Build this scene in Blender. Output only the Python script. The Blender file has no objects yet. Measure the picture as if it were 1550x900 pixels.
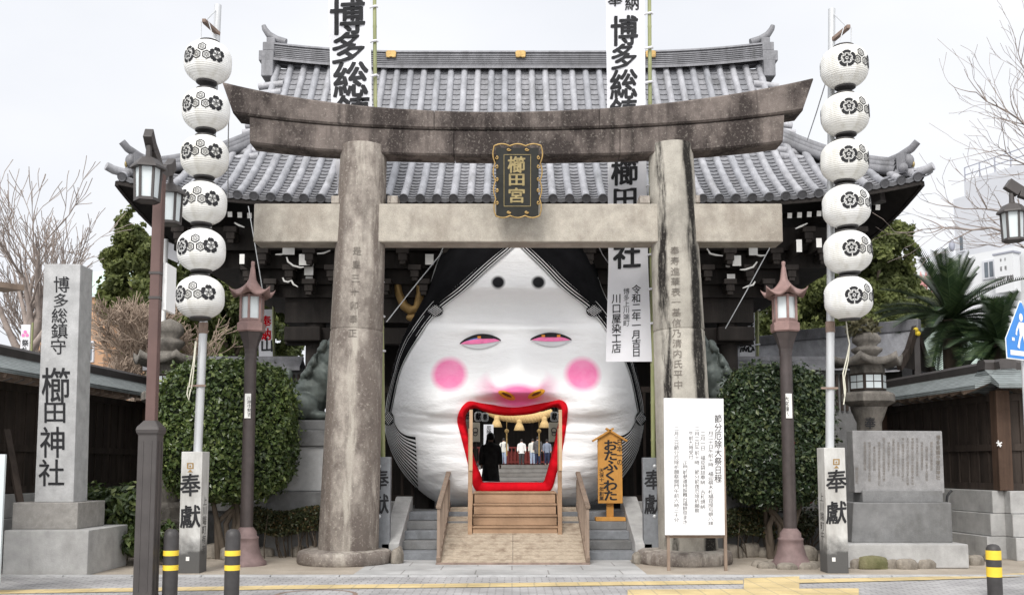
import bpy, bmesh, math, random
import numpy as np
from mathutils import Vector, Matrix, noise
random.seed(7); np.random.seed(7)
R = math.radians
SC = bpy.context.scene
COL = SC.collection

# ------------------------------------------------------------------ camera
F = 1500.0; EYE = 1.6; TH = R(5.4); CSH = 255 - F*math.tan(TH)
cam = bpy.data.cameras.new('camera'); camo = bpy.data.objects.new('camera', cam); COL.objects.link(camo)
cam.sensor_width = 36; cam.lens = 36*F/1550; cam.shift_y = CSH/1550
cam.clip_start = 0.1; cam.clip_end = 1500
camo.location = (0, 0, EYE); camo.rotation_euler = (R(90)+TH, 0, 0)
SC.camera = camo
_c, _s = math.cos(TH), math.sin(TH)
def W(px, py, d):
    """point measured in the photograph, standing at distance d"""
    a = (px-775)/F; b = -(py-450-CSH)/F
    t = d/(_c-b*_s)
    return Vector((a*t, d, EYE+(_s+b*_c)*t))
def G(px, py, z=0.0):
    a = (px-775)/F; b = -(py-450-CSH)/F
    t = (z-EYE)/(_s+b*_c)
    return Vector((a*t, t*(_c-b*_s), z))

# ------------------------------------------------------------------ sky and sun
SUN_EL, SUN_AZ = R(44), R(196)       # overcast daylight from above and behind the camera
w = bpy.data.worlds.new('World'); SC.world = w; w.use_nodes = True
nt = w.node_tree; nt.nodes.clear()
sky = nt.nodes.new('ShaderNodeTexSky'); sky.sky_type = 'NISHITA'; sky.sun_disc = False
sky.sun_elevation = SUN_EL; sky.sun_rotation = SUN_AZ; sky.dust_density = 4; sky.air_density = 1.2
hs = nt.nodes.new('ShaderNodeHueSaturation'); hs.inputs['Saturation'].default_value = 0.22
tc = nt.nodes.new('ShaderNodeTexCoord'); mpg = nt.nodes.new('ShaderNodeMapping'); mpg.inputs['Scale'].default_value = (1, 1, 2.2)
cl = nt.nodes.new('ShaderNodeTexNoise'); cl.inputs['Scale'].default_value = 1.6; cl.inputs['Detail'].default_value = 5
cr = nt.nodes.new('ShaderNodeValToRGB')
cr.color_ramp.elements[0].position = 0.3; cr.color_ramp.elements[0].color = (9.3, 9.6, 10.2, 1)
cr.color_ramp.elements[1].position = 0.75; cr.color_ramp.elements[1].color = (12.2, 12.2, 12.3, 1)
mx = nt.nodes.new('ShaderNodeMix'); mx.data_type = 'RGBA'; mx.inputs[0].default_value = 0.82
bg = nt.nodes.new('ShaderNodeBackground'); bg.inputs['Strength'].default_value = 0.1
out = nt.nodes.new('ShaderNodeOutputWorld')
L = nt.links.new
L(sky.outputs[0], hs.inputs['Color']); L(tc.outputs['Generated'], mpg.inputs[0]); L(mpg.outputs[0], cl.inputs['Vector'])
L(cl.outputs['Fac'], cr.inputs[0]); L(hs.outputs[0], mx.inputs[6]); L(cr.outputs[0], mx.inputs[7])
# the cloud is brighter on the sun's side (behind the camera) than over the shrine
sxyz = nt.nodes.new('ShaderNodeSeparateXYZ'); gr = nt.nodes.new('ShaderNodeValToRGB'); mpr = nt.nodes.new('ShaderNodeMapRange'); mul = nt.nodes.new('ShaderNodeMix')
mpr.inputs['From Min'].default_value = -1; mpr.inputs['From Max'].default_value = 1; mul.data_type = 'RGBA'; mul.blend_type = 'MULTIPLY'; mul.inputs[0].default_value = 1
gr.color_ramp.elements[0].position = .25; gr.color_ramp.elements[0].color = (1.12, 1.11, 1.09, 1); gr.color_ramp.elements[1].position = .92; gr.color_ramp.elements[1].color = (.635, .64, .652, 1)
L(tc.outputs['Generated'], sxyz.inputs[0]); L(sxyz.outputs['Y'], mpr.inputs['Value']); L(mpr.outputs[0], gr.inputs[0]); L(mx.outputs[2], mul.inputs[6]); L(gr.outputs[0], mul.inputs[7])
L(mul.outputs[2], bg.inputs['Color']); L(bg.outputs[0], out.inputs[0])
sl = bpy.data.lights.new('sun', 'SUN'); sl.energy = 1.5; sl.angle = R(20); sl.color = (1, .97, .93)
so = bpy.data.objects.new('sun', sl); COL.objects.link(so)
_az = SUN_AZ
sd = Vector((math.sin(_az)*math.cos(SUN_EL), math.cos(_az)*math.cos(SUN_EL), math.sin(SUN_EL)))
so.rotation_euler = sd.to_track_quat('Z', 'Y').to_euler(); so.location = (0, 0, 40)
SC.view_settings.view_transform = 'Standard'; SC.view_settings.look = 'None'
SC.view_settings.exposure = 0.62; SC.view_settings.gamma = 1; SC.view_settings.use_curve_mapping = False

# ------------------------------------------------------------------ materials
def _new(name):
    m = bpy.data.materials.new(name); m.use_nodes = True
    n = m.node_tree; b = n.nodes['Principled BSDF']
    return m, n, b
def _noise(n, scale, stretch=(1, 1, 1), detail=6, rough=0.6, coord='Object', off=(0, 0, 0)):
    t = n.nodes.new('ShaderNodeTexCoord'); mp = n.nodes.new('ShaderNodeMapping')
    mp.inputs['Scale'].default_value = stretch; mp.inputs['Location'].default_value = off
    x = n.nodes.new('ShaderNodeTexNoise'); x.inputs['Scale'].default_value = scale
    x.inputs['Detail'].default_value = detail; x.inputs['Roughness'].default_value = rough
    n.links.new(t.outputs[coord], mp.inputs[0]); n.links.new(mp.outputs[0], x.inputs['Vector'])
    return x.outputs['Fac']
def _ramp(n, fac, stops):
    r = n.nodes.new('ShaderNodeValToRGB'); e = r.color_ramp.elements
    while len(e) < len(stops): e.new(0.5)
    for i, (p, c) in enumerate(stops):
        e[i].position = p; e[i].color = (*c, 1) if len(c) == 3 else c
    n.links.new(fac, r.inputs[0]); return r.outputs['Color']
def _mix(n, fac, a, b, mode='MIX'):
    m = n.nodes.new('ShaderNodeMix'); m.data_type = 'RGBA'; m.blend_type = mode
    for s, v in ((m.inputs[0], fac), (m.inputs[6], a), (m.inputs[7], b)):
        if isinstance(v, (int, float)): s.default_value = v
        elif isinstance(v, (tuple, list)): s.default_value = (*v, 1) if len(v) == 3 else v
        else: n.links.new(v, s)
    return m.outputs[2]
def _bump(n, b, fac, strength, dist=0.02):
    bp = n.nodes.new('ShaderNodeBump'); bp.inputs['Strength'].default_value = strength; bp.inputs['Distance'].default_value = dist
    n.links.new(fac, bp.inputs['Height'])
    n.links.new(bp.outputs[0], b.inputs['Normal']); return bp
def sc(c, k): return tuple(min(1, x*k) for x in c)
def M(name, c, rough=.7, var=.25, scale=3, bump=.15, bscale=40, metal=0, spec=.35, stretch=(1, 1, 1), c2=None):
    m, n, b = _new(name)
    lo = sc(c, 1-var); hi = c2 or sc(c, 1+var)
    col = _ramp(n, _noise(n, scale, stretch), [(.3, lo), (.7, hi)])
    n.links.new(col, b.inputs['Base Color'])
    b.inputs['Roughness'].default_value = rough; b.inputs['Metallic'].default_value = metal
    b.inputs['Specular IOR Level'].default_value = spec
    if bump: _bump(n, b, _noise(n, bscale, stretch, 4), bump)
    return m
def stone(name, c, dark, light, darkpos=.55, streak=.5, speck=.4, rough=.9, bump=.5, scale=2.0, soft=.12, bands=()):
    """weathered stone: mottled base, dark blotches of soot and lichen, run-down streaks, pale specks"""
    m, n, b = _new(name)
    base = _ramp(n, _noise(n, scale*4, detail=8), [(.25, sc(c, .75)), (.75, sc(c, 1.22))])
    blot = _ramp(n, _noise(n, scale, (1, 1, .55), 8, .65), [(darkpos-soft, (0, 0, 0)), (darkpos+soft, (1, 1, 1))])
    base = _mix(n, blot, base, dark)
    if streak:
        st = _ramp(n, _noise(n, scale*2.2, (1, 1, .07), 6, .6, off=(3, 1, 0)), [(.52, (0, 0, 0)), (.70, (streak,)*3)])
        base = _mix(n, st, base, sc(dark, .6))
    for nx, wd, bc, cut in bands:      # bands by facing on a round shaft: black run-down stains, dark sides, pale middle
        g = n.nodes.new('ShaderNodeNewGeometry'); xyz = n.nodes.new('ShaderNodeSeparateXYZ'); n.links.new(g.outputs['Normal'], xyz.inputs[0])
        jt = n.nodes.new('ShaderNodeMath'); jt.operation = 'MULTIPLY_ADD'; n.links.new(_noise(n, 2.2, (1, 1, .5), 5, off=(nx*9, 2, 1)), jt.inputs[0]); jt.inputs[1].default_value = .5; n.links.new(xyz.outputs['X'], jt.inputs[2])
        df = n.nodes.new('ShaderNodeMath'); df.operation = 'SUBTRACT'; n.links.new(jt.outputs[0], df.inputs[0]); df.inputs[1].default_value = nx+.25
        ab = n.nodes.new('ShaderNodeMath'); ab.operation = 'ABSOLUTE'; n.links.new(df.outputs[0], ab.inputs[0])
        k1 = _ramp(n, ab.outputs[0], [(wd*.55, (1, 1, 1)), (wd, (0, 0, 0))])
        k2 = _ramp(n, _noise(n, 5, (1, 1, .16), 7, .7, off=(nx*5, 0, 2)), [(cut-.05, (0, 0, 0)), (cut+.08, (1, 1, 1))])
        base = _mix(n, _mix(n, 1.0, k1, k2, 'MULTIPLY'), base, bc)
    sp = _ramp(n, _noise(n, 22, detail=6, rough=.75, off=(1, 7, 3)), [(.55, (0, 0, 0)), (.68, (speck,)*3)])
    base = _mix(n, sp, base, light)
    fine = _ramp(n, _noise(n, 160, detail=2), [(.3, (.72,)*3), (.7, (1.0,)*3)])
    base = _mix(n, 1.0, base, fine, 'MULTIPLY')
    n.links.new(base, b.inputs['Base Color'])
    b.inputs['Roughness'].default_value = rough; b.inputs['Specular IOR Level'].default_value = .2
    _bump(n, b, _noise(n, 45, detail=8, rough=.7), bump, .03)
    return m
def leafm(name, c1, c2, c3=None, rough=.45, trans=.25):
    m, n, b = _new(name)
    g = n.nodes.new('ShaderNodeNewGeometry')
    st = [(0, c1), (.7, c2), (1, c3 or c2)]
    col = _ramp(n, g.outputs['Random Per Island'], st)
    big = _ramp(n, _noise(n, .9, detail=3), [(.35, (.6, .62, .6)), (.65, (1.15, 1.12, 1.0))])
    col = _mix(n, 1.0, col, big, 'MULTIPLY')
    n.links.new(col, b.inputs['Base Color'])
    b.inputs['Roughness'].default_value = rough; b.inputs['Specular IOR Level'].default_value = .4
    t = n.nodes.new('ShaderNodeBsdfTranslucent'); n.links.new(col, t.inputs[0])
    mxs = n.nodes.new('ShaderNodeMixShader'); mxs.inputs[0].default_value = trans
    o = n.nodes['Material Output']
    n.links.new(b.outputs[0], mxs.inputs[1]); n.links.new(t.outputs[0], mxs.inputs[2]); n.links.new(mxs.outputs[0], o.inputs[0])
    return m
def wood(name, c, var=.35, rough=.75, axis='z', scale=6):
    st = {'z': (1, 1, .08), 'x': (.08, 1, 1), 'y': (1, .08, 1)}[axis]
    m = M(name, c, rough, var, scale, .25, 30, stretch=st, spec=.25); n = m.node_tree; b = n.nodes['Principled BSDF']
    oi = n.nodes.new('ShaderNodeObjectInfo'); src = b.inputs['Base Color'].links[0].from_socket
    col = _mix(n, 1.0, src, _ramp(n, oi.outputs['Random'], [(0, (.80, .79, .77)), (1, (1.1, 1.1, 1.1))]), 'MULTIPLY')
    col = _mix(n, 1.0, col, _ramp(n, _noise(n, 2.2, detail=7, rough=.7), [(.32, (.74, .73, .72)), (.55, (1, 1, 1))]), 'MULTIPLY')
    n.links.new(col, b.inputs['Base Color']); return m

MT = {}
MT['torii_dark'] = stone('torii_weathered', (.205, .172, .155), (.052, .042, .039), (.44, .40, .35), .50, .9, .55, scale=1.5, soft=.09)
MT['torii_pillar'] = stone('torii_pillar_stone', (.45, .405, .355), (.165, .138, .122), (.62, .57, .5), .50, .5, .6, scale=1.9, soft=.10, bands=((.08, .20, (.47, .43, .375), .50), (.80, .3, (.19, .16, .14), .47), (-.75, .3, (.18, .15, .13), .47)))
MT['torii_light'] = stone('torii_pale_stone', (.46, .43, .375), (.19, .165, .14), (.62, .58, .5), .66, .25, .2, scale=1.0)
MT['beam_light'] = stone('beam_pale_stone', (.47, .43, .37), (.27, .23, .19), (.66, .6, .5), .62, .12, .3, scale=1.2)
MT['granite'] = stone('granite_grey', (.47, .47, .47), (.29, .29, .288), (.55, .55, .54), .7, .15, .15, scale=1.2, bump=.2)
MT['granite_d'] = stone('granite_dark', (.22, .22, .22), (.12, .118, .112), (.34, .34, .33), .62, .2, .2, scale=1.2, bump=.25)
MT['granite_red'] = stone('granite_speckled', (.33, .315, .295), (.19, .18, .17), (.5, .48, .45), .7, .1, .6, scale=2, bump=.2)
MT['concrete'] = stone('concrete_grey', (.46, .455, .445), (.26, .255, .245), (.55, .54, .52), .66, .3, .1, scale=.9, bump=.2)
MT['slate'] = stone('blue_grey_stone', (.23, .24, .255), (.14, .145, .15), (.35, .36, .37), .7, .2, .1, scale=2, bump=.15)
MT['mossy'] = stone('lantern_stone', (.28, .255, .225), (.12, .11, .098), (.36, .34, .30), .5, .35, .4, scale=3)
MT['rock'] = stone('edging_rock', (.36, .32, .27), (.17, .15, .125), (.5, .46, .38), .55, 0, .3, scale=4, bump=.7)
MT['rock_moss'] = stone('mossy_rock', (.25, .23, .13), (.13, .13, .06), (.4, .38, .25), .5, 0, .3, scale=4, bump=.7)
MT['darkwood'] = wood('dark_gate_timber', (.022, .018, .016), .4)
MT['fencewood'] = wood('dark_brown_planks', (.045, .034, .028), .45)
MT['fencepost'] = wood('brown_post', (.085, .052, .036), .35)
MT['white_tip'] = M('white_painted_timber_end', (.74, .73, .7), .8, .1, 5, 0)
MT['bronze'] = M('greenish_bronze', (.105, .122, .112), .5, .4, 4, .25, 18, .3, .4)
MT['copper'] = M('aged_pink_copper', (.27, .175, .16), .6, .22, 6, .15, 40, .15, .35)
MT['copper_base'] = M('dull_brown_pink_copper', (.185, .13, .125), .65, .25, 6, .15, 40, .15, .35)
MT['copper_pole'] = M('brown_lacquered_steel', (.062, .050, .048), .5, .25, 5, .08, 40, .2, .4)
MT['lampbrown'] = M('brown_lamp_metal', (.115, .068, .060), .5, .2, 2, .06, 40, .1, .4)
MT['lampgrey'] = M('grey_brown_lamp_metal', (.062, .055, .053), .5, .2, 3, .06, 40, .1, .4)
MT['black'] = M('black_paint', (.016, .016, .017), .45, .3, 5, .05)
MT['bollard'] = M('charcoal_bollard', (.045, .042, .042), .5, .25, 8, .08)
MT['yellow'] = M('yellow_reflective', (.80, .56, .05), .5, .08, 8, 0)
MT['ink'] = M('black_ink', (.018, .018, .02), .8, .3, 8, 0)
MT['inkgrey'] = M('faded_ink', (.075, .07, .068), .85, .35, 14, 0)
MT['carved'] = M('carved_letter', (.17, .15, .13), .9, .3, 12, 0)
MT['steel'] = M('galvanised_pole', (.50, .51, .52), .45, .12, 4, .05, 30, .3, .4, (1, 1, .3))
MT['rust'] = M('rusty_steel', (.22, .16, .13), .8, .35, 6, .1)
MT['cloth'] = M('white_banner_cloth', (.86, .86, .885), .9, .03, 2, .1, 14)
n = MT['cloth'].node_tree; b = n.nodes['Principled BSDF']; t = n.nodes.new('ShaderNodeBsdfTranslucent'); t.inputs[0].default_value = (.86, .86, .88, 1); x = n.nodes.new('ShaderNodeMixShader'); x.inputs[0].default_value = .35
n.links.new(b.outputs[0], x.inputs[1]); n.links.new(t.outputs[0], x.inputs[2]); n.links.new(x.outputs[0], n.nodes['Material Output'].inputs[0])
MT['paper'] = M('white_paper', (.80, .80, .81), .8, .03, 2, .05, 8)
MT['bamboo'] = M('green_bamboo', (.22, .25, .10), .45, .25, 3, .05, 20, 0, .4, (1, 1, .3), (.33, .34, .17))
MT['bamboo_y'] = M('yellowing_bamboo', (.40, .36, .20), .5, .25, 3, .05, 20, 0, .4, (1, 1, .3))
MT['gold'] = M('gilt', (.40, .265, .10), .45, .3, 12, .15, 40, .45, .4)
MT['goldtext'] = M('old_gilt_lettering', (.31, .245, .115), .5, .25, 14, .1, 40, .35, .5)
MT['plaque'] = M('black_lacquer', (.018, .018, .015), .3, .3, 6, .05)
MT['ply'] = wood('tan_boards', (.36, .235, .15), .14, .7, 'x', 4)
MT['ply_post'] = wood('pale_timber', (.52, .36, .23), .12, .7, 'z', 5)
MT['rail'] = wood('weathered_handrail', (.27, .205, .16), .2, .75, 'z', 5)
MT['rampwood'] = stone('worn_ramp_boards', (.47, .39, .30), (.24, .18, .13), (.56, .5, .42), .60, 0, .3, scale=5, bump=.2)
MT['signwood'] = wood('orange_cedar', (.52, .255, .06), .12, .6, 'z', 5)
MT['glass_w'] = M('frosted_pane', (.60, .65, .66), .35, .06, 3, 0, spec=.5)
MT['white'] = M('white_paint', (.78, .78, .77), .7, .03, 2, 0)
MT['red'] = M('red_cloth', (.55, .008, .016), .95, .18, 5, .45, 9, 0, .05)
MT['skin'] = M('skin', (.50, .31, .23), .6, .06, 5, 0)
MT['hair'] = M('dark_hair', (.016, .013, .012), .5, .3, 20, .2, 60)
MT['straw'] = M('rice_straw', (.52, .36, .16), .85, .25, 20, .4, 60)

# tile: silvery grey ibushi tiles with patchy bloom
def tilem(name, c, vt, isl=False):
    m, n, b = _new(name)
    col = _ramp(n, _noise(n, 5.5, (1, .35, .35), 5), [(.28, sc(c, 1-vt)), (.72, sc(c, 1+vt))])
    sp = _ramp(n, _noise(n, 30, detail=6, rough=.7), [(.5, (.82,)*3), (.62, (1,)*3)])
    col = _mix(n, 1.0, col, sp, 'MULTIPLY')
    if isl:
        g = n.nodes.new('ShaderNodeNewGeometry'); col = _mix(n, 1.0, col, _ramp(n, g.outputs['Random Per Island'], [(0, (.80, .81, .82)), (1, (1.08, 1.07, 1.06))]), 'MULTIPLY')
    st = _ramp(n, _noise(n, 2.4, (1.5, .3, .3), 6, .7, off=(4, 0, 0)), [(.56, (1, 1, 1)), (.68, (.72, .72, .70))])
    col = _mix(n, 1.0, col, st, 'MULTIPLY')
    n.links.new(col, b.inputs['Base Color']); b.inputs['Roughness'].default_value = .55; b.inputs['Specular IOR Level'].default_value = .45
    _bump(n, b, _noise(n, 40), .15); return m
MT['tile'] = tilem('silver_grey_roof_tile', (.40, .402, .428), .28, True)
MT['tile_pan'] = tilem('grey_pan_tile', (.265, .266, .283), .3, True)
MT['tile_dark'] = tilem('dark_tile_end', (.10, .10, .108), .25)
MT['tile_ridge'] = tilem('ridge_tile', (.22, .22, .235), .3)

# copper fence roof with thin seams
m, n, b = _new('verdigris_copper_roof')
t = n.nodes.new('ShaderNodeTexCoord'); wv = n.nodes.new('ShaderNodeTexWave'); wv.bands_direction = 'Z'; wv.inputs['Scale'].default_value = 9; wv.inputs['Distortion'].default_value = 1.5
n.links.new(t.outputs['Object'], wv.inputs['Vector'])
col = _ramp(n, wv.outputs['Fac'], [(.1, (.13, .15, .15)), (.5, (.225, .25, .25))])
col = _mix(n, 1, col, _ramp(n, _noise(n, 6, detail=8), [(.3, (.7,)*3), (.7, (1.1,)*3)]), 'MULTIPLY')
n.links.new(col, b.inputs['Base Color']); b.inputs['Roughness'].default_value = .6; _bump(n, b, wv.outputs['Fac'], .3); MT['copper_roof'] = m

# ------------------------------------------------------------------ mesh builder
class MB:
    def __init__(s): s.v = []; s.f = []; s.mi = []; s.sm = []
    def add(s, verts, faces, m=0, smooth=False):
        o = len(s.v); s.v += [tuple(p) for p in verts]
        for f in faces:
            s.f.append([i+o for i in f]); s.mi.append(m); s.sm.append(smooth)
        return s
    def box(s, c, d, rot=None, m=0):
        hx, hy, hz = d[0]/2, d[1]/2, d[2]/2
        P = [Vector((x*hx, y*hy, z*hz)) for x in (-1, 1) for y in (-1, 1) for z in (-1, 1)]
        if rot is not None:
            q = rot if isinstance(rot, Matrix) else Matrix.Rotation(rot, 3, 'Z')
            P = [q @ p for p in P]
        c = Vector(c)
        return s.add([p+c for p in P], [(0, 1, 3, 2), (4, 6, 7, 5), (0, 4, 5, 1), (2, 3, 7, 6), (0, 2, 6, 4), (1, 5, 7, 3)], m)
    def hexa(s, bot, top, m=0):
        """prism between two quads (4 corners each)"""
        return s.add(list(bot)+list(top), [(3, 2, 1, 0), (4, 5, 6, 7)]+[(i, (i+1) % 4, 4+(i+1) % 4, 4+i) for i in range(4)], m)
    def pxbox(s, x0, y0, x1, y1, d, dep, m=0):
        """block whose front face measures x0,y0..x1,y1 in the photograph at distance d"""
        a = W(x0, y1, d); b = W(x1, y0, d)
        return s.box(((a.x+b.x)/2, d+dep/2, (a.z+b.z)/2), (b.x-a.x, dep, b.z-a.z), m=m)
    def beam(s, p, q, wd, ht, m=0, up=(0, 0, 1)):
        p = Vector(p); q = Vector(q); a = (q-p).normalized(); u = Vector(up)
        r = a.cross(u).normalized()*(wd/2); t = r.cross(a).normalized()*(ht/2)
        return s.hexa([p-r-t, p+r-t, p+r+t, p-r+t], [q-r-t, q+r-t, q+r+t, q-r+t], m)
    def prism(s, poly, y0, y1, m=0, smooth=False):
        n = len(poly)
        V = [(x, y0, z) for x, z in poly]+[(x, y1, z) for x, z in poly]
        return s.add(V, [list(range(n)), list(range(2*n-1, n-1, -1))]+[(i, n+i, n+(i+1) % n, (i+1) % n) for i in range(n)], m, smooth)
    def tube(s, pts, r, n=8, m=0, cap=True, smooth=True):
        pts = [Vector(p) for p in pts]; k = len(pts)
        rs = r if isinstance(r, (list, tuple)) else [r]*k
        V = []; Fc = []; ref = None
        for i, p in enumerate(pts):
            a = (pts[min(i+1, k-1)]-pts[max(i-1, 0)])
            a = a.normalized() if a.length > 1e-9 else Vector((0, 0, 1))
            if ref is None: ref = Vector((0, 1, 0)) if abs(a.y) < .9 else Vector((1, 0, 0))
            u = (ref-a*ref.dot(a)).normalized(); ref = u; v = a.cross(u)
            for j in range(n):
                t = 2*math.pi*j/n
                V.append(p+(u*math.cos(t)+v*math.sin(t))*rs[i])
        for i in range(k-1):
            for j in range(n):
                Fc.append((i*n+j, i*n+(j+1) % n, (i+1)*n+(j+1) % n, (i+1)*n+j))
        s.add(V, Fc, m, smooth)
        if cap:
            s.add(V[:n], [list(range(n-1, -1, -1))], m); s.add(V[-n:], [list(range(n))], m)
        return s
    def lathe(s, prof, c=(0, 0, 0), n=24, m=0, smooth=True, ph=0, sx=1, sy=1, cap=True):
        V = []; Fc = []; k = len(prof)
        for r, z in prof:
            for j in range(n):
                t = 2*math.pi*j/n+ph
                V.append((c[0]+r*math.cos(t)*sx, c[1]+r*math.sin(t)*sy, c[2]+z))
        for i in range(k-1):
            for j in range(n):
                Fc.append((i*n+j, i*n+(j+1) % n, (i+1)*n+(j+1) % n, (i+1)*n+j))
        s.add(V, Fc, m, smooth)
        if cap:
            if prof[0][0] > 1e-4: s.add(V[:n], [list(range(n-1, -1, -1))], m)
            if prof[-1][0] > 1e-4: s.add(V[-n:], [list(range(n))], m)
        return s
    def grid(s, rows, m=0, smooth=True, closed=False):
        a, b = len(rows), len(rows[0]); V = [p for r in rows for p in r]
        Fc = []
        for i in range(a-1):
            for j in range(b if closed else b-1):
                Fc.append((i*b+j, i*b+(j+1) % b, (i+1)*b+(j+1) % b, (i+1)*b+j))
        return s.add(V, Fc, m, smooth)
    def ball(s, c, r, n=12, m=0, sc=(1, 1, 1), rot=None):
        V = []; Fc = []; h = n//2+1
        for i in range(h+1):
            a = math.pi*i/h
            for j in range(n):
                t = 2*math.pi*j/n
                p = Vector((math.sin(a)*math.cos(t)*sc[0], math.sin(a)*math.sin(t)*sc[1], math.cos(a)*sc[2]))*r
                if rot is not None: p = rot @ p
                V.append(p+Vector(c))
        for i in range(h):
            for j in range(n): Fc.append((i*n+j, (i+1)*n+j, (i+1)*n+(j+1) % n, i*n+(j+1) % n))
        return s.add(V, Fc, m, True)
    def build(s, name, mat, parent=None, bevel=0, local=False, base=None, seg=2):
        me = bpy.data.meshes.new(name)
        if parent is not None:
            off = Vector((0, 0, 0)) if local else wloc(parent)
        else:
            if base is not None: off = Vector(base)
            else:
                a = np.array(s.v); lo = a.min(0); hi = a.max(0)
                off = Vector(((lo[0]+hi[0])/2, (lo[1]+hi[1])/2, lo[2]))
        me.from_pydata([(x-off.x, y-off.y, z-off.z) for x, y, z in s.v], [], s.f)
        mats = mat if isinstance(mat, (list, tuple)) else [mat]
        for q in mats: me.materials.append(q)
        me.polygons.foreach_set('material_index', s.mi); me.polygons.foreach_set('use_smooth', s.sm)
        me.update()
        o = bpy.data.objects.new(name, me); COL.objects.link(o)
        if parent is not None: o.parent = parent
        else: o.location = off
        if bevel:
            bv = o.modifiers.new('bevel', 'BEVEL'); bv.width = bevel; bv.segments = seg; bv.limit_method = 'ANGLE'; bv.angle_limit = R(40)
        return o
def wloc(o):
    v = Vector((0, 0, 0))
    while o is not None: v += o.location; o = o.parent
    return v
def tag(o, label=None, cat=None, group=None, kind=None):
    if label: o['label'] = label
    if cat: o['category'] = cat
    if group: o['group'] = group
    if kind: o['kind'] = kind
    return o
def thing(name, label, cat, loc, group=None):
    o = bpy.data.objects.new(name, None); COL.objects.link(o); o.location = loc; o.empty_display_size = .2
    return tag(o, label, cat, group)
def copy_tree(o, parent=None):
    c = o.copy(); COL.objects.link(c)
    if parent is not None: c.parent = parent
    for ch in list(o.children): copy_tree(ch, c)
    return c

# ------------------------------------------------------------------ lettering
_G = {}
def _raw(ch, bold):
    cu = bpy.data.curves.new('g', 'FONT'); cu.body = ch; cu.size = 1; cu.offset = bold; cu.resolution_u = 2; cu.fill_mode = 'FRONT'
    ob = bpy.data.objects.new('g', cu)
    me = bpy.data.meshes.new_from_object(ob)
    v = [(p.co.x, p.co.y) for p in me.vertices]; f = [list(p.vertices) for p in me.polygons]
    bpy.data.objects.remove(ob); bpy.data.curves.remove(cu); bpy.data.meshes.remove(me)
    return v, f
_ref = np.array(_raw('國', 0)[0]); _lo = _ref.min(0); _hi = _ref.max(0)
def glyph(ch):
    k = ch
    if k not in _G:
        v, f = _raw(ch, 0)
        _G[k] = ([((x-_lo[0])/(_hi[0]-_lo[0])-.5, (y-_lo[1])/(_hi[1]-_lo[1])-.5) for x, y in v], f)
    return _G[k]
def put(mb, ch, fn, cx, cy, w, h, bold=.0, shear=.0, m=0, flip=1):
    """one character centred at cx,cy in the coordinates of fn; a heavy brush is several close strokes"""
    v, f = glyph(ch)
    offs = [(0, 0)] if not bold else [(0, 0), (-bold, -bold*.6), (bold, bold*.6), (-bold*.6, bold*.8), (bold*.6, -bold*.8)]
    for k, (ox, oy) in enumerate(offs):
        V = []
        for x, y in v:
            p = fn(cx+(x+ox)*w, cy-flip*((y+oy)*h+shear*x*h)); V.append((p[0], p[1]-.0007*k, p[2]))
        mb.add(V, f, m)
def column(mb, s, fn, cx, y0, y1, w, bold=.0, shear=.0, m=0, fill=.9):
    n = len(s); st = (y1-y0)/n
    for i, ch in enumerate(s):
        if ch != ' ': put(mb, ch, fn, cx, y0+st*(i+.5), w, st*fill, bold, shear, m)
def plane_fn(d): return lambda u, v: W(u, v, d)

# ------------------------------------------------------------------ foliage helpers
def leaf_cloud(mb, P, size, elong=1.8, up=.3, m=0, outdir=None, jitter=.7):
    """P: n x 3 points; one small kite-shaped leaf at every point"""
    n = len(P)
    nr = np.random.normal(size=(n, 3))
    if outdir is not None: nr = outdir*1.0+nr*jitter
    nr[:, 2] += up; nr /= np.linalg.norm(nr, axis=1)[:, None]
    t = np.cross(nr, np.random.normal(size=(n, 3))); t /= np.linalg.norm(t, axis=1)[:, None]
    b = np.cross(nr, t); s = size*np.random.uniform(.6, 1.3, n)[:, None]
    a = P-t*s*elong/2; c = P+t*s*elong/2; l = P-b*s/2+nr*s*.12; r = P+b*s/2+nr*s*.12
    V = np.stack([a, l, c, r], 1).reshape(-1, 3); o = len(mb.v)
    mb.v += [tuple(x) for x in V]
    mb.f += [[o+4*i, o+4*i+1, o+4*i+2, o+4*i+3] for i in range(n)]; mb.mi += [m]*n; mb.sm += [False]*n
def blob_points(n, c, r, squash=(1, 1, 1), inner=.55):
    d = np.random.normal(size=(n, 3)); d /= np.linalg.norm(d, axis=1)[:, None]
    q = r*(inner+(1-inner)*np.random.uniform(size=(n, 1))**.6)
    return np.array(c)+d*q*np.array(squash), d
def branch(mb, p, d, ln, r, depth, spread=.5, up=.1, kids=3, wob=.15, minr=.006, m=0):
    p = Vector(p); d = Vector(d).normalized(); pts = [p.copy()]; rs = [r]; n = 4
    for i in range(n):
        d = (d+Vector((random.gauss(0, wob), random.gauss(0, wob), random.gauss(0, wob)+up*.3))).normalized()
        p = p+d*ln/n; pts.append(p.copy()); rs.append(max(minr, r*(1-.5*(i+1)/n)))
    mb.tube(pts, rs, 6 if r > .05 else 4 if r > .02 else 3, m, cap=False)
    if depth <= 0: return
    for k in range(kids+(1 if random.random() < .5 else 0)):
        i = random.choice([2, 3, 4, 4]); q = pts[i]
        ax = Vector((random.gauss(0, 1), random.gauss(0, 1), random.gauss(0, .6)))
        nd = (d+ax.normalized()*spread*random.uniform(.7, 1.3)+Vector((0, 0, up))).normalized()
        branch(mb, q, nd, ln*random.uniform(.6, .85), rs[i]*.65, depth-1, spread, up, kids, wob, minr, m)
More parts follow.
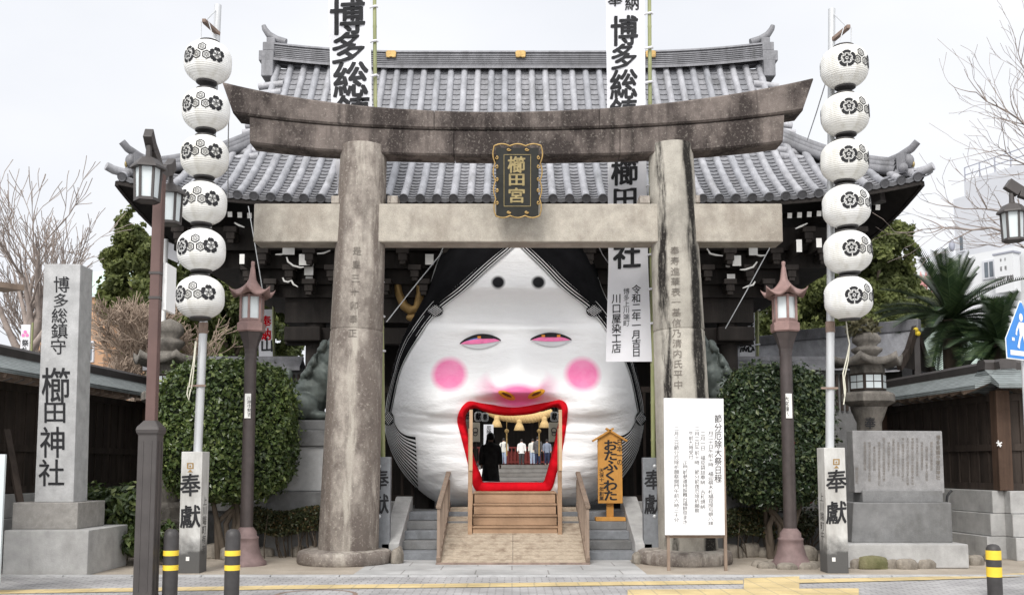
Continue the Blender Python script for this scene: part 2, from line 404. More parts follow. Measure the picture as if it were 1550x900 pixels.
# ================================================================== SETTING
def sheet(name, pts, z, mat):
    mb = MB(); mb.add([(p[0], p[1], z) for p in pts], [list(range(len(pts)))])
    return tag(mb.build(name, mat, base=(0, 0, 0)), kind='structure')
def brickmat(name, c1, c2, mortar, bw, bh, msize=.012, off=.5, rot=0.0):
    m, n, b = _new(name)
    t = n.nodes.new('ShaderNodeTexCoord'); mp = n.nodes.new('ShaderNodeMapping'); mp.inputs['Rotation'].default_value[2] = rot
    br = n.nodes.new('ShaderNodeTexBrick'); br.offset = off
    br.inputs['Color1'].default_value = (*c1, 1); br.inputs['Color2'].default_value = (*c2, 1); br.inputs['Mortar'].default_value = (*mortar, 1)
    br.inputs['Scale'].default_value = 1; br.inputs['Brick Width'].default_value = bw; br.inputs['Row Height'].default_value = bh
    br.inputs['Mortar Size'].default_value = msize; br.inputs['Mortar Smooth'].default_value = .2; br.inputs['Bias'].default_value = 0
    n.links.new(t.outputs['Object'], mp.inputs[0]); n.links.new(mp.outputs[0], br.inputs['Vector'])
    col = _mix(n, 1, br.outputs['Color'], _ramp(n, _noise(n, 1.3, detail=8), [(.3, (.66,)*3), (.7, (1.10,)*3)]), 'MULTIPLY')
    col = _mix(n, 1, col, _ramp(n, _noise(n, 90, detail=3), [(.3, (.82,)*3), (.7, (1.0,)*3)]), 'MULTIPLY')
    n.links.new(col, b.inputs['Base Color']); b.inputs['Roughness'].default_value = .85; b.inputs['Specular IOR Level'].default_value = .25
    _bump(n, b, br.outputs['Fac'], -.4, .01); return m
MT['pavers'] = brickmat('grey_interlocking_pavers', (.50, .49, .49), (.41, .40, .405), (.25, .245, .24), .21, .105, .010)
MT['slabs'] = brickmat('granite_paving_slabs', (.52, .515, .51), (.46, .46, .455), (.30, .29, .28), 1.1, .62, .012, .5)
MT['yel'] = brickmat('tactile_yellow', (.70, .55, .28), (.66, .52, .28), (.50, .41, .25), .30, .30, .012, 0)
MT['dirt'] = stone('sandy_earth', (.48, .42, .35), (.35, .30, .245), (.52, .47, .4), .55, 0, .4, scale=1.2, bump=.5)
MT['asphalt'] = stone('pale_worn_asphalt', (.30, .295, .29), (.22, .22, .215), (.4, .4, .39), .6, 0, .3, scale=.6, bump=.3)
sheet('ground', [(-400, -60), (400, -60), (400, 800), (-400, 800)], 0, MT['asphalt'])
sheet('sidewalk_paving', [(-40, 4), (40, 4), (40, 14.62), (-40, 14.62)], .004, MT['pavers'])
sheet('dirt_strip', [(-7.6, 14.62), (12, 14.62), (12, 19.2), (-7.6, 19.2)], .004, MT['dirt'])
sheet('approach_paving', [(-2.35, 14.62), (2.0, 14.62), (2.0, 18.2), (-2.35, 18.2)], .008, MT['slabs'])
mb = MB()
for k in range(34):
    mb.box((-17+k*1.0, 14.62, .012), (.985, .13, .03))
tag(mb.build('pavement_kerb', MT['granite'], base=(0, 0, 0), bevel=.006), kind='structure')
# yellow tactile strips, measured along the pavement
_sz = [.010]
def strip(name, px, lo, hi):
    _sz[0] += .002
    sheet(name, [G(x, y) for x, y in zip(px, lo)]+[G(x, y) for x, y in reversed(list(zip(px, hi)))], _sz[0], MT['yel'])
strip('tactile_path', [-300, 0, 450, 780, 1125], [906, 899, 892, 888.5, 884], [901, 893.5, 886, 882.5, 878.5])
strip('tactile_path', [1195, 1400, 1550, 1800], [883.5, 878.5, 873, 864], [877.5, 873.5, 868, 859])
strip('tactile_path', [1126, 1210], [892, 892], [876, 873])
strip('tactile_path', [950, 1300], [903, 905], [893.5, 891.5])
mb = MB(); c = G(478, 900); mb.lathe([(.52, .0065), (.50, .010), (.46, .0065)], (c.x, c.y, 0), 40, cap=False)
o = mb.build('manhole_rim', MT['rust']); tag(o, 'thin dark iron rim of a round manhole in the grey pavers', 'manhole')

# ================================================================== TORII
T = 16.7; CX = .1
torii = thing('stone_torii', 'great weathered stone torii gate with a curved lintel standing before the shrine gate', 'torii', (CX, T, 0))
def interp(pts, x):
    return float(np.interp(x, [p[0] for p in pts], [p[1] for p in pts]))
def smooth_curve(pts, n):
    xs = np.linspace(pts[0][0], pts[-1][0], n); P = np.array(pts, float)
    # gentle polynomial through the measured outline
    co = np.polyfit(P[:, 0]-785, P[:, 1], 4); return [(x, float(np.polyval(co, x-785))) for x in xs]
top = smooth_curve([(337, 124), (400, 137), (500, 155), (580, 162), (660, 166), (785, 168), (907, 164), (1000, 156), (1100, 143), (1160, 132), (1231, 118)], 49)
mid = smooth_curve([(352, 170), (380, 175), (503, 188), (657, 193), (785, 196), (907, 193.5), (1000, 188), (1113, 179), (1185, 172), (1216, 166)], 49)
low = smooth_curve([(378, 216), (400, 219), (520, 229.5), (690, 235), (785, 236), (907, 234), (1050, 229), (1143, 219), (1186, 215)], 49)
def lintel(up, dn, d0, d1, x_from, x_to):
    """curved beam between two measured edges; front at d0, back at d1, keeps its height from front to back"""
    mb = MB(); rows = []
    us = np.interp(np.linspace(x_from[0], x_to[0], 61), [p[0] for p in up], [p[1] for p in up])
    for k, t in enumerate(np.linspace(0, 1, 61)):
        xu = x_from[0]+(x_to[0]-x_from[0])*t; xl = x_from[1]+(x_to[1]-x_from[1])*t
        a = W(xu, interp(up, xu), d0); b = W(xl, interp(dn, xl), d0)
        ch = .03
        rows.append([(a.x, d0+ch, a.z), (a.x, d1, a.z), (b.x, d1, b.z), (b.x, d0+ch, b.z), (b.x, d0, b.z+ch), (a.x, d0, a.z-ch)])
    mb.grid(rows, closed=True, smooth=False)
    mb.add(rows[0], [(0, 1, 2, 3, 4, 5)]); mb.add(rows[-1], [(5, 4, 3, 2, 1, 0)])
    return mb
JX1, JX2 = 657, 907
for a, b_ in (((337, 352), (JX1-.5, JX1-.5)), ((JX1+.5, JX1+.5), (JX2-.5, JX2-.5)), ((JX2+.5, JX2+.5), (1231, 1216))):
    lintel(top, mid, T-.27, T+.27, a, b_).build('top_lintel', MT['torii_dark'], torii)
mid2 = [(x, y+1.0) for x, y in mid]
for a, b_ in (((378, 378), (687-.5, 687-.5)), ((687+.5, 687+.5), (938, 938)), ((939, 939), (1187, 1185))):
    lintel(mid2, low, T-.22, T+.22, a, b_).build('lower_lintel', MT['torii_dark'], torii)
def pillar(x0, y0, w0, x1, y1, w1, seam, mat):
    """x,y,width at the foot and at the head"""
    p = W(x0, y0, T); q = W(x1, y1, T); r0 = w0/2*T/F; r1 = w1/2*T/F
    mb = MB(); f = (seam-y0)/(y1-y0); n = 32
    def ring(t): c = p.lerp(q, t); return c, r0+(r1-r0)*t
    for a, b_ in ((0, f-.0015), (f+.0015, 1)):
        pts = []; rs = []
        for t, k in ((a, .985), (a+.003, 1), (a+(b_-a)*.33, 1), (a+(b_-a)*.66, 1), (b_-.003, 1), (b_, .985)):
            c, r = ring(t); pts.append(c); rs.append(r*k)
        mb.tube(pts, rs, n)
    c, r = ring(f); mb.tube([c-Vector((0, 0, .02)), c+Vector((0, 0, .02))], [r*.97, r*.97], n)
    return mb, ring
mbL, ringL = pillar(527, 836, 90, 551, 224, 71, 507, None)
mbR, ringR = pillar(1042, 833, 88, 1015, 222, 68, 507, None)
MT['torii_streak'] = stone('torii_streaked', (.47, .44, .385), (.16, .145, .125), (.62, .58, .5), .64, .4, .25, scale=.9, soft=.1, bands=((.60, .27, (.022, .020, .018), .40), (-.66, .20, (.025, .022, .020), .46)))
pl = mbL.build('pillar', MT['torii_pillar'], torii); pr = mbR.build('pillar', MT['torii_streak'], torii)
pl['label'] = 'brown mottled pillar on the left'; pr['label'] = 'pale pillar with black run-down streaks'
def pillar_text(s, ring, y0, y1, x0, x1, sz, par):
    mb = MB(); n = len(s)
    for i, ch in enumerate(s):
        t = (i+.5)/n; cy = y0+(y1-y0)*t; cx = x0+(x1-x0)*t
        def fn(u, v):
            z = W(u, v, T-.4).z; p0, _ = ring(0); p1, _ = ring(1); tt = (z-p0.z)/(p1.z-p0.z)
            c, r = ring(tt); x = W(u, v, T-r).x; dx = max(-.9, min(.9, (x-c.x)/r))
            return Vector((x, c.y-r*math.cos(math.pi/32)*math.sqrt(1-dx*dx)-.012, z))
        put(mb, ch, fn, cx, cy, sz, sz, .0)
    mb.build('carved_inscription', MT['carved'], par)
pillar_text('是皇三十卯奉正', ringL, 370, 515, 541, 533, 12, pl)
pillar_text('奉寿進華表一基信乃清内氏平中', ringR, 372, 590, 1021, 1027, 12, pr)
# tie beam through both pillars, with wedges
mb = MB(); mb.pxbox(383, 308, 1184, 366, T-.24, .48); mb.build('tie_beam', MT['beam_light'], torii, bevel=.02)
for x, y in ((594, 304), (1052, 303), (976, 304), (509, 304)):
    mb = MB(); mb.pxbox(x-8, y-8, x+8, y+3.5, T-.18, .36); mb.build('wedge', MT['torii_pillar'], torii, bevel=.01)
mb = MB(); mb.pxbox(758, 236, 808, 307.5, T-.13, .26); mb.build('centre_strut', MT['torii_dark'], torii, bevel=.01)
for cx, mat in ((522, 'torii_pillar'), (1036, 'torii_pillar')):
    c = W(cx, 850, T); mb = MB()
    hh = .23
    mb.lathe([(.76, 0.004), (.79, .04), (.785, hh*.62), (.765, hh*.86), (.70, hh*.97), (.55, hh), (0.4, hh+.01)], (c.x, T, 0), 40)
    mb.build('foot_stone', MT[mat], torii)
# name plaque hanging in the middle
PY = 16.12
plq = thing('name_plaque', 'black and gilt framed name plaque hanging at the middle of the torii', 'plaque', W(783, 278, PY+.1))
def tilt(u, v, off=0):
    p = W(u, v, PY); z0 = W(783, 330, PY).z
    return Vector((p.x, PY-(p.z-z0)*.16+off, p.z))
mb = MB(); q = [tilt(751, 327, .0), tilt(815, 327, .0), tilt(815, 229, .0), tilt(751, 229, .0)]
mb.hexa([p for p in q], [p+Vector((0, .08, 0)) for p in q]); mb.build('board', MT['plaque'], plq)
mb = MB()
for a, b_ in (((763, 239), (763, 313)), ((803, 239), (803, 313)), ((763, 239), (803, 239)), ((763, 313), (803, 313))):
    mb.tube([tilt(*a, -.006), tilt(*b_, -.006)], .006, 5)
mb.build('inner_border', MT['goldtext'], plq)
mb = MB()
def scal(p, q, n, bul):
    pts = []
    for k in range(n):
        for t in np.linspace(0, 1, 9)[:-1]:
            s = (k+t)/n; x = p[0]+(q[0]-p[0])*s; y = p[1]+(q[1]-p[1])*s
            nx, ny = (q[1]-p[1]), -(q[0]-p[0]); ln = math.hypot(nx, ny)
            b_ = bul*(math.sin(math.pi*t)-.35)
            pts.append(tilt(x+nx/ln*b_, y+ny/ln*b_, -.02))
    return pts
loop = scal((748, 226), (819, 226), 3, 3)+scal((819, 226), (817, 328), 4, 3)+scal((817, 328), (750, 328), 3, 3)+scal((750, 328), (748, 226), 4, 3)
mb.tube(loop+[loop[0]], .0125, 6, cap=False)
for sx in (-1, 1):
    for yy in (243, 256, 274, 290, 308):
        cx = 783.5+sx*31; pts = [tilt(cx+sx*2.2*math.cos(a)*(1-a/9), yy+3.2*math.sin(a)*(1-a/9), -.02) for a in np.linspace(0, 6, 12)]
        mb.tube(pts, .011, 5)
for yy in (232, 322):
    for xx in (770, 797):
        pts = [tilt(xx+3.4*math.cos(a)*(1-a/9), yy+2*math.sin(a)*(1-a/9), -.02) for a in np.linspace(0, 6, 12)]
        mb.tube(pts, .011, 5)
mb.build('gilt_frame', MT['gold'], plq)
mb = MB()
for ch, y, h in (('櫛', 254, 22), ('田', 275, 17), ('宮', 298, 20)): put(mb, ch, lambda u, v: tilt(u, v, -.012), 782, y, 23, h, .03)
mb.build('gilt_lettering', MT['goldtext'], plq)
for dx in (-20, 20):
    mb = MB(); mb.tube([tilt(783+dx, 232, .05), W(783+dx, 232, T-.2)], .014, 6); mb.build('hanging_hook', MT['black'], plq)
# ================================================================== SHRINE GATE (hip-and-gable roof)
GX = .15; YE = 18.7; SR = 4.2; YR = YE+SR; HW = 7.85; XG = 5.78
ZE = W(786, 300, YE).z; ZR = W(786, 103, YR).z
A1 = .60; B1 = (ZR-ZE-A1*SR)/SR**2
gate = thing('shrine_gate', 'large dark timber shrine gate under a sweeping grey tiled roof', 'gate building', (GX, YR, 0))
def lift(u): 
    t = max(0, (abs(u)-3.6)/(HW-3.6)); return .46*t**2.2
def zs(u, s, uu=None): return ZE+lift(u)*max(0, 1-s/3.4)+A1*s+B1*s*s
def front(u, s): return Vector((GX+u, YE+s, zs(u, s)))
def side(sg):
    def f(u, s): return Vector((GX+sg*(HW-s), YR-sg*u*1.0, zs(HW-SR+abs(u), s)))
    return f
def back(u, s): return Vector((GX-u, YR+SR-s, zs(u, s)))
P_T = .3195
def tiles(fn, cols, smax, name, step=.125):
    """pan tiles as overlapping courses, cover tiles as ribbed half pipes, with round end discs"""
    pan = MB(); cov = MB(); end = MB()
    for u in cols:
        sm = smax(u)
        if sm < .15: continue
        # pan between u and u+P_T
        uc = u+P_T/2; smp = min(smax(u), smax(u+P_T)) if smax(u+P_T) > .1 else sm*.6
        rows = []; k = max(1, int(smp/step))
        for i in range(k):
            s0 = smp-i*smp/k; s1 = smp-(i+1)*smp/k
            for s_, up in ((s0, 0.0), (s1-.012, .034), (s1+.006, .0)):
                r = []
                for w_ in (-.5, -.25, 0, .25, .5):
                    p = fn(uc+w_*P_T, max(-.03, s_)); p.z += up-.035+.05*(w_*2)**2; r.append(p)
                rows.append(r)
        pan.grid(rows, smooth=False)
        # cover tile on the seam
        k = max(2, int(sm/.29)); V = []; n = 7
        for i in range(k+1):
            s_ = -.05+(sm+.05)*i/k
            for dl, rr in ((.0, .083), (.035, .083), (.04, .076), (.27, .076))[:4 if i < k else 1]:
                ss = min(sm, s_+dl*(sm/k)/.29); c0 = fn(u, ss); c1 = fn(u, ss+.02); dr = (c1-c0).normalized()
                a = (fn(u+.05, ss)-fn(u-.05, ss)).normalized(); nn = a.cross(dr).normalized()
                if nn.z < 0: nn = -nn
                V.append([c0+a*rr*math.cos(t)+nn*(rr*math.sin(t)+.015) for t in np.linspace(-.25, math.pi+.25, n)])
        cov.grid(V)
        c0 = fn(u, -.05); a = (fn(u+.05, 0)-fn(u-.05, 0)).normalized(); dr = (fn(u, .1)-fn(u, 0)).normalized(); nn = a.cross(dr).normalized()
        if nn.z < 0: nn = -nn
        ring = [c0-dr*.012+(a*math.cos(t)+nn*math.sin(t))*.088+nn*.012 for t in np.linspace(0, 2*math.pi, 17)[:-1]]
        ring2 = [p+dr*.05 for p in ring]
        cc = c0-dr*.012+nn*.012
        inner = [cc+(p-cc)*.72+dr*.008 for p in ring]
        end.add(ring+ring2+inner, [(i, (i+1) % 16, 16+(i+1) % 16, 16+i) for i in range(16)]+[(i, 32+i, 32+(i+1) % 16, (i+1) % 16) for i in range(16)]+[list(range(47, 31, -1))])
        # drooping eave face of the pan
        e = []
        for w_ in (-.5, -.25, 0, .25, .5):
            p = fn(uc+w_*P_T, -.03); p.z += .034-.035+.05*(w_*2)**2; q = p.copy(); q.z -= .075-.03*(w_*2)**2
            e.append((p+Vector((0, 0, .0))-dr*.004, q-dr*.004))
        if smax(u+P_T) > .1: end.grid([[x[0] for x in e], [x[1] for x in e]], smooth=False)
    return pan, cov, end
ncol = 49; cols = [(-ncol/2+i+.5)*P_T-P_T/2+P_T/2 for i in range(ncol)]
def sm_front(u):
    a = abs(u)
    return SR if a <= XG else max(0, HW-a-.02)
slope = tag(thing('x', None, None, (0, 0, 0))) if False else None
pan, cov, end = tiles(front, cols, sm_front, 'front')
ro = pan.build('roof_slope', MT['tile_pan'], gate)
cov.build('cover_tiles', MT['tile'], ro, local=False); end.build('eave_tiles', MT['tile_dark'], ro)
ncs = 25; cols_s = [(-ncs/2+i+.5)*P_T for i in range(ncs)]
for sg in (-1, 1):
    pan, cov, end = tiles(side(sg), cols_s, lambda u: min(HW-XG, SR-abs(u)-.02) if abs(u) < SR else 0, 'side')
    so_ = pan.build('side_roof_slope', MT['tile_pan'], gate); cov.build('cover_tiles', MT['tile'], so_); end.build('eave_tiles', MT['tile_dark'], so_)
rows = [[back(u, s)+Vector((0, 0, -.03)) for u in np.linspace(-1, 1, 30)*(HW if s < .01 else max(XG, HW-s))] for s in np.linspace(0, SR, 14)]
mb = MB(); mb.grid(rows); mb.build('back_roof_slope', MT['tile_pan'], gate)
# main ridge: stacked courses with an up-curved end
def ridge_z(x): return ZR-.10+.20*max(0, (abs(x)-2.5)/(XG-2.5))**2
RH = .50
mb = MB(); prof = [(-.24, 0), (-.24, .07)]
for i in range(6): zz = .09+i*.052; prof += [(-.17, zz), (-.205, zz+.012), (-.205, zz+.038), (-.17, zz+.045)]
prof += [(-.17, .42), (-.22, .43), (-.20, .47), (-.10, .53), (0, .55)]
prof = prof+[(-y, z) for y, z in reversed(prof[:-1])]
rows = []
for x in np.linspace(-XG-.02, XG+.02, 41):
    rows.append([(GX+x, YR+y, ridge_z(x)+z*.92) for y, z in prof])
mb.grid(rows, smooth=False); mb.add(rows[0], [list(range(len(prof)))]); mb.add(rows[-1], [list(range(len(prof)-1, -1, -1))])
rd = mb.build('main_ridge', MT['tile_ridge'], gate)
for px in (592, 788, 985):
    p = W(px, 82, YR-.24); mb = MB(); w_ = .115; h_ = .085
    mb.prism([(p.x-w_, p.z-h_), (p.x-w_*.35, p.z-h_*1.1), (p.x, p.z-h_*.85), (p.x+w_*.35, p.z-h_*1.1), (p.x+w_, p.z-h_), (p.x+w_*1.1, p.z+h_*.5), (p.x+w_*.8, p.z+h_), (p.x-w_*.8, p.z+h_), (p.x-w_*1.1, p.z+h_*.5)], YR-.27, YR-.215)
    mb.build('gilt_crest', MT['gold'], rd, bevel=.015)
for sg in (-1, 1):
    mb = MB(); x = GX+sg*(XG+.14); z = ridge_z(XG)
    for (w_, h0, h1, dx) in ((.62, -.42, -.02, .02), (.5, -.02, .24, .10), (.44, .24, .46, .02), (.3, .44, .60, -.05)):
        mb.box((x+sg*dx*.5, YR, z+(h0+h1)/2), (.26+dx, w_, h1-h0-.004))
    mb.lathe([(.0, -.04), (.1, -.03), (.13, .1), (.08, .2), (0, .22)], (x+sg*.12, YR-.14, z+.02), 12)
    mb.lathe([(.0, -.04), (.1, -.03), (.13, .1), (.08, .2), (0, .22)], (x+sg*.12, YR+.14, z+.02), 12)
    mb.tube([(x-sg*.35, YR, z+.52), (x-sg*.12, YR, z+.60), (x+sg*.06, YR, z+.72), (x+sg*.16, YR, z+.86), (x+sg*.19, YR, z+.95)], [.10, .095, .085, .07, .055], 10)
    mb.build('ridge_end_ornament', MT['tile_ridge'], gate, bevel=.02)
    # gable: dark boarded triangle, barge course of short pipe tiles along its edge
    mb = MB(); sl = [HW-XG+(SR-(HW-XG))*t for t in np.linspace(0, 1, 8)]
    poly = [(YE+s, zs(0, s)-.1) for s in sl]+[(2*YR-YE-s, zs(0, s)-.1) for s in reversed(sl)]
    V = [(GX+sg*(XG-.35), y, z_) for y, z_ in poly]; mb.add(V, [list(range(len(V)))])
    V2 = [(GX+sg*(XG-.30), y, z_-.02) for y, z_ in poly]; mb.add(V2, [list(range(len(V)))])
    mb.build('gable_boarding', MT['darkwood'], gate)
    for bk in (0, 1):
        mb = MB()
        for k in range(13):
            s = HW-XG-.35+k*.205
            if s > SR-.25: break
            yy = 2*YR-YE-s if bk else YE+s; zz = zs(0, s)+.02; out_ = .30 if k > 1 else .22
            mb.tube([(GX+sg*(XG-.28), yy, zz+.03), (GX+sg*(XG+out_), yy, zz-.045)], .082, 10)
        mb.build('barge_tiles', MT['tile'], gate)
    # hip ridge running down to the corner, with a demon-face end tile and upturned pipe
    for fr in (1, -1):
        def hp(t, dz=0, sg=sg, fr=fr):   # t: 0 at the gable, 1 at the corner
            s = (HW-XG)*(1-t)*1.0; u = HW-s
            y = YE+s if fr > 0 else 2*YR-YE-s
            return Vector((GX+sg*u, y, zs(u, s)+dz))
        mb = MB()
        ts = np.linspace(-.12, .80, 10)
        mb.tube([hp(t, .08) for t in ts], .12, 8); mb.tube([hp(t, .18) for t in ts], .10, 8); mb.tube([hp(t, .26) for t in ts], .08, 10)
        hr = mb.build('hip_ridge', MT['tile_ridge'], gate)
        mb = MB(); e = hp(.86, .2); dirv = Vector((sg, -fr, 0)).normalized()
        ang = math.atan2(dirv.y, dirv.x)
        q = Matrix.Rotation(ang, 3, 'Z')
        mb.box(e, (.16, .38, .40), q); mb.ball(e+dirv*.06+Vector((0, 0, .06)), .15, 12, sc=(.8, 1, 1))
        for s_ in (-1, 1): mb.ball(e+dirv*.04+q @ Vector((0, s_*.17, -.10)), .10, 8)
        b0 = e+Vector((0, 0, .14))-dirv*.35
        mb.tube([b0, b0+dirv*.25+Vector((0, 0, .05)), b0+dirv*.5+Vector((0, 0, .16)), b0+dirv*.62+Vector((0, 0, .27))], [.08, .08, .075, .07], 10)
        on = mb.build('hip_end_ornament', MT['tile_ridge'], gate)
        mb = MB(); mb.ball(e+dirv*.17+Vector((0, 0, -.02)), .05, 8, sc=(.6, 1, 1.3)); mb.build('gilt_face', MT['goldtext'], on)
        mb = MB(); c0 = hp(.80, .03)
        mb.tube([c0, hp(.93, .05), hp(1.0, .10), hp(1.05, .17)], [.085, .085, .085, .08], 12)
        mb.build('corner_tile', MT['tile'], gate)
# soffit and eave boards
def soff(u, s): return front(u, s)+Vector((0, 0, -.17))
rows = [[soff(u, s) for u in np.linspace(-1, 1, 40)*max(.1, HW-.12-max(0, s-.06))] for s in (.06, .5, 1.0, 1.6, 2.05)]
mb = MB(); mb.grid(rows)
for sg in (-1, 1):
    sf = side(sg); mb.grid([[sf(u, s)+Vector((0, 0, -.17)) for u in np.linspace(-1, 1, 24)*max(.1, SR-.12-max(0, s-.06))] for s in (.06, .5, 1.0, 1.6, 2.05)])
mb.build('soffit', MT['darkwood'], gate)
mb = MB()
for u0, u1 in zip(np.linspace(-HW+.1, HW-.1, 41)[:-1], np.linspace(-HW+.1, HW-.1, 41)[1:]):
    a = front(u0, .03)+Vector((0, 0, -.13)); b_ = front(u1, .03)+Vector((0, 0, -.13)); mb.beam(a, b_, .07, .10)
for sg in (-1, 1):
    sf = side(sg); uu = np.linspace(-SR+.1, SR-.1, 21)
    for u0, u1 in zip(uu[:-1], uu[1:]): mb.beam(sf(u0, .03)+Vector((0, 0, -.13)), sf(u1, .03)+Vector((0, 0, -.13)), .07, .10)
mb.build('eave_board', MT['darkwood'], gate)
# rafters with white painted ends
raf = None
nr = 74
for i in range(nr):
    u = -7.05+14.1*i/(nr-1)
    z0 = ZE+lift(u)*.72-.30
    if raf is None:
        m2 = MB(); m2.box((0, .75, .19), (.085, 1.5, .10), Matrix.Rotation(R(13), 3, 'X')); m2.box((0, -.005, .022), (.088, .012, .105), Matrix.Rotation(R(13), 3, 'X'), m=1)
        raf = m2.build('rafter', [MT['darkwood'], MT['white_tip']], gate, local=True); o = raf
    else:
        o = raf.copy(); COL.objects.link(o)
    o.location = (u, YE+.42-YR, z0)
for sg in (-1, 1):
    mb = MB(); p0 = Vector((GX+sg*7.15, YE+.70, ZE+.25)); d_ = Vector((sg, -1, -.02)).normalized()
    mb.beam(p0-d_*1.6-Vector((0, 0, .25)), p0+d_*.12, .24, .30); mb.build('corner_beam', MT['lampgrey'], gate, bevel=.02)
# stepped bracket tiers under the eaves
for k, (hw, z1, z0, y0) in enumerate(((7.0, 6.42, 5.95, 19.75), (6.35, 5.96, 5.62, 19.95), (5.75, 5.63, 5.32, 20.1), (5.25, 5.33, 5.06, 20.2), (4.85, 5.07, 4.55, 20.3))):
    mb = MB(); mb.box((GX, (y0+2*YR-y0)/2, (z0+z1)/2), (2*hw, 2*(YR-y0), z1-z0)); mb.build('bracket_tier', MT['darkwood'], gate)
random.seed(3)
MT['armdark'] = wood('bracket_timber', (.036, .030, .027), .4)
for k, (hw, z, y0, sp_) in enumerate(((6.8, 6.15, 19.75, .98), (6.1, 5.76, 19.95, .90), (5.5, 5.45, 20.1, .82), (5.05, 5.18, 20.2, .76))):
    n_ = int(2*hw/sp_)
    for i in range(n_+1):
        u = -hw+2*hw*i/n_
        mb = MB(); mb.box((GX+u, y0-.19, z+.02), (.17, .40, .15)); mb.box((GX+u, y0-.30, z+.14), (.26, .24, .11)); mb.box((GX+u, y0-.30, z-.09), (.12, .14, .08)); mb.build('bracket_block', MT['armdark'], gate, bevel=.012)
MT['armwood'] = wood('bracket_arm_timber', (.05, .043, .038), .35)
for x0, y0, x1, y1, d in ((428, 366, 446, 385, 19.7), (453, 385, 469, 401, 19.65), (466, 388, 475, 402, 19.9), (461, 404, 474, 416, 19.85), (463, 418, 473, 430, 19.95),
                          (1134, 369, 1146, 386, 19.7), (1109, 387, 1121, 402, 19.65), (1099, 391, 1107, 404, 19.9), (1101, 415, 1112, 425, 19.85), (1099, 427, 1110, 436, 19.95),
                          (644, 385, 656, 400, 19.75), (363, 385, 370, 399, 19.2), (1206, 363, 1213, 381, 19.2), (1236, 361, 1243, 374, 19.2)):
    mb = MB(); a = W(x0, y1, d); b_ = W(x1, y0, d)
    mb.box(((a.x+b_.x)/2, d+.5, (a.z+b_.z)/2), (b_.x-a.x, 1.0, b_.z-a.z)); mb.box(((a.x+b_.x)/2, d-.006, (a.z+b_.z)/2), (b_.x-a.x+.01, .012, b_.z-a.z+.01), m=1)
    mb.build('bracket_arm', [MT['armwood'], MT['white_tip']], gate)
def curl(pts, d, r=.022):
    mb = MB(); mb.tube([W(x, y, d) for x, y in pts], [r*.7]+[r]*(len(pts)-2)+[r*.5], 6); mb.build('carved_nosing', MT['white_tip'], gate)
for d, pts in ((19.6, [(434, 389), (436, 396), (444, 402), (455, 405), (460, 404)]), (19.75, [(428, 420), (430, 425), (436, 427), (441, 424), (444, 430), (451, 434)]), (19.6, [(480, 384), (490, 383), (500, 379)]), (19.7, [(417, 385), (425, 385), (430, 384)]),
                (19.6, [(1146, 396), (1140, 404), (1128, 408), (1120, 408)]), (19.75, [(1143, 426), (1140, 431), (1132, 433), (1124, 436)]), (19.6, [(1070, 376), (1075, 384), (1084, 386), (1094, 387)]), (19.6, [(1145, 386), (1152, 387), (1160, 386)]),
                (19.2, [(355, 337), (362, 341), (370, 344)]), (19.2, [(1204, 346), (1213, 342), (1222, 338)])):
    curl(pts, d)
# columns, tie beams, walls
for x in (-4.25, 4.35, -1.95, 2.15):
    for y in (20.55, 25.2):
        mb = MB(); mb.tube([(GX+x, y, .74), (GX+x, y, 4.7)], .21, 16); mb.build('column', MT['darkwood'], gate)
for y in (20.5, 25.2):
    mb = MB(); mb.box((GX, y, 4.28), (9.7, .30, .34)); mb.build('tie_beam', MT['darkwood'], gate, bevel=.01)
for sg in (-1, 1):
    a = W(452 if sg < 0 else 1079, 495, 20.0); mb = MB()
    mb.box((GX+sg*4.45, 20.35, 4.30), (.75, .42, .30)); mb.lathe([(.0, 0), (.07, 0), (.07, .02)], (0, 0, 0), 10)
    o = mb; o.v = o.v[:8]; o.f = o.f[:6]; o.mi = o.mi[:6]; o.sm = o.sm[:6]
    o.build('beam_nosing', MT['darkwood'], gate, bevel=.03)
for sg, xa, xb in ((-1, -4.1, -2.1), (1, 2.3, 4.2)):
    mb = MB(); mb.box((GX+(xa+xb)/2, 22.9, 2.6), (xb-xa, .10, 3.6)); wl = mb.build('panel_wall', MT['darkwood'], gate)
    mb = MB()
    for k in range(9): mb.box((GX+xa+(xb-xa)*(k+.5)/9, 20.75, 2.0), (.06, .06, 2.4))
    mb.box((GX+(xa+xb)/2, 20.75, 3.2), (xb-xa, .08, .12)); mb.box((GX+(xa+xb)/2, 20.75, .90), (xb-xa, .10, .2))
    mb.build('lattice_screen', MT['fencewood'], gate)
    mb = MB(); x = GX+(xb if sg < 0 else xa)
    mb.box((x, 22.8, 2.6), (.10, 4.4, 3.6)); mb.build('passage_wall', MT['darkwood'], gate)
# gilded U-shaped fitting
mb = MB(); U = [(599, 408), (601, 425), (604, 445), (612, 463), (622, 470), (632, 466), (637, 445), (637, 420), (635, 395)]
mb.tube([W(x, y, 20.2) for x, y in U], [.05, .07, .085, .10, .11, .10, .10, .10, .085], 10)
mb.ball(W(624, 480, 20.2), .12, 12, sc=(1.1, .6, .7))
MT['oldgilt'] = M('dull_gilt', (.30, .19, .07), .5, .25, 6, .1, 30, .4, .4)
mb.build('gilt_fitting', MT['oldgilt'], gate)
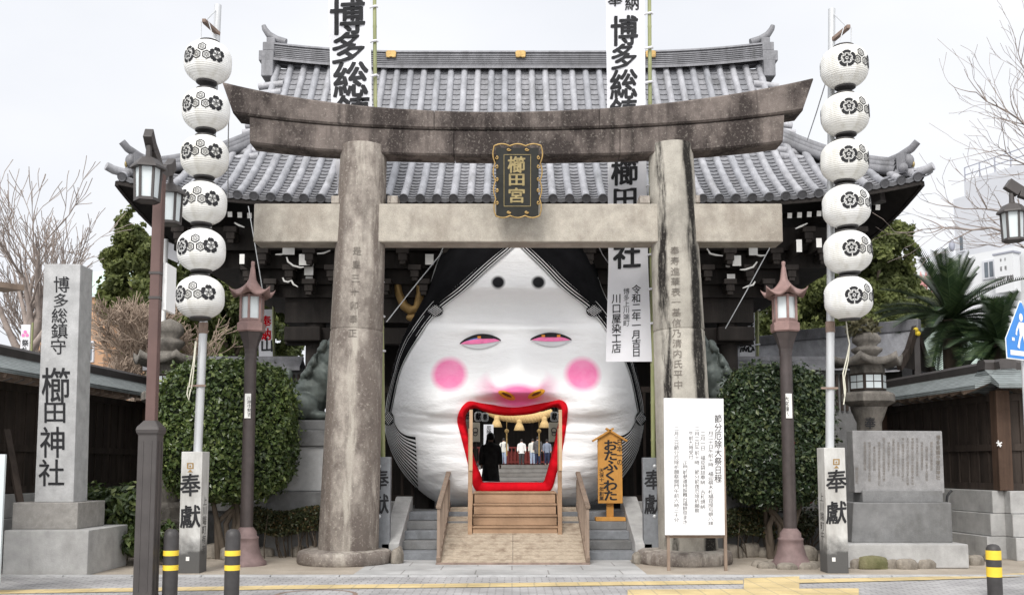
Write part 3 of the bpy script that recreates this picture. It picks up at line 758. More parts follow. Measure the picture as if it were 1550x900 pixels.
# stone platform, steps
plat = thing('gate_platform', 'grey stone platform carrying the gate, with flights of steps in front', 'platform', (GX, 22, 0))
mb = MB(); mb.box((GX, 22.55, .37), (13.6, 6.5, .74)); mb.build('plinth', MT['granite_d'], plat, bevel=.02)
for sg, xa, xb in ((-1, 205, 622), (1, 948, 1345)):
    mb = MB(); a = W(xa, 757, 19.24); b_ = W(xb, 768, 19.24); mb.box(((a.x+b_.x)/2, 19.40, .74+.09), (b_.x-a.x, .30, .18)); mb.build('coping', MT['concrete'], plat, bevel=.012)
sx0, sx1 = W(613, 800, 18).x, W(951, 800, 18).x
for k in range(5):
    z1 = .748-(.1496)*(4-k) if False else .15*(k+1); y0 = 17.15+.36*k
    mb = MB(); mb.box(((sx0+sx1)/2, (y0+19.3)/2, z1-.075), (sx1-sx0, 19.3-y0, .148)); mb.build('step', MT['granite_d'] if k % 2 else MT['slate'], plat, bevel=.012)
for x0, x1 in ((588, 614), (951, 976)):
    a = W(x0, 800, 18).x; b_ = W(x1, 800, 18).x; mb = MB()
    V = [(17.0, 0.0), (17.0, .30), (17.16, .36), (19.1, 1.02), (19.28, 1.02), (19.28, 0)]
    mb.add([(a, y, z) for y, z in V]+[(b_, y, z) for y, z in V], [list(range(6)), list(range(11, 5, -1))]+[(i, 6+i, 6+(i+1) % 6, (i+1) % 6) for i in range(6)])
    mb.build('step_cheek', MT['concrete'], plat, bevel=.015)
# ================================================================== GIANT OTAFUKU FACE ARCHWAY
OUT = [(782, 332), (725, 340), (672, 370), (645, 442), (608, 515), (590, 580), (582, 635), (586, 665), (597, 694), (615, 722), (640, 746), (668, 763), (702, 771), (779, 774), (856, 771), (888, 764), (918, 747), (943, 722), (961, 694), (971, 665), (975, 632), (968, 580), (950, 515), (914, 442), (888, 370), (840, 340)]
LIPO = [(710, 607), (728, 609.5), (746, 612), (763, 615), (780, 616), (797, 614), (812, 611), (830, 608), (849, 605), (859, 615), (858, 640), (853, 672), (848, 698), (842, 718), (837, 736), (829, 744), (800, 744), (765, 744), (727, 744), (717, 737), (712, 718), (704, 685), (697, 658), (692, 635), (698, 617)]
LIPI = [(716, 614), (728, 618), (740, 622), (756, 625), (771, 626), (785, 625.5), (800, 624), (815, 621), (842, 612), (850, 622), (845, 650), (839, 680), (832, 706), (828, 720), (824, 729.5), (815, 730), (795, 730), (765, 730), (737, 730), (729, 729), (726, 718), (717, 696), (709, 665), (704, 645), (703, 624)]
def polar(pts, c):
    """radius around c as a function of angle, rounded through the measured outline"""
    n = len(pts); dense = []
    for i in range(n):
        p0, p1, p2, p3 = (np.array(pts[(i+k-1) % n], float) for k in range(4))
        for t in np.linspace(0, 1, 12, endpoint=False):
            dense.append(.5*((2*p1)+(-p0+p2)*t+(2*p0-5*p1+4*p2-p3)*t*t+(-p0+3*p1-3*p2+p3)*t**3))
    D = np.array(dense)-np.array(c); a = np.arctan2(D[:, 1], D[:, 0]); r = np.hypot(D[:, 0], D[:, 1])
    o = np.argsort(a); a = a[o]; r = r[o]
    return lambda t: float(np.interp(t, np.concatenate([a-2*math.pi, a, a+2*math.pi]), np.concatenate([r, r, r])))
MC1 = (779, 585); MC2 = (777, 672)
R1 = polar(OUT, MC1); RO = polar(OUT, MC2)
def ss(a, b, x):
    t = min(1, max(0, (x-a)/(b-a))); return t*t*(3-2*t)
def mdep(px, py):
    dx, dy = px-MC1[0], py-MC1[1]; r = math.hypot(dx, dy); rho = min(1, r/R1(math.atan2(dy, dx)))
    d = 18.95+1.35*(1-math.sqrt(max(0, 1-.985*rho**8)))
    k = 1-rho**4
    g = lambda cx, cy, sx, sy: math.exp(-((px-cx)/sx)**2-((py-cy)/sy)**2)
    nx = abs(px-783)
    d -= .50*math.exp(-(nx/(22+22*ss(520, 590, py)))**2)*ss(500, 588, py)*(1-ss(592, 611, py))
    d -= .12*(math.exp(-((nx-34)/15)**2))*ss(560, 585, py)*(1-ss(592, 612, py))
    d += .62*k*(ss(432, 486, py)*(1-ss(487, 497, py)))*math.exp(-((px-779)/150)**2)      # brow overhangs the eyes
    d += .14*k*(1-ss(400, 440, py))
    d += .10*g(727, 512, 36, 14)+.10*g(834, 510, 36, 14)
    d -= .40*(g(668, 604, 54, 46)+g(892, 604, 54, 46))                                      # full cheeks
    d -= .16*(g(676, 690, 45, 50)+g(884, 690, 45, 50))
    d += .12*(g(690, 640, 60, 9)+g(872, 640, 60, 9))
    d += .14*k*g(781, 609, 70, 8)
    # slack cloth: folds running across, and seams
    n_ = noise.noise(Vector((px*.012, py*.05, 1.3)))*.5+noise.noise(Vector((px*.03+py*.02, py*.09, 4.1)))*.35
    d += .045*n_*(.30+ss(560, 640, py))*(1 if py > 430 else .5)
    for (yy, a_) in ((626, .05), (652, .03)):
        d += a_*k*math.exp(-((py-yy-6*math.sin(px*.03))/2.6)**2)*(ss(60, 110, abs(px-779)))
    return d
def MS(px, py, off=0.0): 
    return W(px, py, mdep(px, py)-off)
mask = thing('face_archway', 'giant white smiling woman face with black hair whose open red mouth is the way in', 'festival gate', W(779, 774, 19.6))
mask.location.z = 0
NT, NR = 340, 120
RLO = polar(LIPO, MC2); RLI = polar(LIPI, MC2)
rows = []
for j in range(NR+1):
    s = (j/NR)**1.0; r = []
    for i in range(NT):
        t = -math.pi+2*math.pi*i/NT; a = RLO(t)*.985; b_ = RO(t); q = a+(b_-a)*s
        r.append(MS(MC2[0]+q*math.cos(t), MC2[1]+q*math.sin(t)))
    rows.append(r)
c0 = W(779, 560, 20.8)
for k, (sc_, dd) in enumerate(((1.0, .25), (.96, .6), (.80, .85))):
    rows.append([Vector((c0.x+(p.x-c0.x)*sc_, p.y+dd, c0.z+(p.z-c0.z)*sc_)) for p in rows[NR]])
mb = MB(); mb.grid(rows, closed=True)
# face cloth: white, with make-up painted on (soft cheeks, brow spots, nose)
m, n, b = _new('painted_white_cloth')
tco = n.nodes.new('ShaderNodeTexCoord')
def spot(px, py, rpx, hard, sx=1, sz=1):
    p = MS(px, py)-mask.location
    mp = n.nodes.new('ShaderNodeMapping'); mp.vector_type = 'POINT'
    k = F/19.0/rpx
    mp.inputs['Location'].default_value = (-p.x*k*sx, 0, -p.z*k*sz); mp.inputs['Scale'].default_value = (k*sx, 0, k*sz)
    ln = n.nodes.new('ShaderNodeVectorMath'); ln.operation = 'LENGTH'
    n.links.new(tco.outputs['Object'], mp.inputs[0]); n.links.new(mp.outputs[0], ln.inputs[0])
    return _ramp(n, ln.outputs['Value'], [(max(0, .5-hard/2), (1, 1, 1)), (min(1, .5+hard/2), (0, 0, 0))])
col = _ramp(n, _noise(n, 1.2, detail=5), [(.3, (.83, .83, .835)), (.7, (.88, .88, .885))])
MOT = _ramp(n, _noise(n, 3, detail=6), [(.3, (.86, .20, .42)), (.7, (.88, .32, .52))])
for px in (680, 882): col = _mix(n, spot(px, 566, 50, .20), col, MOT)
for px in (754, 815): col = _mix(n, spot(px, 427, 20, .22), col, (.02, .02, .022))
nose = spot(783, 586, 104, .30, 1, 1.75)
col = _mix(n, nose, col, (.84, .46, .60))
col = _mix(n, spot(783, 562, 90, .12, 1, 1.5), col, (.87, .87, .875))
col = _mix(n, spot(784, 598, 62, .30, 1, 2.0), col, (.86, .20, .42))
n.links.new(col, b.inputs['Base Color']); b.inputs['Roughness'].default_value = .9; b.inputs['Specular IOR Level'].default_value = .1
bp = _bump(n, b, _noise(n, 3.2, (.4, 1, 1.4), 6, .55), .32, .12)
bp2 = n.nodes.new('ShaderNodeBump'); bp2.inputs['Strength'].default_value = .3; bp2.inputs['Distance'].default_value = .05
n.links.new(_noise(n, 9, (.4, 1, 1.2), 4), bp2.inputs['Height']); n.links.new(bp.outputs[0], bp2.inputs['Normal']); n.links.new(bp2.outputs[0], b.inputs['Normal'])
face = mb.build('face', m, mask)
# lips: a padded red band round the opening that runs back as a short tunnel
mb = MB(); rows = []
for (k, off, back) in ((-.05, -.03, 0), (.08, .04, 0), (.3, .065, 0), (.75, .06, 0), (.97, .02, 0), (1, -.25, 0), (1.0, -.75, 0)):
    r = []
    for i in range(NT):
        t = -math.pi+2*math.pi*i/NT; q = RLO(t)+(RLI(t)-RLO(t))*k
        x, y = MC2[0]+q*math.cos(t), MC2[1]+q*math.sin(t)
        qo = RLO(t); d = mdep(MC2[0]+qo*math.cos(t), MC2[1]+qo*math.sin(t))-off
        if off < -.1: d0 = mdep(MC2[0]+qo*math.cos(t), MC2[1]+qo*math.sin(t)); p = W(x, y, d0); p.y = d0-off; r.append(p)
        else: r.append(W(x, y, d))
    rows.append(r)
mb.grid(rows, closed=True); mb.build('lips', MT['red'], mask)
# eyes: black lid, blue and orange rim, pink lower line, pale bag
MT['blue'] = M('blue_paint', (.14, .24, .58), .8, .15, 8, 0); MT['orange'] = M('orange_paint', (.72, .26, .04), .8, .1, 8, 0)
MT['pinkline'] = M('pink_paint', (.85, .20, .42), .8, .15, 8, 0); MT['eyebag'] = M('pale_grey_cloth', (.60, .60, .615), .9, .06, 3, .1)
def band(name, xs, up, dn, off, mat, par, k=4):
    mb = MB(); rows = []
    for j in range(k+1):
        rows.append([MS(x, u+(l-u)*j/k, off) for x, u, l in zip(xs, up, dn)])
    mb.grid(rows); return mb.build(name, mat, par)
for (x0, x1, yl, yr, yt, tl) in ((696, 758, 519, 514, 505, 0), (803, 865, 513, 513, 503, 1)):
    xs = np.linspace(x0, x1, 25); t = np.linspace(0, 1, 25); base = yl+(yr-yl)*t; hmp = np.sin(math.pi*np.clip(t, 0, 1))**.75
    upp = base-(base.mean()-yt)*hmp; lid = upp+2.2+3.0*hmp
    ey = band('eye', xs, upp, lid, .05, MT['ink'], mask)
    band('eye_rim', xs, lid-1, base-3.4*hmp, .042, MT['blue'], ey)
    band('lower_line', xs, base-3.7*hmp-.3, base+.8+2.6*hmp, .046, MT['pinkline'], ey)
    xb = np.linspace(x0+4, x1-2, 25); band('eye_bag', xb, base+1.4+2.4*hmp, base+2+9*hmp, .036, MT['eyebag'], ey)
    cx = 737 if not tl else 834
    for dx in (-11, 11):
        if not tl and dx > 0: continue
        xx = np.linspace(cx+dx-3.2, cx+dx+3.2, 5); band('iris_rim', xx, [yt+3.4]*5, [yt+6.9]*5, .052, MT['orange'], ey, 2)
    xx = np.linspace(cx-9, cx+9, 9); band('pupil', xx, [yt+3]*9, [yt+7.0]*9, .056, MT['ink'], ey, 2)
MT['nostril'] = M('ochre_nostril', (.78, .36, .03), .7, .3, 18, 0); MT['nostril_d'] = M('brown_nostril', (.16, .055, .01), .8, .3, 12, 0)
for cx, cy, an in ((767, 598, .42), (812, 596, -.42)):
    for nm, mt, rx, ry, off, dy in (('nostril', 'nostril', 14, 5.4, .03, 0), ('nostril_shadow', 'nostril_d', 8, 2.0, .036, -.6)):
        mb = MB(); rows = []
        for q in (0.01, .35, .7, 1):
            rows.append([MS(cx+q*rx*math.cos(t)*math.cos(an)-q*ry*math.sin(t)*math.sin(an), cy+dy+q*rx*math.cos(t)*math.sin(an)+q*ry*math.sin(t)*math.cos(an), off) for t in np.linspace(0, 2*math.pi, 24, endpoint=False)])
        mb.grid(rows, closed=True)
        if nm == 'nostril': par = mb.build(nm, MT[mt], mask)
        else: mb.build(nm, MT[mt], par)
# hair: black cloth from the parting to the knots, white cords along its edge, striped fans below
def catm(pts, n):
    P = [np.array(p, float) for p in pts]; P = [2*P[0]-P[1]]+P+[2*P[-1]-P[-2]]; o = []
    for i in range(1, len(P)-2):
        for t in np.linspace(0, 1, n, endpoint=False):
            p0, p1, p2, p3 = P[i-1:i+3]; o.append(.5*((2*p1)+(-p0+p2)*t+(2*p0-5*p1+4*p2-p3)*t*t+(-p0+3*p1-3*p2+p3)*t**3))
    o.append(P[-2]); return np.array(o)
def resamp(c, n):
    d = np.concatenate([[0], np.cumsum(np.hypot(*np.diff(c, axis=0).T))]); t = np.linspace(0, d[-1], n)
    return np.stack([np.interp(t, d, c[:, 0]), np.interp(t, d, c[:, 1])], 1)
INN = [(783, 369), (742, 404), (702, 441), (662, 473), (634, 510), (607, 560), (591, 630)]
OUTH = [(783, 333), (725, 340), (672, 370), (645, 442), (608, 515), (590, 580), (582, 633)]
MT['haircloth'] = M('black_hair_cloth', (.009, .009, .010), .95, .3, 3, .2, 10, 0, .04)
MT['cord'] = M('white_cord', (.72, .72, .72), .8, .05, 5, 0)
for sg in (-1, 1):
    mir = (lambda p: p) if sg < 0 else (lambda p: np.array([2*779-p[0]+ (8*max(0, 1-(p[1]-369)/60) if p[1] < 429 else 0), p[1]]))
    A = resamp(catm(INN, 12), 70); B = resamp(catm(OUTH, 12), 70)
    A = np.array([mir(p) for p in A]); B = np.array([mir(p) for p in B])
    mb = MB(); rows = []
    for k in range(13):
        f = k/12; off = .03+.07*math.sin(math.pi*min(1, f*1.2))*(1-f)
        rows.append([MS(*(a+(b_-a)*f), off) for a, b_ in zip(A, B)])
    # roll the outer edge round to the back
    rows.append([p+Vector((0, .35, 0)) for p in rows[-1]])
    mb.grid(rows); hr = mb.build('hair', MT['haircloth'], mask)
    mb = MB()
    for k in range(5):
        pts = []
        for i in range(69):
            a, b_ = A[i], B[i]; ln = np.hypot(*(b_-a)); w_ = 1.2+k*(4.0 if i < 46 else 4.0-1.9*min(1, (i-46)/10))
            pts.append(MS(*(a+(b_-a)/max(ln, 1e-3)*min(w_, ln*.95)), .055))
        mb.tube(pts, [.0105 if i < 44 else .0055 for i in range(69)], 4, cap=False)
    mb.build('white_cord', MT['cord'], hr)
    for (kx, ky, rx, ry) in ((659, 470, 12, 9), (588, 633, 8, 11)):
        kx, ky = mir(np.array([kx, ky])) if sg > 0 else (kx, ky)
        mb = MB(); rows = []
        for q in (.05, .4, .75, 1):
            rows.append([MS(kx+q*rx*math.cos(t), ky+q*ry*math.sin(t), .06+.06*(1-q*q)) for t in np.linspace(0, 2*math.pi, 20, endpoint=False)])
        mb.grid(rows, closed=True)
        kn = mb.build('hair_knot', MT['haircloth'], hr)
        mb = MB()
        for a_ in (-.6, -.3, 0, .3, .6):
            for dg in (1, -1):
                pts = [MS(kx+rx*(u+dg*a_)*.62, ky+ry*(u*dg*-1+a_)*.62, .13-.05*(u*u+a_*a_)) for u in np.linspace(-.9, .9, 7)]
                mb.tube(pts, .0045, 4, cap=False)
        mb.build('crossed_cord', MT['cord'], kn)
    FA = resamp(catm([(594, 634), (603, 650), (614, 658), (629, 661)], 10), 30); FB = resamp(catm([(582, 638), (587, 668), (600, 698), (633, 741)], 10), 30)
    FA = np.array([mir(p) for p in FA]); FB = np.array([mir(p) for p in FB])
    mb = MB(); rows = [[MS(*(a+(b_-a)*k/16), .03) for a, b_ in zip(FA, FB)] for k in range(17)]
    mb.grid(rows); fan = mb.build('hair_fan', MT['haircloth'], mask)
    mb = MB()
    for k in range(1, 13):
        f0, f1 = (k-.28)/12.5, (k+.24)/12.5
        mb.grid([[MS(*(a+(b_-a)*f), .042) for a, b_ in zip(FA, FB)] for f in (f0, (f0+f1)/2, f1)])
    mb.build('white_stripe', MT['cord'], fan)

# ------------------------------------------------------------------ wooden steps and ramp leading into the mouth
st = thing('wooden_steps', 'tan wooden steps with tall end posts leading up into the red mouth', 'steps', W(777, 810, 18))
st.location.z = 0
zz = [W(777, 810, 17.7).z, W(777, 796, 17.75).z, W(777, 779, 18.0).z, W(777, 762, 18.25).z, W(777, 744, 18.5).z]
xa, xb = W(716, 800, 17.9).x, W(843, 800, 17.9).x
for k in range(4):
    y0 = 17.72+.26*k; mb = MB()
    mb.box(((xa+xb)/2, y0+.02, (zz[k]+zz[k+1])/2-.01), (xb-xa, .03, zz[k+1]-zz[k]-.035)); mb.build('riser', MT['ply'], st, bevel=.004)
    mb = MB(); mb.box(((xa+xb)/2, y0+.13+(.45 if k == 3 else 0), zz[k+1]-.012), (xb-xa+.02, .30+(.9 if k == 3 else 0), .03)); mb.build('tread', MT['ply'], st, bevel=.004)
for x in (xa-.045, xb+.045):
    mb = MB(); mb.box((x, 17.70, (zz[0]-.03+W(777, 648, 17.7).z)/2), (.075, .075, W(777, 648, 17.7).z-zz[0]+.03)); mb.build('end_post', MT['ply'], st, bevel=.006)
    mb = MB(); mb.box((x+(.012 if x < 0 else .012), 17.655, (W(777, 712, 17.7).z+W(777, 620, 17.7).z)/2), (.06, .03, W(777, 620, 17.7).z-W(777, 712, 17.7).z)); mb.build('post_batten', MT['ply_post'], st, bevel=.005)
    mb = MB(); V = [(17.74, zz[0]+.02), (17.74, zz[1]-.02), (18.6, zz[4]-.04), (19.2, zz[4]-.04), (19.2, .8)]
    mb.add([(x-.02, y, z) for y, z in V]+[(x+.02, y, z) for y, z in V], [list(range(5)), list(range(9, 4, -1))]+[(i, 5+i, 5+(i+1) % 5, (i+1) % 5) for i in range(5)]); mb.build('stringer', MT['ply'], st)
ramp = thing('wooden_ramp', 'worn boarded wooden ramp with slatted handrails up to the face', 'ramp', (W(777, 850, 17).x, 16.4, 0))
def rp(px, t): 
    d = 16.38+2.75*t; return Vector((W(px, 850-75*t, d).x, d, .03+.80*t))
np_ = 17
mb = MB()
for k in range(np_):
    t0 = k/np_+.004; t1 = (k+1)/np_-.004
    for (e0, e1) in ((663, 776), (776.6, 891)):
        q = lambda e, t: rp(e+(8 if e < 700 else -10 if e > 850 else 0)*t, t)
        top_ = [q(e0, t0), q(e1, t0), q(e1, t1), q(e0, t1)]
        mb.hexa([p-Vector((0, 0, .03)) for p in top_], top_)
mb.build('deck', MT['rampwood'], ramp)
mb = MB(); a = rp(660, 0); b_ = rp(893, 0); mb.box(((a.x+b_.x)/2, 16.35, .022), (b_.x-a.x, .05, .036)); mb.build('front_edge', MT['rust'], ramp, bevel=.004)
for (xn, xf) in ((663.5, 679), (890, 874.5)):
    mb = MB(); mb.beam(rp(xn, 0)+Vector((0, 0, .05)), rp(xf, 1)+Vector((0, 0, .05)), .07, .09); mb.build('kerb_board', MT['rail'], ramp, bevel=.006)
    p0 = rp(xn, 0.02); p1 = rp(xf, .96)
    h0 = W(xn, 767, p0.y).z-p0.z; h1 = W(xf, 712, p1.y).z-p1.z
    mb = MB(); mb.beam(p0+Vector((0, -.06, h0)), p1+Vector((0, .05, h1)), .085, .05); mb.build('handrail', MT['rail'], ramp, bevel=.008)
    for k in range(9):
        t = k/8; p = p0.lerp(p1, t); h = h0+(h1-h0)*t
        mb = MB(); mb.box((p.x, p.y, p.z+h/2), (.05, .06 if k in (0, 8) else .03, h-.02)); mb.build('post' if k in (0, 8) else 'baluster', MT['rail'], ramp, bevel=.004)
# ================================================================== PAPER LANTERN STRINGS
MT['lantern_paper'] = None
m, n, b = _new('lantern_paper')
t = n.nodes.new('ShaderNodeTexCoord'); wv = n.nodes.new('ShaderNodeTexWave'); wv.bands_direction = 'Z'; wv.inputs['Scale'].default_value = 11; wv.inputs['Distortion'].default_value = .4
n.links.new(t.outputs['Object'], wv.inputs['Vector'])
col = _ramp(n, _noise(n, 3.5, detail=6), [(.3, (.74, .735, .71)), (.6, (.83, .83, .82))])
oi = n.nodes.new('ShaderNodeObjectInfo')
col = _mix(n, 1.0, col, _ramp(n, oi.outputs['Random'], [(0, (.90, .89, .86)), (1, (1, 1, 1))]), 'MULTIPLY')
col = _mix(n, 1.0, col, _ramp(n, _noise(n, 2.6, (1.6, 1.6, .35), 6, .65), [(.36, (.84, .83, .80)), (.5, (1, 1, 1))]), 'MULTIPLY')
n.links.new(col, b.inputs['Base Color']); b.inputs['Roughness'].default_value = .8
_bump(n, b, wv.outputs['Fac'], .35, .01); MT['lantern_paper'] = m
LR, LH = .362, .315
def lsurf(th, z, off=0.0):
    """lantern surface: th=0 faces the street; z from -1 to 1"""
    r = LR*(1-abs(z)**3.0*.70)**.70
    if abs(z) > .93: r *= 1
    r += off
    return Vector((r*math.sin(th), -r*math.cos(th), z*LH))
def crest_fn(th0, z0, off=.004):
    return lambda u, v: lsurf(th0+u/LR, z0+v/LH, off)
def poly(mb, fn, pts, rings=3):
    """filled outline that follows a curved surface"""
    c = np.mean(np.array(pts), 0); k = len(pts)
    rows = [[fn(*(c+(np.array(p)-c)*q)) for p in pts] for q in [.02]+[i/rings for i in range(1, rings+1)]]
    mb.grid(rows, closed=True)
def ringp(mb, fn, outer, inner):
    mb.grid([[fn(*p) for p in outer], [fn(*p) for p in inner]], closed=True)
def circ(cx, cy, r, n=14, ry=None, rot=0): 
    ry = ry or r
    return [(cx+r*math.cos(a)*math.cos(rot)-ry*math.sin(a)*math.sin(rot), cy+r*math.cos(a)*math.sin(rot)+ry*math.sin(a)*math.cos(rot)) for a in np.linspace(0, 2*math.pi, n, endpoint=False)]
def hexa_(cx, cy, r, n=6): return [(cx+r*math.sin(math.pi*i/3), cy+r*math.cos(math.pi*i/3)) for i in range(6)]
def dens(p, k=4):
    o = []
    for a, b_ in zip(p, p[1:]+p[:1]):
        for t in np.linspace(0, 1, k, endpoint=False): o.append((a[0]+(b_[0]-a[0])*t, a[1]+(b_[1]-a[1])*t))
    return o
def crest_hex(mb, th, z):
    fn = crest_fn(th, z); s = .074
    for cx, cy in ((0, .076), (-.078, -.052), (.078, -.052)):
        ringp(mb, fn, dens(hexa_(cx, cy, s)), dens(hexa_(cx, cy, s*.76)))
        ringp(mb, fn, dens(hexa_(cx, cy, s*.55)), dens(hexa_(cx, cy, s*.46)))
        for a in range(6):
            x, y = cx+.018*math.sin(a*math.pi/3), cy+.018*math.cos(a*math.pi/3); poly(mb, fn, circ(x, y, .007, 8), 1)
def crest_flower(mb, th, z):
    fn = crest_fn(th, z)
    for k in range(5):
        a = 2*math.pi*k/5+math.pi/2; ca, sa = math.cos(a), math.sin(a); P = []
        for tt in np.linspace(-2.2, 2.2, 15):
            r = .042; x = .083+r*math.cos(tt); y = r*1.22*math.sin(tt)
            if abs(tt) < .25: x -= .012
            P.append((x*ca-y*sa, x*sa+y*ca))
        for x, y in ((.048, .02), (.048, -.02)): pass
        poly(mb, fn, P)
        for da in (-.32, 0, .32):
            q = a+da; mb.grid([[fn(r*math.cos(q)+w_*math.sin(q), r*math.sin(q)-w_*math.cos(q)) for r in (.018, .045)] for w_ in (-.003, .003)])
            poly(mb, fn, circ(.05*math.cos(q), .05*math.sin(q), .006, 7), 1)
    poly(mb, fn, circ(0, 0, .014, 10), 1)
def crest_melon(mb, th, z):
    fn = crest_fn(th, z)
    for k in range(5):
        a0 = 2*math.pi*k/5+math.pi/2-.56; a1 = a0+1.12; A = np.linspace(a0, a1, 9)
        def lob(r, q): m_ = (q-a0)/(a1-a0); return r*(1+.10*math.sin(math.pi*m_)-(.03 if .45 < m_ < .55 else 0))
        mb.grid([[fn(lob(.125, q)*math.cos(q), lob(.125, q)*math.sin(q)) for q in A], [fn(lob(.082, q)*math.cos(q), lob(.082, q)*math.sin(q)) for q in A]])
        c = a0+.56
        poly(mb, fn, circ(.044*math.cos(c), .044*math.sin(c), .021, 10), 2)
        c2 = c+.628; mb.grid([[fn(r*math.cos(c2)+w_*math.sin(c2), r*math.sin(c2)-w_*math.cos(c2)) for r in (.018, .066)] for w_ in (-.003, .003)])
    ringp(mb, fn, circ(0, 0, .076, 24), circ(0, 0, .071, 24)); poly(mb, fn, circ(0, 0, .012, 8), 1)
def make_lantern(rotz):
    t = thing('paper_lantern', 'x', 'lantern', (0, 0, 0), 'white festival lanterns hanging in strings')
    zsr = np.linspace(-1, 1, 25); mb = MB()
    mb.grid([[lsurf(2*math.pi*j/36, z) for j in range(36)] for z in zsr], closed=True)
    mb.build('paper_body', MT['lantern_paper'], t, local=True)
    for z, h in ((LH-.005, .032), (-LH-.027, .032)):
        mb = MB(); r0 = lsurf(0, 1).y*-1*1.0
        mb.lathe([(r0*.99, z), (r0*1.03, z+.004), (r0*1.03, z+h-.004), (r0*.99, z+h)], (0, 0, 0), 28); mb.build('rim', MT['bollard'], t, local=True)
    for k in range(2):
        for nm, f, dz in (('melon_crest', crest_melon, -.02), ('hexagon_crest', crest_hex, .07), ('blossom_crest', crest_flower, .0)):
            th = R(180*k+{'melon_crest': -38, 'hexagon_crest': 0, 'blossom_crest': 37}[nm])
            if nm == 'hexagon_crest': th += R(0)
            mb = MB(); f(mb, th-R(0), dz+.035); mb.build(nm, MT['ink'], t, local=True)
    t.rotation_euler.z = rotz
    return t
LD = 15.0
left_px = [(315, 95), (312, 167), (310, 238), (307, 308), (305, 379), (303, 450)]
right_px = [(1278, 102), (1279, 174), (1278, 244), (1281, 313), (1283, 382), (1284, 451)]
ordn = ['topmost', 'second from the top', 'third from the top', 'fourth from the top', 'fifth from the top', 'lowest']
proto = make_lantern(0)
for sidew, px, ang in (('left', left_px, R(1)), ('right', right_px, R(30))):
    for i, (x, y) in enumerate(px):
        o = proto if (sidew == 'left' and i == 0) else copy_tree(proto)
        o.location = W(x, y, LD); o.rotation_euler.z = ang+random.gauss(0, .045); o.rotation_euler.y = random.gauss(0, .028); o.rotation_euler.x = random.gauss(0, .02)
        o['label'] = ('white crested paper lantern, %s of the %s string' % (ordn[i], sidew))
def lantern_pole(x0, y0, x1, y1, d, lab, arm, low):
    p = W(x0, y0, d); q = W(x1, y1, d); t = thing('lantern_pole', lab, 'pole', p, 'lantern poles')
    mb = MB(); k = p.lerp(q, .27); mb.tube([p, k], [.066, .063], 14); mb.build('lower_pole', MT['steel'], t)
    mb = MB(); mb.tube([k-Vector((0, 0, .05)), k+Vector((0, 0, .12))], [.072, .072], 14); mb.build('joint_sleeve', MT['rust'], t)
    mb = MB(); mb.tube([k, q], [.060, .055], 14); mb.build('upper_pole', MT['steel'], t)
    ax, ay, bx, by = arm
    mb = MB(); a = W(ax, ay, d); b_ = W(bx, by, LD); mb.beam(a, b_, .07, .06); mb.box((b_.x, LD, b_.z), (.06, .10, .06)); mb.build('bracket_arm', MT['rust'], t, bevel=.006)
    mb = MB(); mb.tube([q-Vector((0, 0, .05)), b_], .009, 5); mb.build('stay_rod', MT['steel'], t)
    mb = MB(); tx = low[0]; f = W(tx, low[1], LD)
    for dx in (-.10, .10): mb.tube([Vector((b_.x+dx*.6, LD, b_.z)), f+Vector((dx, 0, 0))], .008, 5)
    mb.beam(f+Vector((-.13, 0, 0)), f+Vector((.13, 0, 0)), .03, .03); mb.build('hanger', MT['steel'], t)
    mb = MB(); z = p.lerp(q, .15 if x0 < 700 else .14); mb.beam(z+Vector((-.16, -.07, 0)), z+Vector((.10, -.07, .0)), .03, .03); mb.build('cleat', MT['rust'], t)
    return t
lantern_pole(299, 690, 330, 8, 15.34, 'galvanised pole standing out of the left white post and holding six lanterns', (331, 52, 310, 33), (314, 60))
lantern_pole(1256, 685, 1259, 14, 15.34, 'galvanised pole standing out of the right white post and holding six lanterns', (1259, 62, 1283, 42), (1279, 68))
MT['rope'] = M('pale_rope', (.62, .60, .50), .9, .1, 20, .2)
for lab, P in (('pale slack rope tied to the cleat of the left lantern pole', [(296, 516), (293, 545), (288, 572), (286, 584), (290, 588), (293, 560), (297, 517)]), ('pale slack rope tied to the cleat of the left lantern pole, loose tail below', None),
               ('white rope hanging in a loop under the right lantern string', [(1281, 485), (1283, 505), (1286, 520), (1281, 545), (1276, 565), (1277, 580), (1279, 600)])):
    if P is None: P = [(285, 584), (283, 596), (286, 606), (287, 596), (289, 588)]
    mb = MB(); mb.tube([W(x, y, 15.2) for x, y in P], .011, 5, cap=False); tag(mb.build('rope', MT['rope']), lab, 'rope')
mb = MB(); mb.tube([W(x, y, 15.22) for x, y in [(1286, 520), (1284, 545), (1278, 572), (1280, 590), (1277, 612)]], .011, 5, cap=False); tag(mb.build('rope', MT['rope']), 'second white rope strand beside the looped one under the right lantern string', 'rope')
# white offering posts with black characters
MT['postwhite'] = None
m, n, b = _new('white_weathered_post')
base = _ramp(n, _noise(n, 3, (1, 1, .35), 8, .65), [(.35, (.36, .35, .33)), (.6, (.56, .555, .535))])
t = n.nodes.new('ShaderNodeTexCoord'); sp = n.nodes.new('ShaderNodeSeparateXYZ'); n.links.new(t.outputs['Object'], sp.inputs[0])
ad = n.nodes.new('ShaderNodeMath'); ad.operation = 'MULTIPLY_ADD'; n.links.new(_noise(n, 6, detail=5), ad.inputs[0]); ad.inputs[1].default_value = .5; n.links.new(sp.outputs['Z'], ad.inputs[2])
base = _mix(n, _ramp(n, ad.outputs[0], [(.55, (1, 1, 1)), (.85, (0, 0, 0))]), base, (.085, .083, .08))   # splash dirt above the ground
n.links.new(base, b.inputs['Base Color']); b.inputs['Roughness'].default_value = .9; _bump(n, b, _noise(n, 30), .2); MT['postwhite'] = m
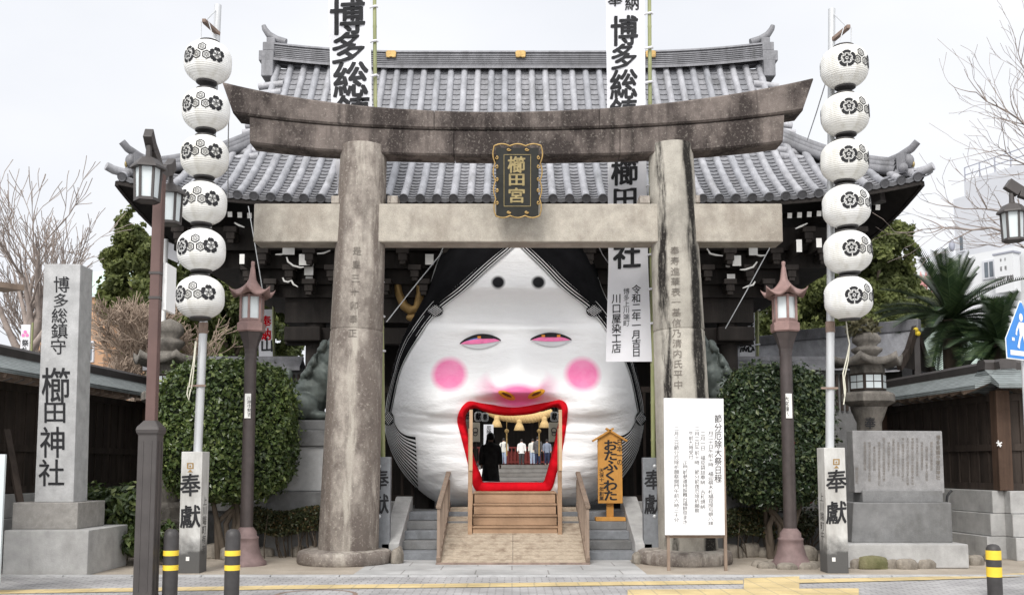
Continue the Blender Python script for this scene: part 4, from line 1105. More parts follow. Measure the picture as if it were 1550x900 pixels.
def off_post(x0, xm, x1, yt, yb, lab, side_right, side_text):
    """front face between two of the three measured edges, the side face between the others"""
    fx = (x0, xm) if side_right else (xm, x1)
    d = 15.05; a = W(fx[0], (yt+yb)/2, d); b_ = W(fx[1], (yt+yb)/2, d); wd = b_.x-a.x; b_.z = W(fx[1], yt, d).z
    z1 = b_.z; dep = .36
    t = thing('offering_post', lab, 'post', ((a.x+b_.x)/2, d+dep/2, 0))
    mb = MB(); mb.box(((a.x+b_.x)/2, d+dep/2, z1/2), (wd, dep, z1)); mb.build('shaft', MT['postwhite'], t, bevel=.008)
    cx = (fx[0]+fx[1])/2; fn = plane_fn(d-.004)
    mb = MB()
    for ch, yy in (('奉', yt+51), ('獻', yt+99)): put(mb, ch, fn, cx, yy, 27, 32, .022, .06)
    mb.build('lettering', MT['ink'], t)
    mb = MB()
    f2 = lambda u, v: W(cx+u, yt+22-v, d-.004)
    ringp(mb, f2, dens([(-5, -4), (5, -4), (5, 5), (-5, 5)], 2), dens([(-3, -2.4), (3, -2.4), (3, 3.4), (-3, 3.4)], 2)); poly(mb, f2, circ(0, 0, 1.5, 8), 1)
    mb.prism([(W(cx-4, yt+30, d).x, W(cx, yt+31, d).z), (W(cx+4, yt+30, d).x, W(cx, yt+31, d).z), (W(cx, yt+30, d).x, W(cx, yt+27, d).z)], d-.006, d-.001)
    mb.build('small_emblem', MT['oldgilt'], t)
    mb = MB(); mb.box((W(cx-4, yb-19, d).x, d-.003, W(cx, yb-19, d).z), (.05, .006, .06)); mb.build('socket_plate', MT['white_tip'], t)
    if side_text:
        mb = MB(); xs = b_.x if side_right else a.x; sg = 1 if side_right else -1
        fs = lambda u, v: Vector((xs+sg*.004, d+dep*.5+sg*u, v)) 
        for i, ch in enumerate(side_text):
            put(mb, ch, fs, 0, z1-.75-i*.145, .17, .13, .0, 0, 0, -1)
        # mirror handled by direction of u
        mb.build('side_lettering', MT['inkgrey'], t)
    return t
off_post(272, 304, 313, 683, 864, 'weathered white post lettered in black under the left lantern string', True, '上川端町有志')
off_post(1242, 1250, 1282, 677, 865, 'weathered white post lettered in black under the right lantern string', False, '上川端町中')
# blue-grey offering slabs beside the torii feet
for x0, x1, yt, yb, lab, cx in ((568, 591, 691, 838, 'blue grey lettered slab half hidden behind the left torii pillar', 575), (975, 997, 692, 834, 'blue grey lettered slab half hidden behind the right torii pillar', 989)):
    d = 17.0; t = thing('offering_slab', lab, 'stone slab', (W((x0+x1)/2, 700, d).x, d, 0))
    a = W(x0-(14 if x0 < 700 else 0), yb, d); b_ = W(x1+(0 if x0 < 700 else 14), yt, d)
    mb = MB(); mb.box(((a.x+b_.x)/2, d+.09, b_.z/2), (b_.x-a.x, .18, b_.z)); mb.build('slab', MT['slate'], t, bevel=.01)
    mb = MB()
    for ch, y in (('奉', 726), ('献' if x0 < 700 else '獻', 763)): put(mb, ch, plane_fn(d-.004), cx, y, 24, 28, .02, .05)
    mb.build('lettering', MT['ink'], t)
    for yy in (705, 781):
        mb = MB(); c = W(574 if x0 < 700 else 991, yy, d); mb.ball((c.x, d, c.z), .033, 10, sc=(1, .4, 1)); mb.build('bolt', MT['steel'], t)

# ================================================================== BANNERS
def banner(lab, L_, R_, ys, d0, pole, chars, group, ytop):
    """cloth between two measured edges hung from a bamboo pole"""
    def dep(x, y): return d0+.05*math.sin(x*.06+y*.018)+.03*math.sin(y*.05+x*.02)
    fn = lambda x, y: W(x, y, dep(x, y))
    bl = W(pole[-1][0], pole[-1][1], d0+.1); t = thing('banner', lab, 'banner', (bl.x, d0+.1, 0), group)
    mb = MB(); Y = np.linspace(ys[0], ys[1], 50)
    rows = [[fn(x, y) for x in np.linspace(interp(L_, y), interp(R_, y), 12)] for y in Y]
    mb.grid(rows); mb.grid([[p+Vector((0, .004, 0)) for p in reversed(r)] for r in rows])
    mb.build('cloth', MT['cloth'], t)
    mb = MB(); f2 = lambda x, y: fn(x, y)+Vector((0, -.008, 0))
    for ch, x, y, w_, h_, bo in chars: put(mb, ch, f2, x, y, w_, h_, bo, .05)
    mb.build('lettering', MT['ink'], t)
    P = [W(x, y, d0+.06) for x, y in pole]; mb = MB(); pts = []; rs = []
    n_ = 17
    for i in range(n_+1):
        f = i/n_; 
        for df, k in ((-.003, 1), (0, 1.13), (.003, 1)):
            y = pole[0][1]+(pole[-1][1]-pole[0][1])*min(1, max(0, f+df)); x = interp(sorted((b, a) for a, b in pole), y)
            pts.append(W(x, y, d0+.06)); rs.append(.042*k*(.8+.2*f))
    mb.tube(pts, rs, 12); mb.build('bamboo_pole', MT['bamboo'], t)
    y = ytop
    while y < ys[1]-6:
        if y > ys[0]:
            mb = MB(); xr = interp(R_, y); xp = interp(sorted((b, a) for a, b in pole), y)
            a = fn(xr-1, y); c = W(xp, y-1, d0+.05)
            mb.tube([a, (a+c)/2+Vector((0, -.03, 0)), c+Vector((.03, -.05, 0)), c+Vector((.055, 0, 0))], .022, 6); mb.build('tie_loop', MT['cloth'], t)
        y += 52
    return t
BG = 'tall white banners on bamboo poles'
banner('tall white banner behind the left torii pillar', [(-120, 494), (0, 497), (150, 501), (300, 512), (540, 519)], [(-120, 556), (0, 560), (160, 563), (300, 570), (540, 574)], (-120, 540), 17.75,
       [(566, -130), (567, 0), (568, 150), (578, 500), (581, 836)], [('納', 527, -58, 30, 30, .02), ('博', 526, 27, 46, 50, .03), ('多', 527, 74, 46, 44, .03), ('総', 531, 122, 46, 50, .03), ('鎮', 534, 172, 46, 50, .03)], BG, 12)
# white cloth of the right one carries the donor names
sm = [(c, 963, 438+13.6*i, 12, 12.6, .012) for i, c in enumerate('令和二年一月吉日')]+[(c, 948, 441+9.6*i, 8.5, 8.8, .0) for i, c in enumerate('博多上川端町')]+[(c, 933, 452+15*i, 12.5, 13.5, .012) for i, c in enumerate('川口屋染工店')]
banner('tall white banner hanging in front of the face beside the right torii pillar', [(-120, 916), (0, 917), (160, 919), (400, 921), (548, 917)], [(-120, 972), (0, 976), (160, 977), (400, 981), (548, 987)], (-120, 547), 17.75,
       [(982, -130), (983, 0), (984, 160), (988, 560), (990, 836)], [('奉', 931, 0, 19, 20, .02), ('納', 957, 6, 19, 20, .02), ('博', 945, 48, 36, 42, .03), ('多', 944, 87, 36, 36, .03), ('総', 944, 129, 36, 42, .03), ('鎮', 944, 172, 36, 42, .03), ('守', 945, 214, 36, 36, .03), ('櫛', 946, 261, 36, 38, .03), ('田', 946, 302, 34, 34, .03), ('神', 947, 345, 36, 38, .03), ('社', 949, 387, 36, 38, .03)]+sm, BG, 22)
banner('short white banner hanging under the eaves at the far right of the gate', [(430, 1119), (545, 1120)], [(430, 1142), (545, 1143)], (425, 541), 24.5,
       [(1146, 330), (1147, 620)], [('守', 1129, 446, 18, 22, .02), ('鎮', 1130, 462, 18, 20, .03), ('多', 1130, 492, 20, 22, .03), ('総', 1131, 521, 20, 24, .03)], BG, 470)
t = banner('white banner with red letters behind the left copper lantern', [(460, 390), (545, 392)], [(460, 412), (545, 413)], (468, 541), 24.5,
       [(414, 420), (414, 620)], [('山', 404, 522, 17, 20, .03)], BG, 900)
mb = MB(); fn = lambda x, y: W(x, y, 24.5+.05*math.sin(x*.06+y*.018)+.03*math.sin(y*.05+x*.02)-.008)
for ch, y in (('奉', 487), ('納', 506)): put(mb, ch, fn, 402, y, 15, 17, .03, .05)
mb.build('red_lettering', MT['red'], t)

# ================================================================== COPPER PEDESTAL LANTERNS
def copper_lantern(cx, d, yb, lab, stain):
    z = lambda y: W(cx, y, d).z
    x0 = W(cx, 600, d).x; gz = 0
    t = thing('copper_lantern', lab, 'street lantern', (x0, d, gz)); s = d/F
    mb = MB(); mb.lathe([(.33, .0), (.33, .06), (.28, .10), (.235, .20), (.20, .34), (.195, .42), (.20, .43), (.20, .46), (.17, .47), (.165, .54), (.12, .60), (.10, .62)], (x0, d, gz), 24); mb.build('bell_base', MT['copper_base'], t)
    mb = MB(); mb.tube([(x0, d, .6), (x0, d, z(600)), (x0, d, z(535))], [.105, .10, .098], 16); mb.build('pole', MT['copper_pole'], t)
    mb = MB(); mb.lathe([(.098, z(540)), (.11, z(528)), (.15, z(516)), (.20, z(504)), (.215, z(503))], (x0, d, 0), 6, ph=R(30), smooth=False); mb.build('flared_neck', MT['copper_pole'], t)
    mb = MB(); mb.lathe([(.215, z(503)), (.238, z(501)), (.238, z(490)), (.225, z(489)), (.205, z(489)), (.205, z(486))], (x0, d, 0), 6, ph=R(30), smooth=False); mb.build('tray', MT['copper'], t)
    z0, z1 = z(486), z(447)
    mb = MB(); mb.lathe([(.165, z0), (.165, z1)], (x0, d, 0), 6, ph=R(30), smooth=False); mb.build('glass', MT['glass_w'], t)
    mb = MB()
    for k in range(6):
        a = R(30+60*k); p = Vector((x0+.185*math.cos(a), d+.185*math.sin(a), 0)); mb.beam(p+Vector((0, 0, z0)), p+Vector((0, 0, z1)), .035, .035, up=(0, 1, 0))
        a2 = R(90+60*k); p2 = Vector((x0+.185*math.cos(a2), d+.185*math.sin(a2), 0))
        for zz_ in (z0+.02, z1-.02): mb.beam(p+Vector((0, 0, zz_)), p2+Vector((0, 0, zz_)), .03, .03)
    mb.build('frame', MT['copper'], t)
    rows = []
    for q in np.linspace(0, 1, 12):
        r = []
        for j in range(48):
            a = 2*math.pi*j/48; ca = math.cos(((a-R(30)) % R(60))-R(30)); hexr = .36*math.cos(R(30))/ca
            corner = ((hexr/.36-math.cos(R(30)))/(1-math.cos(R(30))))
            rad = .035+(hexr*(1+.10*corner*q)-.035)*q
            zz_ = z(405)+(z(447)-z(405))*(q**.36)+.13*corner*q**5-.0
            r.append((x0+rad*math.cos(a), d+rad*math.sin(a), zz_))
        rows.append(r)
    rows.append([(x0+(x-x0)*.96, d+(y-d)*.96, zq-.045) for x, y, zq in rows[-1]]); rows.append([(x0+(x-x0)*.5, d+(y-d)*.5, z(447)+.02) for x, y, zq in rows[-1]])
    mb = MB(); mb.grid(rows, closed=True)
    mb.lathe([(.04, z(408)), (.028, z(402)), (.034, z(399)), (.03, z(396)), (0, z(395))], (x0, d, 0), 12); mb.build('curved_roof', MT['copper'], t)
    mb = MB(); mb.box((x0, d-.105, (z(596)+z(633))/2), (.10, .02, z(596)-z(633))); pp = mb.build('name_plate', MT['white_tip'], t, bevel=.003)
    mb = MB(); column(mb, '川原中勢吉' if cx < 700 else '大宮鐘八', plane_fn(d-.119), cx-.2, 599, 630, 6.5, .0); mb.build('lettering', MT['ink'], pp)
    return t
copper_lantern(378, 16.3, 842, 'pink copper lantern on a slim brown pole before the left clipped shrub', 0)
copper_lantern(1191, 16.0, 860, 'pink copper lantern on a slim brown pole before the right clipped shrub', 0)

# ================================================================== BROWN STREET LAMPS
def lamp_head(par_label=None):
    pass
def street_lamp(loc, lab):
    t = thing('street_lamp', lab, 'street lamp', loc, 'brown street lamps')
    x, y, _ = loc
    mb = MB()
    pr = [(.19, 0), (.19, .05), (.175, .07), (.165, .10), (.165, 1.97), (.19, 1.99), (.20, 2.03), (.19, 2.06), (.10, 2.14)]
    mb.lathe([(r*.98, z) for r, z in pr], (x, y, 0), 4, ph=R(45), smooth=False); bx = mb.build('square_base', MT['lampgrey'], t, bevel=.012)
    mb = MB()
    for sx, sy in ((0, -1), (-1, 0), (1, 0)):
        for o in (-.05, .05):
            mb.box((x+sx*.1155+(o if sx == 0 else 0), y+sy*.1155+(o if sy == 0 else 0), 1.02), (.016 if sx == 0 else .008, .016 if sy == 0 else .008, 1.75))
    mb.build('raised_moulding', MT['lampgrey'], bx)
    mb = MB(); mb.box((x, y, 3.6), (.118, .118, 3.1)); mb.build('pole', MT['lampbrown'], t, bevel=.01)
    for z in (3.92, 3.62):
        mb = MB(); mb.box((x, y, z), (.135, .135, .03)); mb.build('clamp', MT['lampgrey'], t)
    for sg in (-1, 1):
        hx, hy = x+sg*.045, y+sg*-.0
        dv = Vector((sg*-.06, sg*.55, 0))      # heads front and back of the post
        c = Vector((x, y, 0))+dv*1.0
        mb = MB(); P = [Vector((x, y, 5.10)), Vector((x, y, 5.26))+dv*.35, Vector((x, y, 5.35))+dv*.8, Vector((x, y, 5.47))+dv*1.1]
        mb.tube([Vector((x, y, 5.0)), Vector((x, y, 5.14))], .06, 10)
        for a, b_ in zip(P[:-1], P[1:]): mb.beam(a, b_, .10, .15)
        ar = mb.build('arm', MT['lampgrey'], t, bevel=.008)
        h = c+Vector((0, 0, 5.08)); n6 = 6
        mb = MB(); mb.lathe([(.205, -.03), (.20, -.005), (.165, .03), (.115, .085), (.07, .10), (.035, .12), (.03, .25), (0, .25)], h, 6, ph=R(15), smooth=False); hd = mb.build('lamp_roof', MT['lampgrey'], t)
        mb = MB(); mb.lathe([(.125, -.39), (.142, -.03)], h, 6, ph=R(15), smooth=False); mb.build('frosted_pane', MT['glass_w'], hd)
        mb = MB()
        for k in range(6):
            a = R(15+60*k); mb.beam(h+Vector((.145*math.cos(a), .145*math.sin(a), -.03)), h+Vector((.133*math.cos(a), .133*math.sin(a), -.40)), .026, .026, up=(0, 1, 0))
        mb.lathe([(.15, -.42), (.15, -.385), (.11, -.385)], h, 6, ph=R(15), smooth=False); mb.lathe([(.11, -.42), (.15, -.42)], h, 6, ph=R(15), smooth=False, cap=False)
        mb.build('lamp_frame', MT['lampgrey'], hd)
    return t
lp = street_lamp((-4.31, 11.85, 0), 'brown street lamp with a square base beside the tall stone marker')
mb = MB(); p = Vector((-4.22, 12.05, 3.77)); mb.box(p, (.05, .34, .58)); pl_ = mb.build('notice_panel', MT['white'], lp, bevel=.005)
rl = copy_tree(lp); rl.location = (7.42, 13.3, 0); rl.rotation_euler.z = R(80); rl['label'] = 'street lamp at the right edge whose six-sided head hangs before the bare branches'
for ch in list(rl.children):
    if ch.name.startswith('notice'): bpy.data.objects.remove(ch)
# ================================================================== BOLLARDS
def bollard(x, y, h, bands, lab):
    t = thing('bollard', lab, 'bollard', (x, y, 0), 'striped bollards')
    mb = MB(); mb.lathe([(.088, 0), (.088, h-.09), (.084, h-.05), (.066, h-.015), (.035, h), (0, h+.003)], (x, y, 0), 24); mb.build('post', MT['bollard'], t)
    for z0, z1 in bands:
        mb = MB(); mb.lathe([(.0905, z0), (.0905, z1)], (x, y, 0), 24, cap=False); mb.build('yellow_band', MT['yellow'], t)
p = W(260, 800, 11.9); h = p.z; zb = lambda y: W(260, y, 11.9).z
B = [(zb(840), zb(832)), (zb(862), zb(854))]
bollard(p.x, 11.9, h, B, 'charcoal bollard with two yellow bands next to the street lamp base')
bollard(W(353, 800, 11.9).x, 11.9, h, B, 'charcoal bollard with two yellow bands in front of the left copper lantern')
p = W(1503, 823, 12.4); z_ = lambda y: W(1503, y, 12.4).z
bollard(p.x, 12.4, p.z, [(z_(846), z_(832)), (z_(872), z_(857))], 'lower charcoal bollard with two wide yellow bands in front of the right fence')
# ================================================================== STONE MARKER
d = 14.9; t = thing('stone_marker', 'tall pale stone marker engraved with the shrine name on a stepped base', 'stone marker', (W(92, 860, d).x, d+.6, 0))
a = W(3, 868, 14.75); b_ = W(60, 802, 14.75); xr = W(133, 830, 14.75).x
mb = MB(); mb.box(((a.x+xr)/2, 14.75+.75, b_.z/2), (xr-a.x, 1.5, b_.z)); mb.build('lower_base', MT['concrete'], t, bevel=.012)
zb0 = b_.z; x0, x1 = W(18, 790, 15.0).x, W(117, 790, 15.0).x; zb1 = W(60, 762, 15.0).z+.02
mb = MB(); mb.box(((x0+x1)/2, 15.0+.5, (zb0+zb1)/2), (x1-x0, 1.0, zb1-zb0)); mb.build('upper_base', MT['granite_red'], t, bevel=.012)
d = 15.12; f = [W(52, 757, d), W(111, 757, d)]; g = [W(66, 399, d), W(121, 399, d)]; z0 = zb1; z1 = g[0].z
dep = .50
bot = [Vector((f[0].x, d, z0)), Vector((f[1].x, d, z0)), Vector((f[1].x, d+dep, z0)), Vector((f[0].x, d+dep, z0))]
topq = [Vector((g[0].x, d+.02, z1)), Vector((g[1].x, d+.02, z1)), Vector((g[1].x, d+dep-.02, z1)), Vector((g[0].x, d+dep-.02, z1))]
mb = MB(); mb.hexa(bot, topq); mk = mb.build('inscribed_shaft', MT['granite'], t, bevel=.01)
mb = MB()
fd = lambda u, v: W(u, v, d-.004+.02*max(0, (757-v)/358))
for ch, x, y, w_, h_ in (('博', 93, 431, 21, 23), ('多', 92, 455, 21, 20), ('総', 90, 478, 21, 21), ('鎮', 90, 501, 22, 22), ('守', 88, 525, 21, 22)): put(mb, ch, fd, x, y, w_, h_, .008)
for ch, x, y, w_, h_ in (('櫛', 85, 584, 38, 50), ('田', 83, 624, 32, 31), ('神', 80, 670, 34, 44), ('社', 78, 716, 34, 38)): put(mb, ch, fd, x, y, w_, h_, .012)
mb.build('engraved_lettering', MT['ink'], mk)
# ================================================================== NOTICE BOARD
d = 15.35; t = thing('notice_board', 'tall white handwritten notice board on two wooden legs before the right pillar', 'notice board', (W(1052, 860, d).x, d, 0))
q = [W(1007, 809, d), W(1097, 809, d), W(1095, 603, d), W(1005, 602, d)]
mb = MB(); mb.hexa(q, [p+Vector((0, .05, 0)) for p in q]); mb.build('paper_panel', MT['paper'], t)
for x in (1011, 1097):
    p = W(x, 700, d); mb = MB(); mb.box((p.x, d+.03+.05, .95), (.045, .05, 1.9)); mb.build('leg', MT['rail'], t)
mb = MB(); a = W(1009, 812, d); b_ = W(1097, 812, d); mb.beam((a.x, d+.08, a.z), (b_.x, d+.08, b_.z), .03, .04); mb.build('rail', MT['rail'], t)
mb = MB(); fn = plane_fn(d-.004)
for s_, x, y0, y1, w_, b_ in (('節分厄除大祭日程', 1087, 627, 730, 10, .006), ('一月二十日午前十時 福迎祭木札福豆授与祭八拝', 1076, 645, 795, 7.5, 0), ('二月一日 福豆袋詰奉納 古札焼納', 1064, 652, 770, 7.0, 0), ('二月二日午前十時 節分前夜厄除祈願祭', 1055, 645, 776, 7.0, 0), ('午前九時受付', 1046, 652, 695, 6.5, 0), ('正門前参道特設舞台福餅豆まき', 1037, 697, 793, 7.0, 0), ('二月三日節分厄除祈願祭開門午前六時三十分', 1024, 645, 790, 7.0, 0)):
    column(mb, s_, fn, x, y0, y1, w_, b_, .04)
mb.build('handwriting', MT['inkgrey'], t)
# ================================================================== CEDAR SHOP SIGN ON THE STEPS
d = 18.35; sx = W(923, 785, d); zst = .602; t = thing('wooden_sign', 'orange cedar sign with a small gabled roof standing on the steps right of the ramp', 'sign', (sx.x, d+.05, zst))
wx0, wx1 = W(905, 760, d).x, W(942, 760, d).x; zt = W(923, 664, d).z; zb_ = W(923, 761, d).z; zp = W(923, 653, d).z; xm = (wx0+wx1)/2
mb = MB(); a = W(901, 790, d); b_ = W(946, 779, d); mb.box((xm, d+.03, zst+.035), (b_.x-a.x, .27, .07)); mb.build('foot', MT['signwood'], t, bevel=.008)
mb = MB(); mb.box((xm, d+.045, (zst+.06+zb_+.1)/2), (.13, .06, zb_+.1-zst-.06)); mb.build('stem', MT['signwood'], t, bevel=.004)
mb = MB(); mb.prism([(wx0, zb_), (wx1, zb_), (wx1, zt), (xm, zp), (wx0, zt)], d-.06, d+.01); mb.build('board', MT['signwood'], t, bevel=.004)
mb = MB()
for sg in (-1, 1):
    a = Vector((xm-sg*.07, d-.03, zp+.06)); b_ = Vector((xm+sg*.32, d-.03, zt-.04)); mb.beam(a, b_, .16, .035)
mb.build('gable_roof', MT['signwood'], t, bevel=.004)
mb = MB(); fn = plane_fn(d-.064)
column(mb, 'おたふくわた', fn, 924, 666, 757, 19, .035, .0, fill=1.02)
column(mb, '日本一の', fn, 938, 664, 704, 8.0, .01); column(mb, '天保十一年創業', fn, 910.5, 708, 757, 6.0, .008)
mb.build('lettering', MT['ink'], t)
# ================================================================== ROOFED BOARD FENCES ON BOTH SIDES
def fence(name, label, P, zt, side_in, base_h, corner=None):
    """P: polyline on plan; roof ridge at height zt; stone base, dark boards, posts, small copper roof"""
    t = thing(name, label, 'fence', (P[0][0], P[0][1], 0))
    mbS = MB(); mbW = MB(); mbR = MB(); mbG = MB(); EB = []
    for a, b_ in zip(P[:-1], P[1:]):
        a = Vector((*a, 0)); b_ = Vector((*b_, 0)); dr = (b_-a).normalized(); nn = Vector((-dr.y, dr.x, 0)); ln = (b_-a).length
        ang = math.atan2(dr.y, dr.x); mid_ = (a+b_)/2
        courses = 3; hh = base_h/courses
        for k in range(courses):
            nb = max(1, int(ln/1.3))
            for j in range(nb):
                c = a+dr*(ln*(j+.5)/nb); th = .62-.10*k+(.06 if k == 0 else 0)
                mbS.box((c.x, c.y, hh*(k+.5)), (ln/nb-.006, th, hh-.006), ang)
        mbW.box((mid_.x, mid_.y, (base_h+zt-.55)/2), (ln, .07, zt-.55-base_h), ang)
        for z in (base_h+.06, base_h+.75, zt-.62): mbW.box((mid_.x, mid_.y, z), (ln, .16, .12), ang)
        n_ = max(1, int(ln/.32))
        for k in range(n_+1):
            c = a+dr*(ln*k/n_)
            for s_ in (-1, 1): mbW.box((c.x+nn.x*s_*.045, c.y+nn.y*s_*.045, (base_h+zt-.55)/2), (.035, .03, zt-.6-base_h), ang)
        ov = .62; prof = [(-ov, zt-.50), (-ov, zt-.43), (-.12, zt-.14), (.12, zt-.14), (ov, zt-.43), (ov, zt-.50), (.1, zt-.30), (-.1, zt-.30)]
        rows = [[(p.x+nn.x*o, p.y+nn.y*o, z) for o, z in prof] for p in (a-dr*.3, b_+dr*.3)]
        mbR.grid(rows, closed=True, smooth=False); mbR.add(rows[0], [list(range(8))]); mbR.add(rows[1], [list(range(7, -1, -1))])
        prof = [(-.14, zt-.16), (-.16, zt-.02), (-.11, zt+.03), (.11, zt+.03), (.16, zt-.02), (.14, zt-.16)]
        rows = [[(p.x+nn.x*o, p.y+nn.y*o, z) for o, z in prof] for p in (a-dr*.3, b_+dr*.3)]
        mbG.grid(rows, closed=True, smooth=False); mbG.add(rows[0], [list(range(6))]); mbG.add(rows[1], [list(range(5, -1, -1))])
        n_ = max(2, int(ln/.36))
        for k in range(n_):
            c = a+dr*(ln*(k+.5)/n_)
            for s_ in (-1, 1):
                e = MB(); e.beam(c+nn*s_*.1+Vector((0, 0, zt-.36)), c+nn*s_*(ov-.06)+Vector((0, 0, zt-.53)), .06, .07); EB.append(e)
    mbS.build('stone_base', MT['concrete'], t, bevel=.012); mbW.build('board_wall', MT['fencewood'], t)
    r = mbR.build('copper_roof', MT['copper_roof'], t); mbG.build('ridge_cap', MT['lampgrey'], r)
    for e in EB: e.build('rafter', MT['rail'], r)
    for p in P:
        mb = MB(); mb.box((p[0], p[1], (base_h+zt-.5)/2), (.24, .24, zt-.5-base_h)); mb.build('post', MT['fencepost'], t, bevel=.01)
    return t
fence('roofed_fence', 'dark board fence with a green copper roof behind the tall stone marker on the left', [(-8.55, 11.0), (-8.05, 21.6)], 3.52, 1, 1.15)
fence('roofed_fence', 'dark board fence with a green copper roof on a stone base at the right corner', [(14.5, 17.35), (8.55, 17.35), (8.15, 21.6)], 3.42, -1, 1.18)
mb = MB(); c = W(1512, 672, 17.2)
for a in (0.5, 2.0, 2.7): mb.tube([c, c+Vector((.05*math.cos(a), -.02, .07*math.sin(a)))], .014, 5); mb.tube([c, c-Vector((.04*math.cos(a), .02, .05*math.sin(a)))], .012, 5)
tag(mb.build('tied_paper_strip', MT['white']), 'white knotted paper strip fixed to the dark boards of the right fence', 'paper strip')
mb = MB(); a = W(15, 650, 15.5); b_ = W(50, 740, 15.2); mb.beam((-7.9, a.y, a.z), (-7.45, b_.y, .9), .10, .05)
tag(mb.build('leaning_plank', MT['fencewood']), 'dark plank leaning on the left board fence behind the stone marker', 'plank')
# low grey wall with a tiled coping joining the fences to the gate
for sg, x0, x1, lab in ((-1, -8.0, -4.6, 'low dark wall with a grey coping left of the gate behind the clipped shrub'), (1, 4.9, 8.1, 'low dark wall with a grey coping right of the gate behind the clipped shrub')):
    t = thing('side_wall', lab, 'wall', ((x0+x1)/2, 21.7, 0))
    zt = W(700, 543, 21.7).z
    mb = MB(); mb.box(((x0+x1)/2, 21.7, (zt-.2)/2), (x1-x0, .22, zt-.2)); mb.build('wall_body', MT['granite_d'], t)
    mb = MB(); L0 = [(-.34, zt-.28), (-.34, zt-.2), (-.08, zt-.03), (-.08, zt+.05), (.08, zt+.05), (.08, zt-.03), (.34, zt-.2), (.34, zt-.28)]
    rows = [[(x, 21.7+o, z) for o, z in L0] for x in (x0, x1)]; mb.grid(rows, closed=True, smooth=False); mb.build('coping', MT['tile_ridge'], t)
    mb = MB(); n_ = 30
    for k in range(n_): mb.box((x0+(x1-x0)*(k+.5)/n_, 21.55, zt-.75), (.05, .03, .8))
    mb.build('lattice', MT['fencewood'], t)
# ================================================================== STONE LANTERNS
def stone_lantern(cx, d, k, lab, yfin, yroof0, yroof1, ywin0, ywin1, yplat, red):
    z = lambda y: W(cx, y, d).z; x0 = W(cx, 560, d).x; s = d/F
    t = thing('stone_lantern', lab, 'stone lantern', (x0, d, 0), 'stone lanterns')
    hx = dict(smooth=False, ph=0)
    zp = z(yplat); zn = zp-.38
    mb = MB(); mb.lathe([(.75, 0), (.75, .30), (.62, .32), (.60, .62), (.50, .66), (.44, .85), (.30, .95)], (x0, d, 0), 6, **hx); mb.build('base', MT['mossy'], t, bevel=.02)
    mb = MB(); mb.lathe([(.27, .95), (.24, 1.2), (.22, zn-.1), (.22, zn), (.25, zn+.06), (.33, zp-.10)], (x0, d, 0), 16); mb.build('shaft', MT['mossy'], t)
    mb = MB(); mb.lathe([(.33, zp-.10), (.50, zp), (.50, zp+.13), (.46, zp+.17), (.30, zp+.19)], (x0, d, 0), 6, **hx); mb.build('platform', MT['mossy'], t, bevel=.012)
    z0, z1 = zp+.18, z(yroof1)+.06
    mb = MB(); mb.lathe([(.31, z0), (.33, z1)], (x0, d, 0), 6, **hx); fb = mb.build('fire_box', MT['mossy'], t, bevel=.015)
    for a in (-90, -30, -150):
        q = Matrix.Rotation(R(a+90), 3, 'Z'); cc = Vector((x0, d, (z(ywin0)+z(ywin1))/2)); hw = .145; hh = abs(z(ywin0)-z(ywin1))/2
        mb = MB(); off = Vector((0, -.283, 0))
        mb.box(cc+q @ off, (2*hw+.05, .02, 2*hh+.05), q); wf = mb.build('window_frame', MT['fencewood'], fb)
        mb = MB()
        for ix in (-1, 1):
            for iz in (-1, 1): mb.box(cc+q @ Vector((ix*hw/2, -.292, iz*hh/2)), (hw-.018, .014, hh-.018), q)
        mb.build('paper_pane', MT['glass_w'], wf)
    rows = []
    for qv in np.linspace(0, 1, 9):
        r = []
        for j in range(48):
            a = 2*math.pi*j/48; hr = .66*math.cos(R(30))/math.cos((a % R(60))-R(30)); cf = (hr/.66-math.cos(R(30)))/(1-math.cos(R(30)))
            rad = .17+(hr-.17)*qv; zz_ = z(yroof0)+(z(yroof1)+.16-z(yroof0))*(qv**.75)+.12*cf*qv**4
            r.append((x0+rad*math.cos(a), d+rad*math.sin(a), zz_))
        rows.append(r)
    rows.append([(x, y, zz_-.13) for x, y, zz_ in rows[-1]]); rows.append([(x0+(x-x0)*.45, d+(y-d)*.45, z1) for x, y, zz_ in rows[-1]])
    mb = MB(); mb.grid(rows, closed=True); mb.build('hexagonal_roof', MT['mossy'], t)
    zf = z(yroof0); zt = z(yfin); h = zt-zf
    mb = MB(); mb.lathe([(.17, zf), (.20, zf+.08*h), (.27, zf+.2*h), (.28, zf+.3*h), (.19, zf+.38*h), (.17, zf+.42*h), (.25, zf+.55*h), (.26, zf+.7*h), (.20, zf+.86*h), (.09, zf+.95*h), (0, zt)], (x0, d, 0), 20); mb.build('jewel_finial', MT['mossy'], t)
    return t, x0, zn
stone_lantern(255, 18.3, 1, 'mossy stone lantern with a round finial between the lamp post and the left clipped shrub', 482, 532, 556, 570, 590, 606, False)
t, x0, zn = stone_lantern(1313, 18.3, 1, 'mossy stone lantern with a bushy top standing behind the engraved stone monument', 500, 540, 558, 568, 589, 608, True)
mb = MB(); put(mb, '奉', plane_fn(18.3-.262), 1317, 640, 15, 16, .02); mb.build('lettering', MT['ink'], t)
mb = MB(); P, dr = blob_points(260, W(1305, 497, 18.3), .24, (1.3, 1, .8)); leaf_cloud(mb, P, .06, 3.0, .3)
MT['drygrass'] = leafm('dry_moss', (.07, .07, .04), (.14, .13, .08), (.2, .18, .12)); mb.build('moss_tuft', MT['drygrass'], t)
